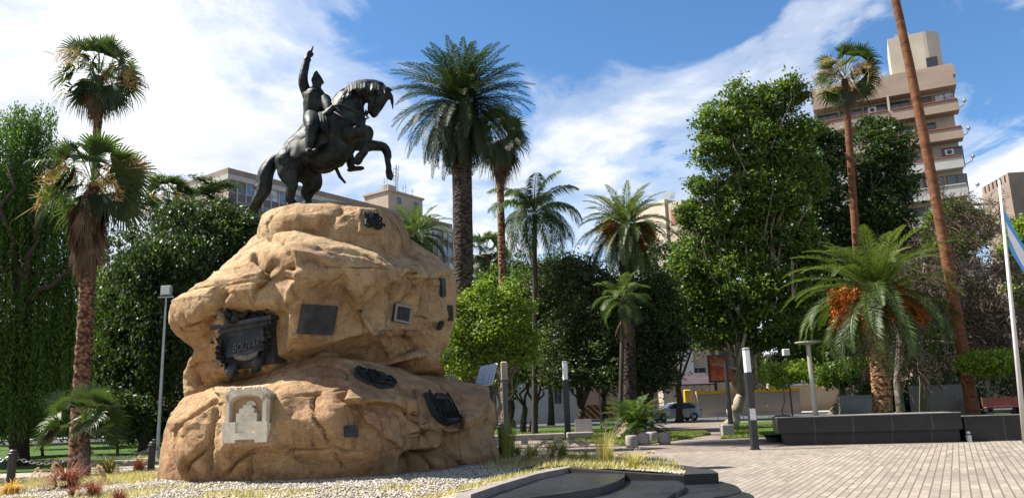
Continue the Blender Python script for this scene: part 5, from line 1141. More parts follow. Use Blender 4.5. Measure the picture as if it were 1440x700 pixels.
# ---- the high-rise with balconies on the right
Zt = 37.0; A = rz(1141, 126, Zt); Bq = rz(1339, 88, Zt); FM, WL = frame(A, Bq); D = 15
tower = empty('high_rise', (A.x, A.y, 0), 0, 'tall beige high-rise with stacked balconies and a rounded water tank on its roof', 'building')
m = MB(FM); m.box(.4, 2.0, 0, WL - .4, D, Zt - 1.0); m.build('wall', M['cream'], tower, world=True)
m = MB(FM); m.box(-.1, .2, Zt - 2.5, WL + .1, D + .3, Zt - 1.75); m.box(.05, .4, Zt - 1.75, WL - .05, D + .1, Zt - 1.2); m.box(-.2, .5, Zt - 1.2, WL + .2, D + .3, Zt - .1); m.box(0, .8, Zt - .1, WL, D, Zt + .25); m.build('parapet', M['pinkish'], tower, world=True)
fh = 3.15; bays = [(0, WL * .53), (WL * .545, WL)]
for fl in range(11):
    z = Zt - 4.0 - 1.25 - fl * fh; ind = .0 if fl < 2 else .55
    for bi, (xa, xb) in enumerate(bays):
        if fl > 8 and bi == 0: continue
        mt = 'pinkish' if fl < 2 else 'paleconc'
        xa2 = xa + (.2 if bi == 0 else 0); xb2 = xb - (.35 if fl > 1 and bi == 1 else 0); yo = .0 + ind * .6
        m = MB(FM); m.box(xa2, yo, z - .15, xb2, 1.9, z + .12); m.box(xa2, yo - .12, z - .25, xb2, yo + .12, z + .62); m.box(xa2 + .1, yo + .03, z + .62, xb2 - .1, yo + .10, z + 1.0)
        for e in (xa2, xb2 - .18): m.box(e, yo, z + .1, e + .18, 1.7, z + 1.0)
        b_ = m.build('balcony', M[mt], tower, world=True)
        r_ = MB(FM); r_.box(xa2 + .1, yo - .16, z + 1.0, xb2 - .1, yo + .14, z + 1.12); r_.build('rail', M['redrail' if (fl + bi) % 3 == 0 or fl < 2 else 'paleconc'], b_, world=True)
        n = 3; ww = (xb - xa) / n
        for k in range(n):
            if (k + fl) % 4 == 3 and fl > 0: continue
            m = MB(FM); m.box(xa + k * ww + .1, 1.90, z + .15, xa + (k + 1) * ww - .08, 2.02, z + 2.55); f_ = m.build('window', M['spandrel'], tower, world=True)
            m = MB(FM); c = (xa + k * ww + .35 + xa + (k + 1) * ww - .3) / 2; m.box(xa + k * ww + .2, 1.84, z + .25, c - .04, 1.92, z + 2.45); m.box(c + .04, 1.84, z + .25, xa + (k + 1) * ww - .18, 1.92, z + 2.45); m.build('pane', M[('gl_dark', 'gl_dark', 'gl_pale', 'gl_dark', 'spandrel')[(k * 3 + fl * 2 + bi) % 5]], f_, world=True)
    m = MB(FM); m.box(WL * .53, .1, z - .3, WL * .545, 1.8, z + fh - .3); m.build('pier', M['cream'], tower, world=True)
for i, (q, fl) in enumerate(((.42, 0), (.9, 2), (.75, 3), (.6, 1))):
    m = MB(FM); x = WL * q; z = Zt - 5.25 - fl * fh + 1.5; m.box(x - .42, 1.1, z, x + .42, 1.6, z + .65); u_ = m.build('air_conditioner', M['white'], tower, world=True); m = MB(FM @ Matrix.Translation((x, 1.09, z + .32)) @ Matrix.Rotation(R(90), 4, 'X')); m.lathe([(.24, 0), (.24, .03), (.2, .03)], 12); m.build('fan_grille', M['black'], u_, world=True)
# rounded tank house
c0 = rz(1254, 100, Zt + .3); c1 = rz(1333, 90, Zt + .3); TL = FM.inverted() @ c0; xa = WL * .60; xb = WL * .975; hz_ = 5.6
poly = [(xa, 3.2)] + [(xb - 1.8 + 1.8 * math.sin(a), 5.0 - 1.8 * math.cos(a)) for a in [i * math.pi / 16 for i in range(9)]] + [(xb, 9), (xa, 9)]
m = MB(FM); m.prism(poly, Zt + .2, Zt + hz_); tk = m.build('tank_house', M['cream'], tower, world=True)
for q in (.72, .82):
    m = MB(FM); x = xa + (xb - xa) * q; m.box(x - .3, 3.12, Zt + .9, x + .3, 3.25, Zt + 2.3); m.build('opening', M['black'], tk, world=True)
m = MB(FM); m.box(xa + .9, 4.5, Zt + hz_, xa + 2.4, 6, Zt + hz_ + .9); m.build('roof_unit', M['grey'], tower, world=True)
for i in range(5):
    z = Zt - 5.2 - i * 2 * fh * .5; m = MB(FM); m.tube([(WL - .3, .8, z), (WL + .45, .5, z + .25), (WL + .6, .4, z + .7)], .05, 5); m.ball((WL + .6, .4, z + .75), .22, 8, 5); m.build('satellite_dish', M['metal'], tower, world=True)
# ---- grey brown building at the right edge
A = rz(1417, 243, 17.0); B2 = A + Vector((9, -1.0, 0)); FM, WL = frame(A, B2)
eb = empty('corner_building', (A.x, A.y, 0), 0, 'grey-brown building with a notched parapet at the right edge', 'building')
m = MB(FM); m.box(0, 0, 0, WL, 4.2, 16.4)
for i in range(6): m.box(i * 1.6, 0.0, 16.4, i * 1.6 + 1.15, .4, 17.0); m.box(-.0, i * .6 + .6, 16.4, .4, i * .6 + 1.0, 17.0)
m.build('wall', M['roofedge'], eb, world=True)
for k in range(3):
    for j in range(2):
        m = MB(FM); m.box(1.0 + j * 3.6, -.08, 12.2 - k * 4, 3.6 + j * 3.6, .05, 15 - k * 4); f_ = m.build('window', M['grey'], eb, world=True); m = MB(FM); m.box(1.15 + j * 3.6, -.12, 12.35 - k * 4, 3.45 + j * 3.6, -.05, 14.85 - k * 4); m.build('pane', M['gl_pale'], f_, world=True)
# ---- beige tower block behind the date palm
A = rz(892, 294, 33); Bq = rz(934, 280, 33); FM, WL = frame(A, Bq)
m = MB(FM); bt = empty('beige_tower', (A.x, A.y, 0), 0, 'plain beige tower block rising behind the orange-fruited date palm', 'building')
C2 = FM.inverted() @ rz(951, 288, 33); m.box(0, 0, 0, WL, 10, 33); m.build('wall', M['cream'], bt, world=True)
m = MB(FM); m.box(WL, .4, 0, WL + 3.2, 9.5, 32.2); m.build('stair_tower', M['beige'], bt, world=True)
m = MB(FM); m.box(WL + .9, .3, 28.6, WL + 2.3, .42, 31); f_ = m.build('window', M['redrail'], bt, world=True)
m = MB(FM); m.box(WL + .3, 1, 33, WL + 1.2, 1.1, 34); m.box(WL - .6, .3, 33, WL + 1.2, .35, 34); m.build('roof_frame', M['metal'], bt, world=True)
# ---- beige building behind the street, seen between the trunks
def block(name, label, pxa, pxb, Y, H, m_, wins=(), Yb=None, roof=None, shopz=0):
    A = foot(pxa, Y); B = foot(pxb, Yb or Y); FM, WL = frame(A, B); root = empty(name, (A.x, A.y, 0), 0, label, 'building'); m = MB(FM); m.box(0, 0, 0, WL, 12, H); m.build('wall', M[m_], root, world=True)
    m = MB(FM); m.box(-.15, -.2, H, WL + .15, 12.1, H + .35); m.build('cornice', M[roof or 'conc'], root, world=True)
    for (x, z, w, h) in wins:
        m = MB(FM); m.box(x * WL, -.06, z, x * WL + w, .05, z + h); m.box(x * WL - .08, -.14, z - .12, x * WL + w + .08, .04, z - .002); f_ = m.build('window', M['white'], root, world=True)
        m = MB(FM); m.box(x * WL + .08, -.1, z + .08, x * WL + w / 2 - .03, -.05, z + h - .08); m.box(x * WL + w / 2 + .03, -.1, z + .08, x * WL + w - .08, -.05, z + h - .08); m.build('pane', M['gl_dark'], f_, world=True)
    return root, FM, WL
block('apartment_building', 'beige apartment wall showing between the plane tree and the black lamp', 1010, 1075, 88, 13.0, 'cream', [(.1, 9, 1.6, 1.8), (.55, 5.5, 1.6, 1.8)])
r_, fm_, wl_ = block('apartment_building', 'stepped tan building above the scaffold roof behind the parked car', 935, 1008, 86, 9.2, 'beige', [(.12, 6.2, 1.3, 1.6), (.55, 3.6, 1.8, 1.6), (.1, 3.4, 1.3, 1.5)])
m = MB(fm_); m.box(wl_ * .15, .3, 9.55, wl_ * .62, 8, 12.2); m.build('upper_storey', M['cream'], r_, world=True)
m = MB(fm_); m.box(wl_ * .3, -.35, 4.6, wl_ * .62, -.2, 7.0); m.build('white_board', M['white'], r_, world=True)
block('apartment_building', 'brown low building behind the dark trees in the middle', 820, 930, 90, 7.0, 'roofedge', [(.05 + .16 * i, 3.6, 1.4, 1.6) for i in range(6)])
block('white_building', 'low white building behind the queen palm trunk', 690, 815, 74, 5.2, 'white', [(.2, 2.2, .9, 1.6), (.72, 1.7, .8, 1.8)])
block('apartment_building', 'tan building behind the red billboard and black planter', 1085, 1230, 86, 6.0, 'beige', [(.05 + .15 * i, 3, 1.4, 1.6) for i in range(6)])
block('apartment_building', 'dark ochre building behind the flag pole', 1290, 1480, 72, 7.5, 'beige', [(.08 + .15 * i, 3.4, 1.5, 1.8) for i in range(6)])
block('apartment_building', 'grey building mostly hidden by the trees left of the boulder', 95, 330, 84, 8.5, 'conc', [(.05 + .1 * i, 4.5, 1.5, 1.8) for i in range(9)])
block('apartment_building', 'beige building behind the willow at the left edge', -160, 80, 84, 10.5, 'beige', [(.05 + .1 * i, 4.5, 1.5, 1.8) for i in range(9)])
block('apartment_building', 'grey building behind the boulder, beyond the street', 345, 680, 92, 9, 'roofedge', [(.05 + .08 * i, 4.5, 1.5, 1.8) for i in range(11)])
# scaffold shelter behind the car
A = foot(905, 79); B = foot(1000, 79); FM, WL = frame(A, B); sh = empty('scaffold_shelter', (A.x, A.y, 0), 0, 'dark sloping canopy on steel scaffold behind the parked car', 'shelter')
m = MB(FM); m.add([(-.5, -.6, 3.1), (WL + .5, -.6, 3.1), (WL + .5, 3.2, 4.3), (-.5, 3.2, 4.3), (-.5, -.6, 3.25), (WL + .5, -.6, 3.25), (WL + .5, 3.2, 4.45), (-.5, 3.2, 4.45)], [(0, 3, 2, 1), (4, 5, 6, 7), (0, 1, 5, 4), (1, 2, 6, 5), (2, 3, 7, 6), (3, 0, 4, 7)]); m.build('canopy', M['spandrel'], sh, world=True)
m = MB(FM); n = 9
for i in range(n + 1):
    x = WL * i / n; m.tube([(x, -.4, .1), (x, -.4, 3.1)], .05, 5)
    if i < n: xx = WL * (i + 1) / n; m.tube([(x, -.4, 2.5), (xx, -.4, 3.1)], .03, 4); m.tube([(xx, -.4, 2.5), (x, -.4, 3.1)], .03, 4); m.tube([(x, -.4, 2.5), (xx, -.4, 2.5)], .035, 4); m.tube([(x, -.4, .3), (xx, -.4, 2.5)], .025, 4)
m.build('scaffold', M['grey'], sh, world=True)
for i in range(2):
    hd = empty('traffic_barrier', foot(856 + i * 0, 70) + Vector((i * .0, 0, 0)), 0) if i == 0 else None
# striped hoarding (orange and dark diagonals)
def stripes():
    t = NT('striped_board'); w_ = t.N('ShaderNodeTexWave', wave_type='BANDS', bands_direction='DIAGONAL', i_Scale=1.1); t.l.new(t.coord('Object'), w_.inputs['Vector']); t.set(t.ramp(w_.outputs['Color'], [(.48, (.45, .20, .07)), (.52, (.05, .04, .035))]), .7); return t.m
bpy.data.objects.remove(bpy.data.objects['traffic_barrier']) if 'traffic_barrier' in bpy.data.objects else None
M['stripes'] = stripes(); pA = foot(838, 70); o_ = empty('striped_barrier', pA, 0, 'barrier board with diagonal orange and dark stripes beyond the lawn', 'barrier')
m = MB(); m.box(-1.5, -.04, .35, 1.5, .04, 1.55); m.build('board', M['stripes'], o_)
for s_ in (-1.2, 1.2): m = MB(); m.box(s_ - .05, .05, 0, s_ + .05, .13, 1.6); m.build('leg', M['grey'], o_)
# red billboard
pb = foot(1040, 78); bb = empty('billboard', pb, 0, 'red and orange poster billboard in a dark frame behind the white-topped black lamp', 'billboard')
m = MB(); m.box(-2.7, 0, 3.3, 2.7, .25, 6.0); m.build('frame', M['black'], bb)
t = NT('poster'); n = t.noise(t.mapping(t.coord('Object'), (1, 1, 1.3)), .9, 5, .6, 1.2); t.set(t.ramp(n, [(.34, (.22, .02, .015)), (.5, (.34, .04, .015)), (.58, (.38, .12, .03)), (.68, (.09, .03, .03))]), .5); m = MB(); m.box(-2.5, -.03, 3.5, 2.5, -.002, 5.8); m.build('poster', t.m, bb)
for s_ in (-2, 2): m = MB(); m.tube([(s_, .12, 0), (s_, .12, 3.3)], .12, 8); m.build('post', M['black'], bb)
m = MB(foot_m := Matrix.Translation(foot(1055, 77))); m.box(-5, 0, 0, 5, .3, 2.2); m.box(-5.05, -.05, 2.2, 5.05, .35, 2.5)
hb = empty('boundary_wall', foot(1055, 77), 0, 'low wall with a yellow coping below the red billboard', 'wall'); m2 = MB(); m2.box(-5, 0, 0, 5, .3, 2.2); m2.build('panel', M['beige'], hb); m2 = MB(); m2.box(-5.05, -.05, 2.2, 5.05, .35, 2.5); m2.build('coping', M['yellow'], hb)
# yellow letter box
yb = empty('post_box', foot(969, 77.4), 0, 'yellow box on a post behind the parked car', 'post box'); m = MB(); m.bbox(-.35, -.2, 1.3, .35, .2, 2.7, .08); m.build('box', M['yellow'], yb); m = MB(); m.tube([(0, 0, 0), (0, 0, 1.3)], .07, 8); m.build('post', M['grey'], yb)
# ------------------------------------------------------------------ street furniture
def P3(v): return Vector(v)
# slim black lamps with white heads
M['lamp_white'] = NT('lamp_diffuser').set((.78, .78, .76), .35).m
def sticker():
    t = NT('sticker'); P = t.coord('Object'); w_ = t.N('ShaderNodeTexBrick', i_Scale=1.0); t.l.new(t.mapping(P, (1, 1, 1), (R(90), 0, 0)), w_.inputs['Vector']); w_.inputs['Brick Width'].default_value = .05; w_.inputs['Row Height'].default_value = .045; w_.inputs['Mortar Size'].default_value = .012
    w_.inputs['Color1'].default_value = (.08, .08, .08, 1); w_.inputs['Color2'].default_value = (.6, .6, .6, 1); w_.inputs['Mortar'].default_value = (.75, .75, .73, 1); t.set(w_.outputs['Color'], .6); return t.m
M['sticker'] = sticker()
def slim_lamp(px, py_, top, Y, w, label, sq=True, st_=False):
    b = foot(px, Y); H = at(px, top, Y).z; root = empty('column_lamp', b, 0, label, 'lamp', 'slim column lamps of the square'); hh = H * .24
    m = MB(); m.bbox(-w, -w, 0, w, w, H - hh, w * .25); m.bbox(-w * 1.25, -w * 1.25, 0, w * 1.25, w * 1.25, .05, .01); m.build('post', M['black'], root)
    m = MB(); m.bbox(-w * .86, -w * .86, H - hh, w * .86, w * .86, H - .04, w * .3); m.build('lamp_head', M['lamp_white'], root)
    m = MB(); m.bbox(-w * .95, -w * .95, H - .04, w * .95, w * .95, H + .02, w * .3); m.build('cap', M['grey'], root)
    if st_: m = MB(); m.box(-w * .8, -w - .006, H * .29, w * .8, -w - .001, H * .29 + .36); m.build('notice', M['sticker'], root)
    return root
slim_lamp(1062, 630, 489, 25.6, .115, 'black column lamp with a white head and a paper notice, in front of the lawn', st_=True)
slim_lamp(799, 612, 508, 40, .15, 'black column lamp with a white head beside the pale bench')
# older green-grey column with a lantern near the rock
b = foot(713, 24); H = at(713, 508, 24).z; o = empty('park_lamp', b, 0, 'thin grey-green park column with a tan lamp head right of the boulder', 'lamp')
m = MB(); m.bbox(-.08, -.08, 0, .08, .08, H - .55, .02); m.build('post', simple('green_grey_paint', (.10, .12, .115), .6), o); m = MB(); m.bbox(-.10, -.10, H - .55, .10, .10, H, .03); m.build('lamp_head', simple('weathered_tan', (.30, .27, .20), .6), o); m = MB(); m.add([(-.1, 0, H - .3), (-.34, 0, H - .12), (-.34, .03, H - .12), (-.1, .03, H - .3), (-.1, 0, H - .5), (-.1, .03, H - .5)], [(0, 1, 4), (3, 5, 2), (0, 3, 2, 1), (1, 2, 5, 4), (0, 4, 5, 3)]); m.build('bracket', M['grey'], o)
# solar panel
c = at(683, 527, 22.8); o = empty('solar_panel', (c.x + .15, c.y + .2, 0), 0, 'small tilted blue solar panel on a pole behind the right edge of the boulder', 'solar panel')
t = NT('solar_cells'); bk = t.N('ShaderNodeTexBrick', offset=0.0, i_Scale=1.0); t.l.new(t.coord('Object'), bk.inputs['Vector']); bk.inputs['Brick Width'].default_value = .1; bk.inputs['Row Height'].default_value = .1; bk.inputs['Mortar Size'].default_value = .006
vn = t.N('ShaderNodeTexVoronoi', i_Scale=22.0); t.l.new(t.coord('Object'), vn.inputs['Vector']); t.set(t.mix(t.ramp(vn.outputs['Distance'], [(.2, (.03, .07, .16)), (.6, (.25, .33, .42))]), (.5, .52, .55), bk.outputs['Fac']), .25, 0, .6)
pn = MB(); pn.box(-.26, -.40, -.02, .26, .40, .02); po = pn.build('panel', t.m, o); po.location = (-.15, -.2, c.z); po.rotation_euler = (R(48), R(-8), R(-24))
pf = MB(); pf.box(-.29, -.43, -.035, .29, .43, -.021); q = pf.build('backing', M['white'], po)
m = MB(); m.tube([(0, 0, 0), (0, 0, c.z - .1), (-.12, -.15, c.z)], .04, 8); m.build('pole', M['black'], o)
# flood-light mast on the left
Y = 33; b = foot(221, Y); H = at(231, 418, Y).z; o = empty('floodlight_mast', b, 0, 'tall thin pole carrying a square floodlight, left of the boulder', 'lamp')
m = MB(); m.tube([(0, 0, 0), (0, 0, H * .62), (0, 0, H)], [.075, .06, .04], 10); m.build('pole', M['metal'], o); m = MB(); m.box(-.32, -.03, H - .02, .32, .03, H + .04); m.build('crossbar', M['metal'], o)
m = MB(); m.bbox(-.22, -.10, H + .08, .22, .10, H + .5, .02); f_ = m.build('floodlight', M['grey'], o); m = MB(); m.box(-.18, -.115, H + .12, .18, -.101, H + .46); m.build('glass', M['lamp_white'], f_)
# T-shaped pale park lamp over the planter
Y = 30; b = foot(1151, Y); H = at(1137, 480, Y).z; o = empty('park_lamp', b, 0, 'pale T-shaped park lamp with a flat disc head left of the date palm', 'lamp'); pale = simple('pale_green_metal', (.34, .33, .26), .5, .3)
m = MB(); m.tube([(0, 0, 0), (0, 0, H - .06)], [.11, .085], 12); m.build('post', pale, o); m = MB(); m.lathe([(.1, H - .12), (.48, H - .05), (.48, H), (.05, H + .03)], 20); m.build('lamp_head', pale, o)
Y = 31; b = foot(1118, Y); H = at(1113, 492, Y).z; o = empty('camera_post', b, 0, 'thin dark pole topped by a small white box left of the T-shaped lamp', 'pole'); m = MB(); m.tube([(0, 0, 0), (0, 0, H)], .035, 8); m.build('pole', M['black'], o); m = MB(); m.bbox(-.13, -.1, H - .2, .13, .1, H + .05, .02); m.build('box', M['white'], o)
# black street lamp with cross arm behind
Y = 36; b = foot(1029, Y); H = at(1022, 497, Y).z; o = empty('street_lamp', b, 0, 'dark lamp post with a small flat head beside the plane tree trunk', 'lamp'); m = MB(); m.tube([(0, 0, 0), (0, 0, H * .5), (0, 0, H)], [.13, .10, .08], 8); m.build('post', M['black'], o); m = MB(); m.box(-.28, -.1, H - .03, .28, .1, H + .06); m.build('lamp_head', M['black'], o)
m = MB(); m.bbox(-.45, -.2, 0, .1, .25, .5, .02); m.build('base', M['conc'], o)
Y = 52; b = foot(917, Y); H = at(917, 520, Y).z; o = empty('street_lamp', b, 0, 'dark plain post standing just left of the parked car', 'pole'); m = MB(); m.tube([(0, 0, 0), (0, 0, H)], .14, 8); m.build('post', M['black'], o); m = MB(); m.lathe([(.17, H), (.17, H + .15), (.02, H + .3)], 10); m.build('cap', M['black'], o)
Y = 50; b = foot(846, Y); H = at(843, 508, Y).z; o = empty('street_lamp', b, 0, 'thin lamp post with a white curved head among the olive-green leaves', 'lamp'); m = MB(); m.tube([(0, 0, 0), (0, 0, H), (-.15, 0, H + .1)], [.06, .04, .04], 8); m.build('post', M['grey'], o); m = MB(); m.ball((-.32, -.05, H + .1), (.36, .16, .10), 12, 6); m.build('lamp_head', M['white'], o)
# --- black granite planter walls
def tiles():
    t = NT('black_granite_tiles'); bk = t.N('ShaderNodeTexBrick', offset=0.0, i_Scale=1.0); t.l.new(t.mapping(t.coord('Object'), (1, 1, 1), (R(90), 0, 0)), bk.inputs['Vector']); bk.inputs['Brick Width'].default_value = 1.2; bk.inputs['Row Height'].default_value = 3.0; bk.inputs['Mortar Size'].default_value = .012
    n = t.noise(t.pos(), 1.6, 6, .7); n2 = t.noise(t.pos(), 70, 3, .7); c = t.ramp(n, [(.3, (.007, .007, .008)), (.7, (.022, .022, .023))]); c = t.mix(c, t.ramp(n2, [(.3, (.6, .6, .6)), (.7, (1.4, 1.4, 1.4))]), 1.0, 'MULTIPLY'); t.set(t.mix(c, (.07, .07, .07), bk.outputs['Fac']), .42, 0, .35); return t.m
M['tiles'] = tiles(); M['capst'] = simple('planter_cap', (.20, .195, .18), .6, var=.25)
a = gnd(1096, 627); b = gnd(1357, 621.5); ang = math.atan2(b.y - a.y, b.x - a.x); L = (b - a).length
o = empty('black_planter', a, ang, 'long black granite planter with an overhanging upper band, under the orange-fruited palm', 'planter'); 
m = MB(); m.box(.25, .25, 0, L - .05, 1.9, .42); m.build('base', M['tiles'], o); m = MB(); m.box(0, 0, .42, L, 2.1, .93); m.build('upper_band', M['tiles'], o); m = MB(); m.box(-.01, -.012, .93, L + .01, .30, .955); m.box(-.01, .30, .925, L + .01, 2.1, .94); m.build('cap', M['capst'], o)
a2 = gnd(1359, 621); L2 = 13; o = empty('black_planter', a2, ang, 'lower flush black granite planter wall running off the right edge', 'planter'); m = MB(); m.box(.05, .12, 0, L2, 1.9, .80); m.build('wall', M['tiles'], o); m = MB(); m.box(.04, .108, .80, L2, .42, .822); m.build('cap', M['capst'], o); 
p = sheet('planter_lawn', [(a.x - .0, a.y + 1.9), (a2.x + 13, a2.y + 1.4), (a2.x + 20, a2.y + 10), (a.x + 2, a.y + 9)], M['lawn'], .30)
# bent white bollard light stuck between
o = empty('path_light', gnd(1362, 621), 0, 'small white striped path light in the gap between the two black planters', 'lamp'); m = MB(); m.bbox(-.06, -.12, 0, .06, 0, .22, .01); m.build('base', M['white'], o); m = MB(); m.bbox(-.05, -.1, .26, .05, -.01, .34, .01); m.build('top', M['white'], o); m = MB(); m.bbox(-.035, -.085, .22, .035, -.02, .26, .004); m.build('neck', M['black'], o)
# --- flag
Y = 24; b = foot(1442, Y, 0); t_ = at(1405, 253, Y); o = empty('flag_pole', b, 0, 'white pole with a drooping sky-blue and white flag at the right edge', 'flag')
m = MB(); m.tube([tuple(b), tuple(b.lerp(t_, .55)), tuple(t_)], [.075, .06, .035], 12); m.ball(tuple(t_ + Vector((0, 0, .05))), .06); m.build('pole', M['white'], o, True, True)
def flag():
    n, k = 40, 26; V = []; pt = lambda px, py, dy=0: np.array(at(px, py, Y + dy)); top0, bot0 = pt(1410.5, 291), pt(1421, 352)
    t1 = np.array(at(1458, 372, Y - .1)); t2 = np.array(at(1452, 408, Y - .1))
    for i in range(n):
        u_ = i / (n - 1)
        for j in range(k):
            v_ = j / (k - 1); a_ = top0 * (1 - v_) + bot0 * v_; e = t1 * (1 - v_) + t2 * v_; p = a_ * (1 - u_) + e * u_; p = p + np.array([0, math.sin(u_ * 4 + v_ * 9) * .10 * (u_ + .15), -math.sin(u_ * 3.1) * .05]); V.append(p)
    idx = np.arange(n * k).reshape(n, k); q = np.stack([idx[:-1, :-1].ravel(), idx[:-1, 1:].ravel(), idx[1:, 1:].ravel(), idx[1:, :-1].ravel()], 1)
    T = np.tile(np.linspace(0, 1, k), n); t = NT('flag_cloth'); a_ = t.N('ShaderNodeAttribute', attribute_name='tint').outputs['Fac']; t.set(t.ramp(a_, [(0, (.10, .33, .66)), (.333, (.74, .75, .76)), (.667, (.10, .33, .66))], 'CONSTANT'), .75, 0, .2)
    f_ = mesh('flag', V, q, t.m, o, True, T, True); s_ = f_.modifiers.new('s', 'SOLIDIFY'); s_.thickness = .006
flag()
# --- chain bollards at the left and one right of the rock
def bollard(p, label, h=.95):
    o = empty('chain_bollard', p, 0, label, 'bollard', 'chain bollards round the monument'); m = MB(); m.lathe([(.13, 0), (.13, .06), (.105, .08), (.10, h * .84), (.135, h * .87), (.135, h * .90), (.10, h * .92), (.10, h * .97), (.06, h)], 20); m.build('post', M['black'], o); m = MB(); m.tube([(.1, 0, h * .8), (.17, 0, h * .82), (.17, 0, h * .74), (.1, 0, h * .76)], .018, 6); m.build('ring', M['black'], o); return o
def chain(p, q, sag, label):
    o = None; m = MB(); n = int((q - p).length * 1.15 / .10)
    for i in range(n):
        t = i / (n - 1); c = p.lerp(q, t) + Vector((0, 0, -sag * 4 * t * (1 - t))); t2 = min(1, t + .01); d = (p.lerp(q, t2) + Vector((0, 0, -sag * 4 * t2 * (1 - t2))) - c); d = d.normalized() if d.length > 1e-6 else (q - p).normalized(); up = Vector((0, 0, 1)) if i % 2 else d.cross(Vector((0, 0, 1))).normalized(); s_ = (up - d * up.dot(d)).normalized()
        m.tube([c + (d * math.cos(a) * .075 + s_ * math.sin(a) * .042) for a in [k * math.pi / 4 for k in range(9)]], .011, 5, False)
    o = m.build('chain', M['metal'], None); tag(o, label, 'chain', 'chains hanging between the bollards')
b1 = gnd(14, 684, .0); bollard(b1, 'black iron chain bollard standing at the far left edge')
b0 = b1 + Vector((-3, -1.6, 0)); b2 = foot(212, 24.2); bollard(b2, 'black chain bollard hidden behind the grasses left of the boulder'); mid = b1.lerp(b2, .5); bollard(mid, 'black chain bollard behind the purple fountain grass')
for p, q, l in ((b0, b1, 'chain running off the left edge from the leftmost bollard'), (b1, mid, 'sagging chain between the leftmost bollard and the purple grass'), (mid, b2, 'sagging chain behind the pale yellow grass clump')): chain(p + Vector((.0, 0, .76)), q + Vector((0, 0, .76)), .22, l)
b3 = foot(706, 23.6); bollard(b3, 'black bollard close to the right flank of the boulder', 1.15)
# --- seats
cs = simple('cast_concrete', (.26, .225, .205), .8, var=.15, sc=4, bump=.3)
for i, (px, Y, l) in enumerate([(889, 629, 'leftmost of the four round concrete stools beside the palm bush'), (906, 625.5, 'second round concrete stool from the left, tilted face lit'), (918, 622.5, 'third round concrete stool, set furthest back'), (935, 624.5, 'rightmost round concrete stool, standing alone')]):
    o = empty('stone_stool', gnd(px, Y), 0, l, 'stool', 'round concrete stools'); s_ = .22
    prof = [(s_, 0), (s_ * 1.04, .12), (s_ * 1.04, .36), (s_ * .98, .42), (s_ * .86, .44)]; m = MB(); m.lathe(prof, 24); m.build('seat', cs, o, True); m = MB(); m.lathe([(s_ * .8, -.01), (s_ * .8, .03)], 20); m.build('plinth', M['black'], o)
a = foot(733, 34.5); b = foot(776, 34.5)
o = empty('long_bench', a, 0, 'long low stone bench slab on the path edge right of the boulder', 'bench'); m = MB(); m.bbox(-1.5, 0, .22, 1.9, .55, .42, .02); m.build('seat', cs, o)
for x in (-1.1, 0, 1.4): m = MB(); m.box(x, .08, 0, x + .3, .48, .22); m.build('leg', M['grey'], o)
o = empty('stone_bench', foot(822, 35), 0, 'pale concrete bench with a curved backrest beside the far column lamp', 'bench'); m = MB(); m.bbox(-.75, 0, .2, .42, .6, .42, .03); m.build('seat', cs, o); m = MB(); m.add([(-.35, .45, .42), (.42, .45, .42), (.42, .60, .42), (-.35, .60, .42), (-.33, .58, .98), (.40, .58, .98), (.40, .70, .95), (-.33, .70, .95)], [(0, 1, 5, 4), (1, 2, 6, 5), (2, 3, 7, 6), (3, 0, 4, 7), (4, 5, 6, 7), (3, 2, 1, 0)]); m.build('backrest', cs, o)
for x in (-.65, .1): m = MB(); m.box(x, .08, 0, x + .25, .5, .2); m.build('leg', M['grey'], o)
o = empty('red_bench', foot(1418, 42, .3), 0, 'dark red bench under the trees behind the small bright tree', 'bench'); m = MB(); m.box(-1, 0, .4, 1, .45, .46); m.build('seat', M['redrail'], o); m = MB(); m.box(-1, .45, .5, 1, .5, .95); m.build('backrest', M['redrail'], o)
for x in (-.8, .7): m = MB(); m.box(x, .02, -.3, x + .08, .42, .4); m.build('leg', M['black'], o)
# litter bin
o = empty('litter_bin', foot(1106, 25.2 + 3.0), 0, 'dark square litter bin on a post at the left end of the planter', 'litter bin'); m = MB(); m.bbox(-.28, -.2, .45, .2, .2, 1.0, .03); m.build('bin', M['black'], o); m = MB(); m.tube([(-.04, 0, 0), (-.04, 0, .45)], .05, 8); m.build('post', M['black'], o)
# hoardings behind the right planter
for (px, Y, w, h, l, mt) in ((1215, 44, 1.3, 1.6, 'blue-grey panel standing in the shade behind the date palm', 'gl_dark'), (1322, 44, 1.5, 2.0, 'dull grey hoarding panel in the dark under the bare tree', 'spandrel')):
    o = empty('hoarding', foot(px, Y), 0, l, 'hoarding'); m = MB(); m.box(-w, 0, .15, w, .06, h); m.build('panel', M[mt], o)
    for x in (-w * .8, w * .75): m = MB(); m.box(x, .07, 0, x + .08, .14, h + .05); m.build('post', M['black'], o)
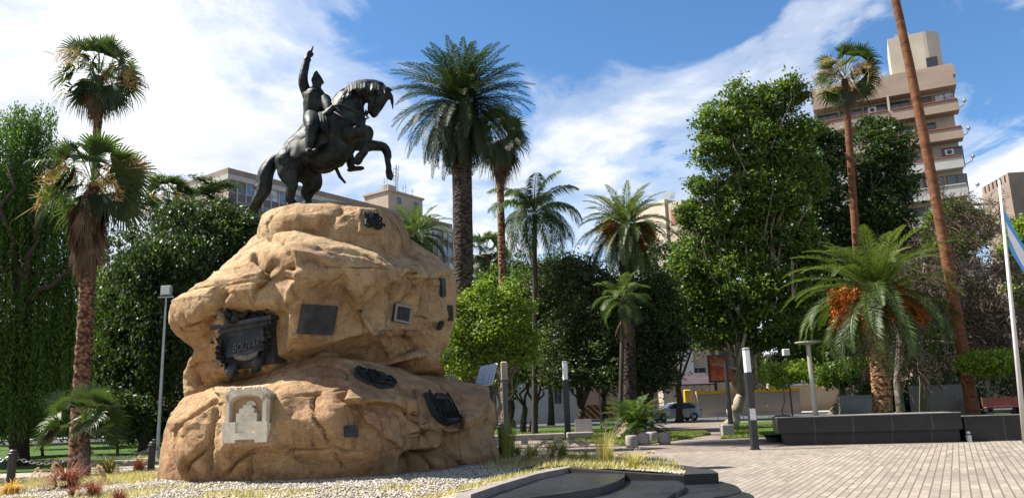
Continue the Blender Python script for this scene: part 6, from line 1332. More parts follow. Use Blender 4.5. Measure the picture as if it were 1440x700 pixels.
# --- car
def car():
    Y = 66; b = foot(950, Y, .012); o = empty('parked_car', b, R(10), 'silver-grey hatchback parked beyond the paved path', 'car'); L = 4.2; W = 1.72
    paint = simple('silver_paint', (.40, .41, .42), .35, .3, .03)
    prof = [(-2.1, .32), (-2.12, .62), (-2.0, .78), (-1.75, .86), (-1.1, .98), (-.35, 1.46), (.1, 1.52), (1.0, 1.50), (1.65, 1.22), (1.98, 1.10), (2.1, .85), (2.1, .35)]
    # side lower body with wheel arches
    def arch(cx): return [(cx + .37 * math.cos(a), .30 + .37 * math.sin(a)) for a in [math.pi - i * math.pi / 10 for i in range(11)]]
    low = [(-2.1, .25)] + arch(-1.32) + arch(1.32) + [(2.08, .27)]
    out = low + list(reversed(prof)); V = []; Fc = []; n = len(out)
    def yw(x, z): return W / 2 * (1 - .12 * max(0, (abs(x) - 1.5) / .6) ** 2) - max(0, z - .85) * .30
    for s_ in (-1, 1):
        for (x, z) in out: V.append((x, s_ * yw(x, z), z))
    bm = bmesh.new(); a_ = [bm.verts.new(v) for v in V[:n]]; c_ = [bm.verts.new(v) for v in V[n:]]; bm.faces.new(a_); bm.faces.new(list(reversed(c_)))
    for i in range(n): bm.faces.new((a_[(i + 1) % n], a_[i], c_[i], c_[(i + 1) % n]))
    bmesh.ops.triangulate(bm, faces=[f for f in bm.faces if len(f.verts) > 4]); bmesh.ops.recalc_face_normals(bm, faces=bm.faces)
    me = bpy.data.meshes.new('body'); bm.to_mesh(me); me.materials.append(paint); bo_ = bpy.data.objects.new('body', me); COL.objects.link(bo_); bo_.parent = o
    gl = M['gl_dark']
    for s_ in (-1, 1):
        for pts in ([(-.95, .98), (-.32, 1.38), (.12, 1.43), (.12, .97)], [(.2, .97), (.2, 1.43), (.98, 1.40), (1.5, 1.16), (1.45, 1.0)]):
            V = [(x, s_ * (yw(x, z) + .006), z) for x, z in pts] + [(x, s_ * (yw(x, z) + .03), z) for x, z in pts]; k = len(pts); F_ = [tuple(range(k)), tuple(range(2 * k - 1, k - 1, -1))] + [(i, (i + 1) % k, k + (i + 1) % k, k + i) for i in range(k)]; mesh('side_window', V, F_, gl, o)
        for x, zz in ((.16, .6), (1.1, .62)): m = MB(); m.box(x - .012, s_ * (W / 2 + .001) - .006, .42, x + .012, s_ * (W / 2 + .001) + .006, .95); m.build('door_seam', M['black'], o)
        m = MB(); m.box(-.02 - .3, s_ * (W / 2 + .015) - .015, .82, -.14, s_ * (W / 2 + .015) + .015, .85); m.build('handle', M['metal'], o)
        m = MB(); m.ball((-.85, s_ * (W / 2 + .08), 1.0), (.09, .10, .07), 10, 6); m.build('mirror', paint, o)
        m = MB(); m.ball((-1.98, s_ * .62, .68), (.14, .2, .09), 10, 6); m.build('headlight', M['lamp_white'], o)
        m = MB(); m.ball((2.0, s_ * .66, .92), (.12, .14, .12), 10, 6); m.build('tail_light', NT('tail_light').set((.4, .01, .01), .3).m, o)
        for x in (-1.32, 1.32):
            we = empty('wheel', (x, s_ * (W / 2 - .10), .32), 0); we.parent = o; m = MB(Matrix.Rotation(R(90), 4, 'X')); m.lathe([(.2, -.10), (.3, -.10), (.32, -.07), (.32, .07), (.3, .10), (.2, .10)], 24); m.build('tyre', M['black'], we, True); m = MB(Matrix.Rotation(R(90), 4, 'X')); m.lathe([(.03, -.11), (.2, -.095), (.2, .095), (.03, .11)], 20)
            m.build('rim', M['metal'], we)
            for k in range(5): a_ = k * 2 * math.pi / 5
    V = [(-1.08, -.60, 1.0), (-1.08, .60, 1.0), (-.42, .52, 1.43), (-.42, -.52, 1.43)]; V = V + [(x - .02, y, z + .02) for x, y, z in V]; mesh('windscreen', V, [(0, 1, 2, 3), (7, 6, 5, 4), (0, 4, 5, 1), (1, 5, 6, 2), (2, 6, 7, 3), (3, 7, 4, 0)], gl, o)
    V = [(1.12, -.55, 1.47), (1.12, .55, 1.47), (1.62, .58, 1.26), (1.62, -.58, 1.26)]; V = V + [(x + .02, y, z + .02) for x, y, z in V]; mesh('rear_window', V, [(0, 1, 2, 3), (7, 6, 5, 4), (0, 4, 5, 1), (1, 5, 6, 2), (2, 6, 7, 3), (3, 7, 4, 0)], gl, o)
    m = MB(); m.box(-2.13, -.6, .36, -2.05, .6, .5); m.build('bumper', M['black'], o)
car()
# railing by the street
o = empty('street_railing', foot(1010, 62), 0, 'thin pale railing at the kerb left of the plane trunk', 'railing')
m = MB(); m.tube([(-6, 0, 1.0), (4, 0, 1.0)], .03, 6); m.build('top_rail', M['white'], o)
for i in range(6): m = MB(); m.tube([(-6 + i * 2, 0, 0), (-6 + i * 2, 0, 1.0)], .03, 6); m.build('post', M['white'], o)
# ------------------------------------------------------------------ tablets on the rock
def basis(px, py, tilt=0, rx=12, ry=12):
    """frame lying on the dressed flat at a picture point: x right, y into the rock, z up"""
    p = onrock(px, py)[0]; g = lambda a, b: onrock(px + a, py + b)[0]
    u_ = (g(rx, 0) - g(-rx, 0)); v_ = (g(0, -ry) - g(0, ry)); n = v_.cross(u_) ; n = n if n.y < 0 else -n
    n.normalize(); x = Vector((0, 0, 1)).cross(n); x = (-x if x.x < 0 else x).normalized(); z = n.cross(x); z = z if z.z > 0 else -z
    x = (x * math.cos(tilt) + z * math.sin(tilt)).normalized(); z = n.cross(x); z = z if z.z > 0 else -z
    m = Matrix((x, -n, z)).transposed().to_4x4(); m.translation = p; return m
def scale_at(p): return (p - EYE).length / F * 1.0
def clear(Mx, px, py, rx, ry, lim=.45):
    n = -Vector((Mx[0][1], Mx[1][1], Mx[2][1])); p = Mx.translation.copy(); d = 0
    for i in range(-3, 4):
        for j in range(-3, 4):
            h = onrock(px + rx * i / 3, py + ry * j / 3)[0]
            if h is not None: d = max(d, (h - p).dot(n))
    Mx.translation = p + n * min(d, lim)
def tablet(px, py, w, h, label, tilt=0, mt='tablet', out=.06, frame_=None, text=None, rows=0, corner=0):
    Mx = basis(px, py, tilt, max(3, w * .36), max(4, h * .36)); s = scale_at(Mx.translation); w2, h2 = w * s / 2, h * s / 2
    clear(Mx, px, py, w / 2, h / 2)
    m = MB(Mx); m.bbox(0, 0, 0, 0, 0, 0) if 0 else None
    def plate(m, a, b, y0, y1, c=.02):
        v = [(-a + c, -b), (a - c, -b), (a, -b + c), (a, b - c), (a - c, b), (-a + c, b), (-a, b - c), (-a, -b + c)]; n = 8
        m.add([(x, y1, z) for x, z in v] + [(x, y0, z) for x, z in v], [tuple(range(n - 1, -1, -1)), tuple(range(n, 2 * n))] + [(i, (i + 1) % n, n + (i + 1) % n, n + i) for i in range(n)])
    plate(m, w2, h2, -out, .5)
    if rows:
        rs = np.random.RandomState(int(px))
        for r_ in range(rows):
            z = h2 * .72 - r_ * h2 * 1.45 / rows; x = -w2 * .72
            while x < w2 * .68:
                l = rs.uniform(.03, .10); m.box(x, -out - .012, z - .02, min(x + l, w2 * .74), -out + .002, z + .02); x += l + .03
    o = m.build('tablet', M[mt], rock, world=True); tag(o, label)
    if frame_:
        m = MB(Mx); t_ = .05
        for (a0, b0, a1, b1) in ((-w2, h2 - t_, w2, h2), (-w2, -h2, w2, -h2 + t_), (-w2, -h2 + t_, -w2 + t_, h2 - t_), (w2 - t_, -h2 + t_, w2, h2 - t_)): m.box(a0, -out - .035, b0, a1, -out + .002, b1)
        m.build('frame', M[frame_], o, world=True)
    return o, Mx, w2, h2
tablet(446, 449, 52, 40, 'large plain grey tablet with faint lines on the middle of the upper boulder', 0, rows=6)
tablet(563, 441, 31, 24, 'dark tablet in a pale raised frame on the right of the upper boulder', R(-4), frame_='palm_pale' if False else 'capst', rows=5)
tablet(493, 606, 20, 15, 'small black square tablet low on the front of the rock', 0, out=.04)
tablet(621, 404, 8, 26, 'narrow dark tablet high on the right shoulder of the upper boulder', R(10))
tablet(632, 440, 9, 22, 'dark tablet on the right edge of the upper boulder', R(8), rows=6)
tablet(618, 456, 8, 14, 'tiny tablet left of the one on the right edge', R(8), rows=4)
# crumpled wreath-like bronzes: a coat of arms on the cap, an oval relief and a flag relief on the lower boulder
def relief(px, py, outline, label, nm, seed, base=.05, amp=.10, tilt=0):
    rs = np.random.RandomState(seed); Mx = basis(px, py, tilt, 16 if px > 522 else 9, 14 if px > 522 else 9); s = scale_at(Mx.translation); n = len(outline); xs_ = [q[0] for q in outline]; ys_ = [q[1] for q in outline]; clear(Mx, px, py, (max(xs_) - min(xs_)) / 2.3, (max(ys_) - min(ys_)) / 2.3, .10); prims = []
    pts = [((x - px) * s, -(y - py) * s) for x, y in outline]; m = MB(Mx)
    m.add([(x, .5, z) for x, z in pts] + [(x, -base, z) for x, z in pts] + [(x * .9, -base - .03, z * .9) for x, z in pts], [tuple(range(n)), tuple(range(3 * n - 1, 2 * n - 1, -1))] + [(k * n + i, k * n + (i + 1) % n, (k + 1) * n + (i + 1) % n, (k + 1) * n + i) for k in (0, 1) for i in range(n)])
    o = m.build(nm, M['tablet'], rock, world=True); tag(o, label); return o, Mx, s, rs, pts
def edge_leaves(o, Mx, pts, rs, nm='leaf_border', r=.07):
    m = MB(Mx); n = len(pts)
    for i in range(n):
        a = Vector(pts[i]); b = Vector(pts[(i + 1) % n]); k = max(2, int((b - a).length / .07))
        for j in range(k): c = a.lerp(b, j / k) * .96; m.ball((c.x + rs.normal() * .012, -.08 - rs.rand() * .04, c.y + rs.normal() * .012), (r * rs.uniform(.4, .9), r * .5, r * rs.uniform(.4, .9)), 7, 5)
    m.build(nm, M['bronze_coat'], o, True, True)
# oval relief
ov = [(525 + 29 * math.cos(a) * (1 + .08 * math.sin(3 * a + 1)), 536 + 22 * math.sin(a) + 7 * math.cos(a)) for a in [i * math.pi / 12 for i in range(24)]]
o, Mx, s, rs, pts = relief(525, 536, ov, 'oval wreathed bronze relief near the top of the lower boulder', 'oval_relief', 3); edge_leaves(o, Mx, pts, rs)
m = MB(Mx); m.ball((-.1, -.10, .05), (.11, .09, .15), 12, 8); m.ball((-.1, -.10, -.18), (.20, .08, .16), 12, 8); m.tube([(-.3, -.12, -.1), (0, -.15, -.2), (.3, -.12, -.12)], [.04, .06, .03], 8); m.tube([(.1, -.1, .2), (.22, -.14, 0), (.32, -.1, -.2)], [.05, .06, .03], 8); m.build('portrait_relief', M['bronze_coat'], o, True, True)
fl_ = [(587, 553), (596, 560), (608, 556), (622, 558), (636, 556), (642, 574), (652, 592), (645, 597), (626, 600), (606, 594), (596, 584), (590, 570)]
o, Mx, s, rs, pts = relief(618, 577, fl_, 'dark bronze relief shaped like a draped flag on the right of the lower boulder', 'draped_flag_relief', 4); edge_leaves(o, Mx, pts, rs, 'ragged_border', .06)
m = MB(Mx); 
for i in range(7): x = -.38 + i * .13; m.tube([(x - .06, -.10, .24), (x, -.13, .02), (x + .10, -.10, -.26)], [.02, .03, .02], 6)
m.build('folds', M['bronze_coat'], o, True, True)
# coat of arms on the cap
ca = [(511, 301), (519, 299), (530, 302), (534, 310), (533, 318), (536, 322), (528, 325), (522, 320), (514, 324), (509, 320), (511, 312), (510, 306)]
o, Mx, s, rs, pts = relief(521, 311, ca, 'dark bronze coat of arms with draped banners on the cap stone', 'coat_of_arms', 5); edge_leaves(o, Mx, pts, rs, 'banner_border', .06)
m = MB(Mx)
for i in range(9): a = math.pi * (.12 + .76 * i / 8); m.tube([(0, -.08, -.02), (math.cos(a) * .26, -.11, math.sin(a) * .24)], [.04, .022], 6)
m.ball((0, -.10, -.02), (.13, .06, .16), 12, 8); m.build('shield', M['bronze_coat'], o, True, True)
# the large ornate bronze memorial on the left
def ornate():
    Mx = basis(356, 480, R(7), 24, 28); clear(Mx, 356, 482, 36, 38, .13); n = -Vector((Mx[0][1], Mx[1][1], Mx[2][1])); n.z = max(n.z, -.05); n.normalize(); s = scale_at(Mx.translation); X = Vector((0, 0, 1)).cross(n); X = (-X if X.x < 0 else X).normalized(); X = (X * math.cos(R(6)) + Vector((0, 0, 1)) * math.sin(R(6))).normalized(); Zz = n.cross(X); Zz = Zz if Zz.z > 0 else -Zz
    p = Mx.translation.copy(); Mx = Matrix((X, -n, Zz)).transposed().to_4x4(); Mx.translation = p
    u = lambda x, y: ((x - 356) * s * 1.16, -(y - 480) * s * 1.04)
    o = empty('ornate_memorial', p, 0); o.parent = rock; o.location = wmat(rock).inverted() @ p; tag(o, 'large ornate black bronze memorial with a pediment, garlands and scrolls on the left of the upper boulder')
    def pb(name, x0, y0, x1, y1, d0, d1, mt='tablet'):
        a, b = u(x0, y0), u(x1, y1); m = MB(Mx); m.box(min(a[0], b[0]), -d1, min(a[1], b[1]), max(a[0], b[0]), -d0, max(a[1], b[1])); return m.build(name, M[mt], o, world=True)
    pb('back_plate', 322, 458, 386, 512, -.5, .06); pb('cornice', 314, 453, 392, 458, -.2, .24); pb('frieze', 320, 458, 388, 464, -.2, .12)
    # sloping inscription desk
    a = [u(330, 472), u(380, 466), u(384, 495), u(332, 497)]; m = MB(Mx); m.add([(a[0][0], -.08, a[0][1]), (a[1][0], -.08, a[1][1]), (a[2][0], -.26, a[2][1]), (a[3][0], -.26, a[3][1]), (a[0][0], .1, a[0][1]), (a[1][0], .1, a[1][1]), (a[2][0], .1, a[2][1]), (a[3][0], .1, a[3][1])], [(0, 3, 2, 1), (4, 5, 6, 7), (0, 1, 5, 4), (1, 2, 6, 5), (2, 3, 7, 6), (3, 0, 4, 7)]); dk = m.build('inscription_panel', M['tablet'], o, world=True)
    cu = bpy.data.curves.new('lettering', 'FONT'); cu.body = 'BOLIVAR'; cu.size = .30; cu.extrude = .02; cu.align_x = 'CENTER'; to = bpy.data.objects.new('lettering', cu); COL.objects.link(to); bpy.context.view_layer.update()
    dg = bpy.context.evaluated_depsgraph_get(); me = bpy.data.meshes.new_from_object(to.evaluated_get(dg)); bpy.data.objects.remove(to); V = np.array([v.co for v in me.vertices]); V[:, 0] *= .62; wv = V[:, 0].max() - V[:, 0].min(); V[:, 0] *= .70 / wv
    c0 = Vector(((a[3][0] + a[2][0]) / 2, -.235, (a[3][1] + a[2][1]) / 2 + .09)); up = Vector(((a[0][0] - a[3][0]) * .2, .18, a[0][1] - a[3][1])).normalized(); rt = Vector((1, 0, (a[2][1] - a[3][1]) / (a[2][0] - a[3][0]))).normalized(); nn_ = rt.cross(up); 
    W_ = np.array([tuple(Mx @ (c0 + rt * float(v[0]) + up * float(v[1]) + nn_ * (.02 + float(v[2])) )) for v in V]); mesh('lettering', W_, [tuple(f.vertices) for f in me.polygons], simple('polished_bronze', (.085, .078, .068), .5, .4), dk, world=True); bpy.data.meshes.remove(me)
    # two-humped pediment with acroteria
    for (x0, x1, h, nm) in ((322, 347, 10, 'pediment_scroll'), (352, 380, 13, 'pediment_scroll')):
        m = MB(Mx); pts = []
        for i in range(13): t = i / 12; q = u(x0 + (x1 - x0) * t, 453 - h * math.sin(math.pi * t) ** .8); pts.append((q[0], -.12, q[1]))
        m.tube(pts, .045, 8); pl_ = [(p_[0], p_[2]) for p_ in pts]; k = len(pl_); m.add([(x, -.06, z) for x, z in pl_] + [(x, .1, z) for x, z in pl_], [tuple(range(k)), tuple(range(2 * k - 1, k - 1, -1))] + [(i, k + i, k + (i + 1) % k, (i + 1) % k) for i in range(k)]); m.build(nm, M['bronze_coat'], o, True, True)
    for (x, y, h) in ((321, 452, 13), (335, 447, 14), (387, 446, 16)):
        q = u(x, y); m = MB(Mx @ Matrix.Translation((q[0], -.14, q[1]))); hh = h * s; m.lathe([(.07, 0), (.08, .03), (.04, .07), (.075, hh * .45), (.05, hh * .6), (.07, hh * .72), (.02, hh)], 10); m.build('finial', M['bronze_coat'], o, True, True)
    rs = np.random.RandomState(2); q = u(347, 450); m = MB(Mx); 
    for i in range(14): m.ball((q[0] + rs.normal() * .07, -.2 - rs.rand() * .06, q[1] + rs.normal() * .07), rs.uniform(.03, .07), 7, 5)
    m.ball((q[0], -.24, q[1]), .10, 10, 7); m.build('central_mask', M['bronze_coat'], o, True, True)
    for (pl_, nm) in (([(326, 468), (322, 480), (324, 492), (330, 506)], 'leaf_garland'), ([(386, 466), (386, 478), (382, 490), (378, 502)], 'leaf_garland')):
        m = MB(Mx)
        for i in range(60):
            t = rs.rand() * 2.999; k = int(t); f_ = t - k; x = pl_[k][0] * (1 - f_) + pl_[k + 1][0] * f_; y = pl_[k][1] * (1 - f_) + pl_[k + 1][1] * f_; q = u(x + rs.normal() * 2.4, y + rs.normal() * 1.5); m.ball((q[0], -.14 - rs.rand() * .14, q[1]), (rs.uniform(.02, .055), .05, rs.uniform(.02, .06)), 6, 5)
        m.build(nm, M['bronze_coat'], o, True, True)
    # fluted shell and scroll volutes
    m = MB(Mx)
    for i in range(11):
        a_ = R(200 + i * 14); q0 = u(357, 492); m.tube([(q0[0] + math.cos(a_) * .14, -.20, q0[1] + math.sin(a_) * .05), (q0[0] + math.cos(a_) * .36, -.22, q0[1] + math.sin(a_) * .22)], [.025, .045], 6)
    m.build('fluted_shell', simple('worn_bronze', (.16, .155, .14), .5, .3), o, True, True)
    for (x0, y0, x1, y1) in ((340, 506, 330, 524), (372, 502, 366, 518)):
        p0, p1 = u(x0, y0), u(x1, y1); m = MB(Mx); m.tube([(p0[0], -.15, p0[1]), ((p0[0] + p1[0]) / 2, -.24, (p0[1] + p1[1]) / 2), (p1[0], -.14, p1[1])], [.11, .12, .09], 10); m.build('volute', M['tablet'], o, True, True)
    for x in (340, 352, 362): q0 = u(x, 519); m = MB(Mx); m.tube([(q0[0] + math.cos(a_) * .07 * (1 - k / 26), -.16, q0[1] + math.sin(a_) * .07 * (1 - k / 26)) for k, a_ in enumerate([i * .5 for i in range(22)])], .02, 6); m.ball((q0[0], -.16, q0[1]), .05, 8, 6); m.build('curl', M['bronze_coat'], o, True, True)
ornate()
# the white marble relief
def marble():
    t = NT('cream_marble'); n_ = t.noise(t.pos(), 5, 6, .6); t.set(t.ramp(n_, [(.3, (.50, .43, .32)), (.6, (.66, .60, .48)), (.8, (.72, .67, .56))]), .6); t.bump(t.noise(t.pos(), 30, 5, .7), .5, .02); mm = t.m
    p = onrock(352, 587)[0]; Mb = basis(352, 587, 0, 24, 26); n = -Vector((Mb[0][1], Mb[1][1], Mb[2][1])); n.z *= .75; n.normalize(); X = Vector((0, 0, 1)).cross(n); X = (-X if X.x < 0 else X).normalized(); Mx = Matrix((X, -n, Vector((0, 0, 1)))).transposed().to_4x4(); s = scale_at(p); 
    # push out so that the slab clears the rock
    cl = max((onrock(352 + dx, 587 + dy)[0] - p).dot(n) for dx in (-26, 0, 26) for dy in (-28, 0, 28)); Mx.translation = p + n * max(.02, min(cl, .06)); u = lambda x, y: ((x - 352) * s, -(y - 587) * s)
    o = empty('marble_relief', p, 0); o.parent = rock; o.location = wmat(rock).inverted() @ p; tag(o, 'cream marble relief of a stepped altar under a low arch on the lower boulder')
    def pb(m, x0, y0, x1, y1, d0, d1): a, b = u(x0, y0), u(x1, y1); m.box(min(a[0], b[0]), -d1, min(a[1], b[1]), max(a[0], b[0]), -d0, max(a[1], b[1])); return m
    m = MB(Mx); pb(m, 323, 556, 381, 612, -.55, .0); m.build('back_slab', simple('tan_niche', (.34, .22, .125), .85, bump=.3), o, world=True)
    m = MB(Mx); pb(m, 323, 560, 328, 596, .0, .16); m.build('side_pillar', mm, o, world=True); m = MB(Mx); pb(m, 375.5, 560, 381, 596, .0, .16); m.build('side_pillar', mm, o, world=True)
    m = MB(Mx); pb(m, 321, 596, 339, 622, -.5, .20); pb(m, 367, 596, 384, 622, -.5, .20); pb(m, 339, 610, 367, 618, -.5, .201); m.build('base_block', mm, o, world=True)
    # arched lintel
    pts = [u(323, 553), u(381, 553)] + [u(381, 566)] + [u(352 + 24 * math.cos(a), 572 - 11 * math.sin(a) ** .7) for a in [i * math.pi / 12 for i in range(13)]] + [u(323, 566)]
    k = len(pts); bm = bmesh.new(); v0 = [bm.verts.new(Mx @ Vector((x, -.16, z))) for x, z in pts]; v1 = [bm.verts.new(Mx @ Vector((x, .3, z))) for x, z in pts]; bm.faces.new(v0); bm.faces.new(list(reversed(v1)))
    for i in range(k): bm.faces.new((v0[i], v1[i], v1[(i + 1) % k], v0[(i + 1) % k]))
    bmesh.ops.triangulate(bm, faces=[f for f in bm.faces if len(f.verts) > 4]); bmesh.ops.recalc_face_normals(bm, faces=bm.faces); me = bpy.data.meshes.new('lintel'); bm.transform(wmat(o).inverted()); bm.to_mesh(me); me.materials.append(mm); lo = bpy.data.objects.new('lintel', me); COL.objects.link(lo); lo.parent = o
    rs = np.random.RandomState(6); m = MB(Mx)
    for i in range(60): x = rs.uniform(324, 380); y = 553 + rs.uniform(-1.5, 2.5) + (rs.uniform(0, 8) if abs(x - 352) > 22 else 0); q = u(x, y); m.ball((q[0], -.16, q[1]), (rs.uniform(.015, .045), .03, rs.uniform(.012, .03)), 6, 4)
    m.build('carved_foliage', mm, o, True, True)
    # altar with steps and the inscription
    al = MB(Mx); pb(al, 338, 584, 367, 610, .0, .14); pb(al, 342, 578, 363, 584, .0, .1405); pb(al, 347, 574, 359.5, 578, .0, .141); letter_base = al
    m = MB(Mx); q = u(355, 573); m.add([(q[0] + .12 * math.cos(a), -.05, q[1] + .10 * math.sin(a)) for a in [i * math.pi / 10 for i in range(11)]] + [(q[0] + .12 * math.cos(a), .0, q[1] + .10 * math.sin(a)) for a in [i * math.pi / 10 for i in range(11)]], [tuple(range(10, -1, -1))] + [(i, i + 1, 12 + i, 11 + i) for i in range(10)]); m.build('rising_sun', mm, o, world=True)
    m = MB(Mx)
    for r_, (y, w) in enumerate(((583, 8), (588, 16), (592, 14), (596, 6), (600, 24), (604, 22), (608, 16))):
        x = 353 - w / 2
        while x < 353 + w / 2: l = rs.uniform(1.0, 2.6); a = u(x, y - .8); b = u(min(x + l, 353 + w / 2), y + .8); m.box(a[0], -.148, b[1], b[0], -.1395, a[1]); x += l + .9
    al.V += m.V; k_ = len(al.V) - len(m.V); al.F += [tuple(j + k_ for j in f) for f in m.F]; al.build('altar', mm, o, world=True)
marble()
# ------------------------------------------------------------------ ornamental grasses
M['gr_yellow'] = leafmat('grass_yellow', (.22, .20, .05), (.42, .36, .13), (.62, .55, .28), .3, .7, 1.1)
M['gr_red'] = leafmat('grass_red', (.10, .025, .022), (.22, .06, .045), (.36, .15, .10), .25, .7, 1.1)
M['gr_green'] = leafmat('grass_green', (.08, .12, .02), (.22, .25, .05), (.45, .42, .15), .3, .7, 1.2)
M['plume'] = leafmat('grass_plume', (.42, .30, .22), (.60, .48, .36), (.74, .64, .52), .3, .8, 1.0)
M['gold'] = leafmat('grass_gold', (.40, .20, .03), (.58, .34, .07), (.70, .50, .16), .3, .7, 1.1)
def tuft(p, h, n, spread, mat, label, plumes=0, seed=1, cat='grass clump', nm='grass_clump', group='ornamental grass clumps', w=.012, arch=.5):
    rs = np.random.RandomState(seed); root = empty(nm, p, 0, label, cat, group); Vs = []; T = []
    def blade(L, lean, a, w, tnt, r0, ar):
        b = np.array([math.cos(a + rs.normal() * .6), math.sin(a + rs.normal() * .6), 0]) * r0; d = np.array([math.cos(a), math.sin(a), 0]); K = 5; x = b; el = math.pi / 2 - lean; sd = np.array([-d[1], d[0], 0]); pts = [x]
        for i in range(K): el -= ar * (i + 1) / K * .6; x = x + (d * math.cos(el) + np.array([0, 0, math.sin(el)])) * L / K; pts.append(x)
        for i in range(K): w0, w1 = w * (1 - i / K * .8), w * (1 - (i + 1) / K * .8); Vs.append(np.stack([pts[i] - sd * w0, pts[i] + sd * w0, pts[i + 1] + sd * w1, pts[i + 1] - sd * w1])); T.extend([tnt] * 4)
        return pts
    for i in range(n): blade(h * rs.uniform(.5, 1.05), abs(rs.normal()) * spread, rs.rand() * 6.28, w * rs.uniform(.5, 1), np.clip(rs.normal(.5, .25), 0, 1), rs.rand() ** .5 * h * .16, arch * rs.uniform(.4, 1.6))
    V = np.concatenate(Vs); mesh('blades', V, np.arange(len(V)).reshape(-1, 4), M[mat], root, tint=T)
    if plumes:
        Vs.clear(); T.clear(); stems = []
        for i in range(plumes): stems.append(blade(h * rs.uniform(1.05, 1.4), abs(rs.normal()) * spread * 1.1 + .1, rs.rand() * 6.28, w * .5, .3, h * .08, arch * 1.5))
        for pts in stems:
            a, b = pts[-2], pts[-1]; d = (b - a); 
            for _ in range(70): c = a + d * rs.uniform(-.35, 1.05); e = rs.normal(size=3); e = e / np.linalg.norm(e) * .055 + d * .1; s_ = np.cross(e, rs.normal(size=3)); s_ = s_ / np.linalg.norm(s_) * .006; Vs.append(np.stack([c - s_, c + s_, c + e + s_, c + e - s_])); T.extend([rs.rand()] * 4)
        V = np.concatenate(Vs); mesh('plumes', V, np.arange(len(V)).reshape(-1, 4), M['plume'], root, tint=T)
    return root
def G_(px, py): p = gnd(px, py, .12); p.z = float(bed_h(p.x, p.y)); q = gnd(px, py, float(bed_h(p.x, p.y))); q.z = float(bed_h(q.x, q.y)); return q
tuft(G_(92, 686), .95, 420, .55, 'gr_red', 'largest reddish-purple fountain grass with pale arching plumes, left of the boulder', 26, 1, w=.014, arch=.9)
tuft(G_(131, 698), .42, 220, .5, 'gr_red', 'small dark red grass tuft in front of the large purple one', 0, 2)
tuft(G_(103, 697), .34, 160, .5, 'gr_red', 'small red tuft with a pale plume beside the large purple grass', 4, 13)
tuft(G_(150, 666), .75, 420, .5, 'gr_yellow', 'pale yellow fountain grass between the purple clump and the boulder', 8, 3, w=.014, arch=.8)
tuft(G_(196, 661), .55, 260, .6, 'gr_red', 'low purple grass tuft nearest the left foot of the boulder', 8, 4)
tuft(G_(168, 704), .3, 160, .5, 'gr_red', 'tiny red tuft at the bottom edge on the gravel', 0, 5)
tuft(G_(16, 694), .5, 500, .8, 'gold', 'golden feathery grass in the bottom left corner', 0, 6, arch=1.3)
tuft(G_(714, 645), 1.1, 260, .10, 'gr_green', 'tall upright yellow-green grass against the right foot of the boulder', 0, 7, arch=.15)
tuft(G_(748, 648), .6, 300, .35, 'gr_yellow', 'straw-coloured grass clump left of the large plumed one by the path', 0, 8)
tuft(G_(784, 650), .8, 520, .42, 'gr_green', 'wide yellow-green grass clump with feathery plumes by the path', 22, 9, arch=.6)
tuft(G_(852, 656), .9, 170, .12, 'gr_yellow', 'narrow tall straw grass in the dry bed behind the pool', 5, 10, arch=.25)
tuft(G_(823, 652), .45, 70, .2, 'gr_green', 'sparse small green tuft between the plumed clump and the tall straw grass', 0, 11)
tuft(G_(891, 661), .55, 220, .35, 'gr_yellow', 'rightmost straw-coloured grass tuft near the end of the dark kerb', 4, 12)
tuft(G_(728, 642), .5, 120, .35, 'gr_green', 'short green grass tuft behind the tall upright one', 0, 14)
# dry weeds and low ground cover over the bed
def weeds(n, seed=3):
    rs = np.random.RandomState(seed); x = rs.uniform(-14, 4.2, n * 3); y = rs.uniform(13, 25.5, n * 3); ok = inpoly(x, y, bed) & (np.hypot((x + 4.7) / 4.2, (y - 21) / 3.6) > .93); x, y = x[ok], y[ok]
    dn = fbm(np.stack([x, y, x * 0], 1), .75, 4, 3); strip = (x > .2) & (y > 17); ok = (rs.rand(len(x)) < sstep(-.05, .25, dn)) | (strip & (rs.rand(len(x)) < .8)); x, y = x[ok][:n], y[ok][:n]; n = len(x)
    z = bed_h(x, y) + np.where((x > .3) & (y > 16.5) & (y < 21.5), .10, 0); b = np.stack([x, y, z], 1); a = rs.uniform(0, 6.28, n); h = rs.uniform(.03, .14, n); d = np.stack([np.cos(a) * rs.uniform(.2, 1.2, n), np.sin(a) * rs.uniform(.2, 1.2, n), np.ones(n)], 1); e = b + d * h[:, None]; s_ = np.stack([-np.sin(a), np.cos(a), 0 * a], 1) * .008
    V = np.stack([b - s_, b + s_, e], 1).reshape(-1, 3); return V, np.arange(n * 3).reshape(n, 3), np.repeat(np.clip(rs.normal(.5, .3, n), 0, 1), 3)
V_, F_, T_w = weeds(26000); tag(mesh('dry_weeds', V_, F_, M['gr_yellow'], tint=T_w), 'dry yellow weeds growing through the gravel bed', 'weeds', kind='stuff')
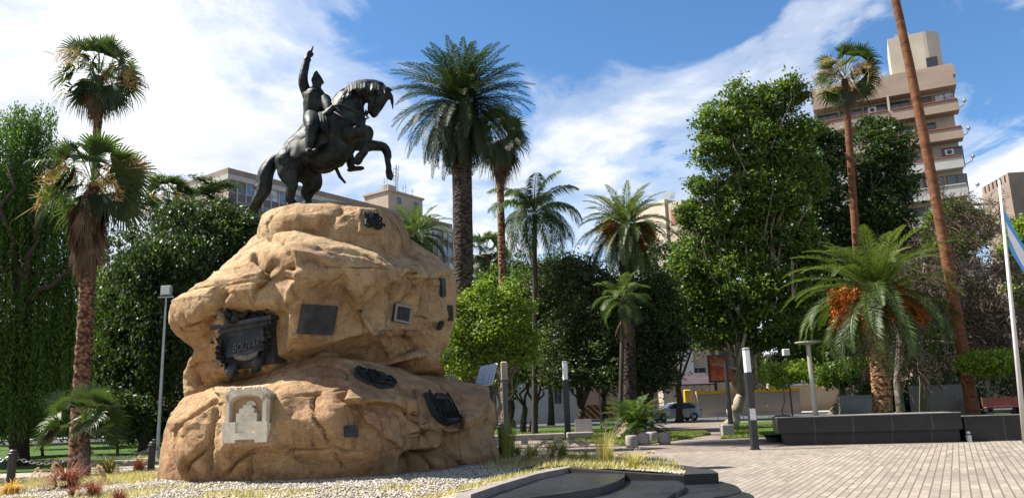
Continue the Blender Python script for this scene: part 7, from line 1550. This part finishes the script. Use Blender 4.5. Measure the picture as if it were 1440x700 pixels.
def litter(n):
    rs = np.random.RandomState(8); x = rs.uniform(-2, 22, n); y = rs.uniform(12, 40, n); a = rs.uniform(0, 6.28, n); c = np.stack([x, y, np.full(n, .022)], 1); s_ = rs.uniform(.02, .05, n)[:, None]
    d = np.stack([np.cos(a), np.sin(a), rs.uniform(-.1, .3, n)], 1) * s_; e_ = np.stack([-np.sin(a), np.cos(a), rs.uniform(-.1, .3, n)], 1) * s_ * .6; V, Fc = quads_from(c, d, e_); return V, Fc, np.repeat(rs.rand(n), 4)
ok_ = litter(900); Pc = ok_[0].reshape(-1, 4, 3)[:, 0]; keep = ~inpoly(Pc[:, 0], Pc[:, 1], bed) & ((Pc[:, 0] > 5.0) | (Pc[:, 1] > 21.5)); Vk = ok_[0].reshape(-1, 4, 3)[keep].reshape(-1, 3)
tag(mesh('fallen_leaves', Vk, np.arange(len(Vk)).reshape(-1, 4), M['dead_frond'], tint=ok_[2].reshape(-1, 4)[keep].ravel()), 'dry leaves scattered over the paving', 'leaves', kind='stuff')
# lawn blades
def lawnblades(n):
    rs = np.random.RandomState(5); X = []; 
    for poly in lawn_polys[:3]:
        P = np.array([(p[0], p[1]) for p in poly]); x = rs.uniform(P[:, 0].min(), min(P[:, 0].max(), 34), n); y = rs.uniform(P[:, 1].min(), min(P[:, 1].max(), 48), n); ok = inpoly(x, y, poly); X.append(np.stack([x[ok], y[ok]], 1))
    X = np.concatenate(X); m = len(X); a = rs.uniform(0, 6.28, m); h = rs.uniform(.05, .13, m); b = np.concatenate([X, np.full((m, 1), .03)], 1); e = b + np.stack([np.cos(a) * .4, np.sin(a) * .4, np.ones(m)], 1) * h[:, None]; s_ = np.stack([-np.sin(a), np.cos(a), 0 * a], 1) * .02
    return np.stack([b - s_, b + s_, e], 1).reshape(-1, 3), np.arange(m * 3).reshape(m, 3), np.repeat(rs.rand(m), 3)
V_, F_, T_w = lawnblades(40000); tag(mesh('grass', V_, F_, M['gr_green'], tint=T_w * .6), 'mown green grass of the square lawns', 'grass', kind='stuff')
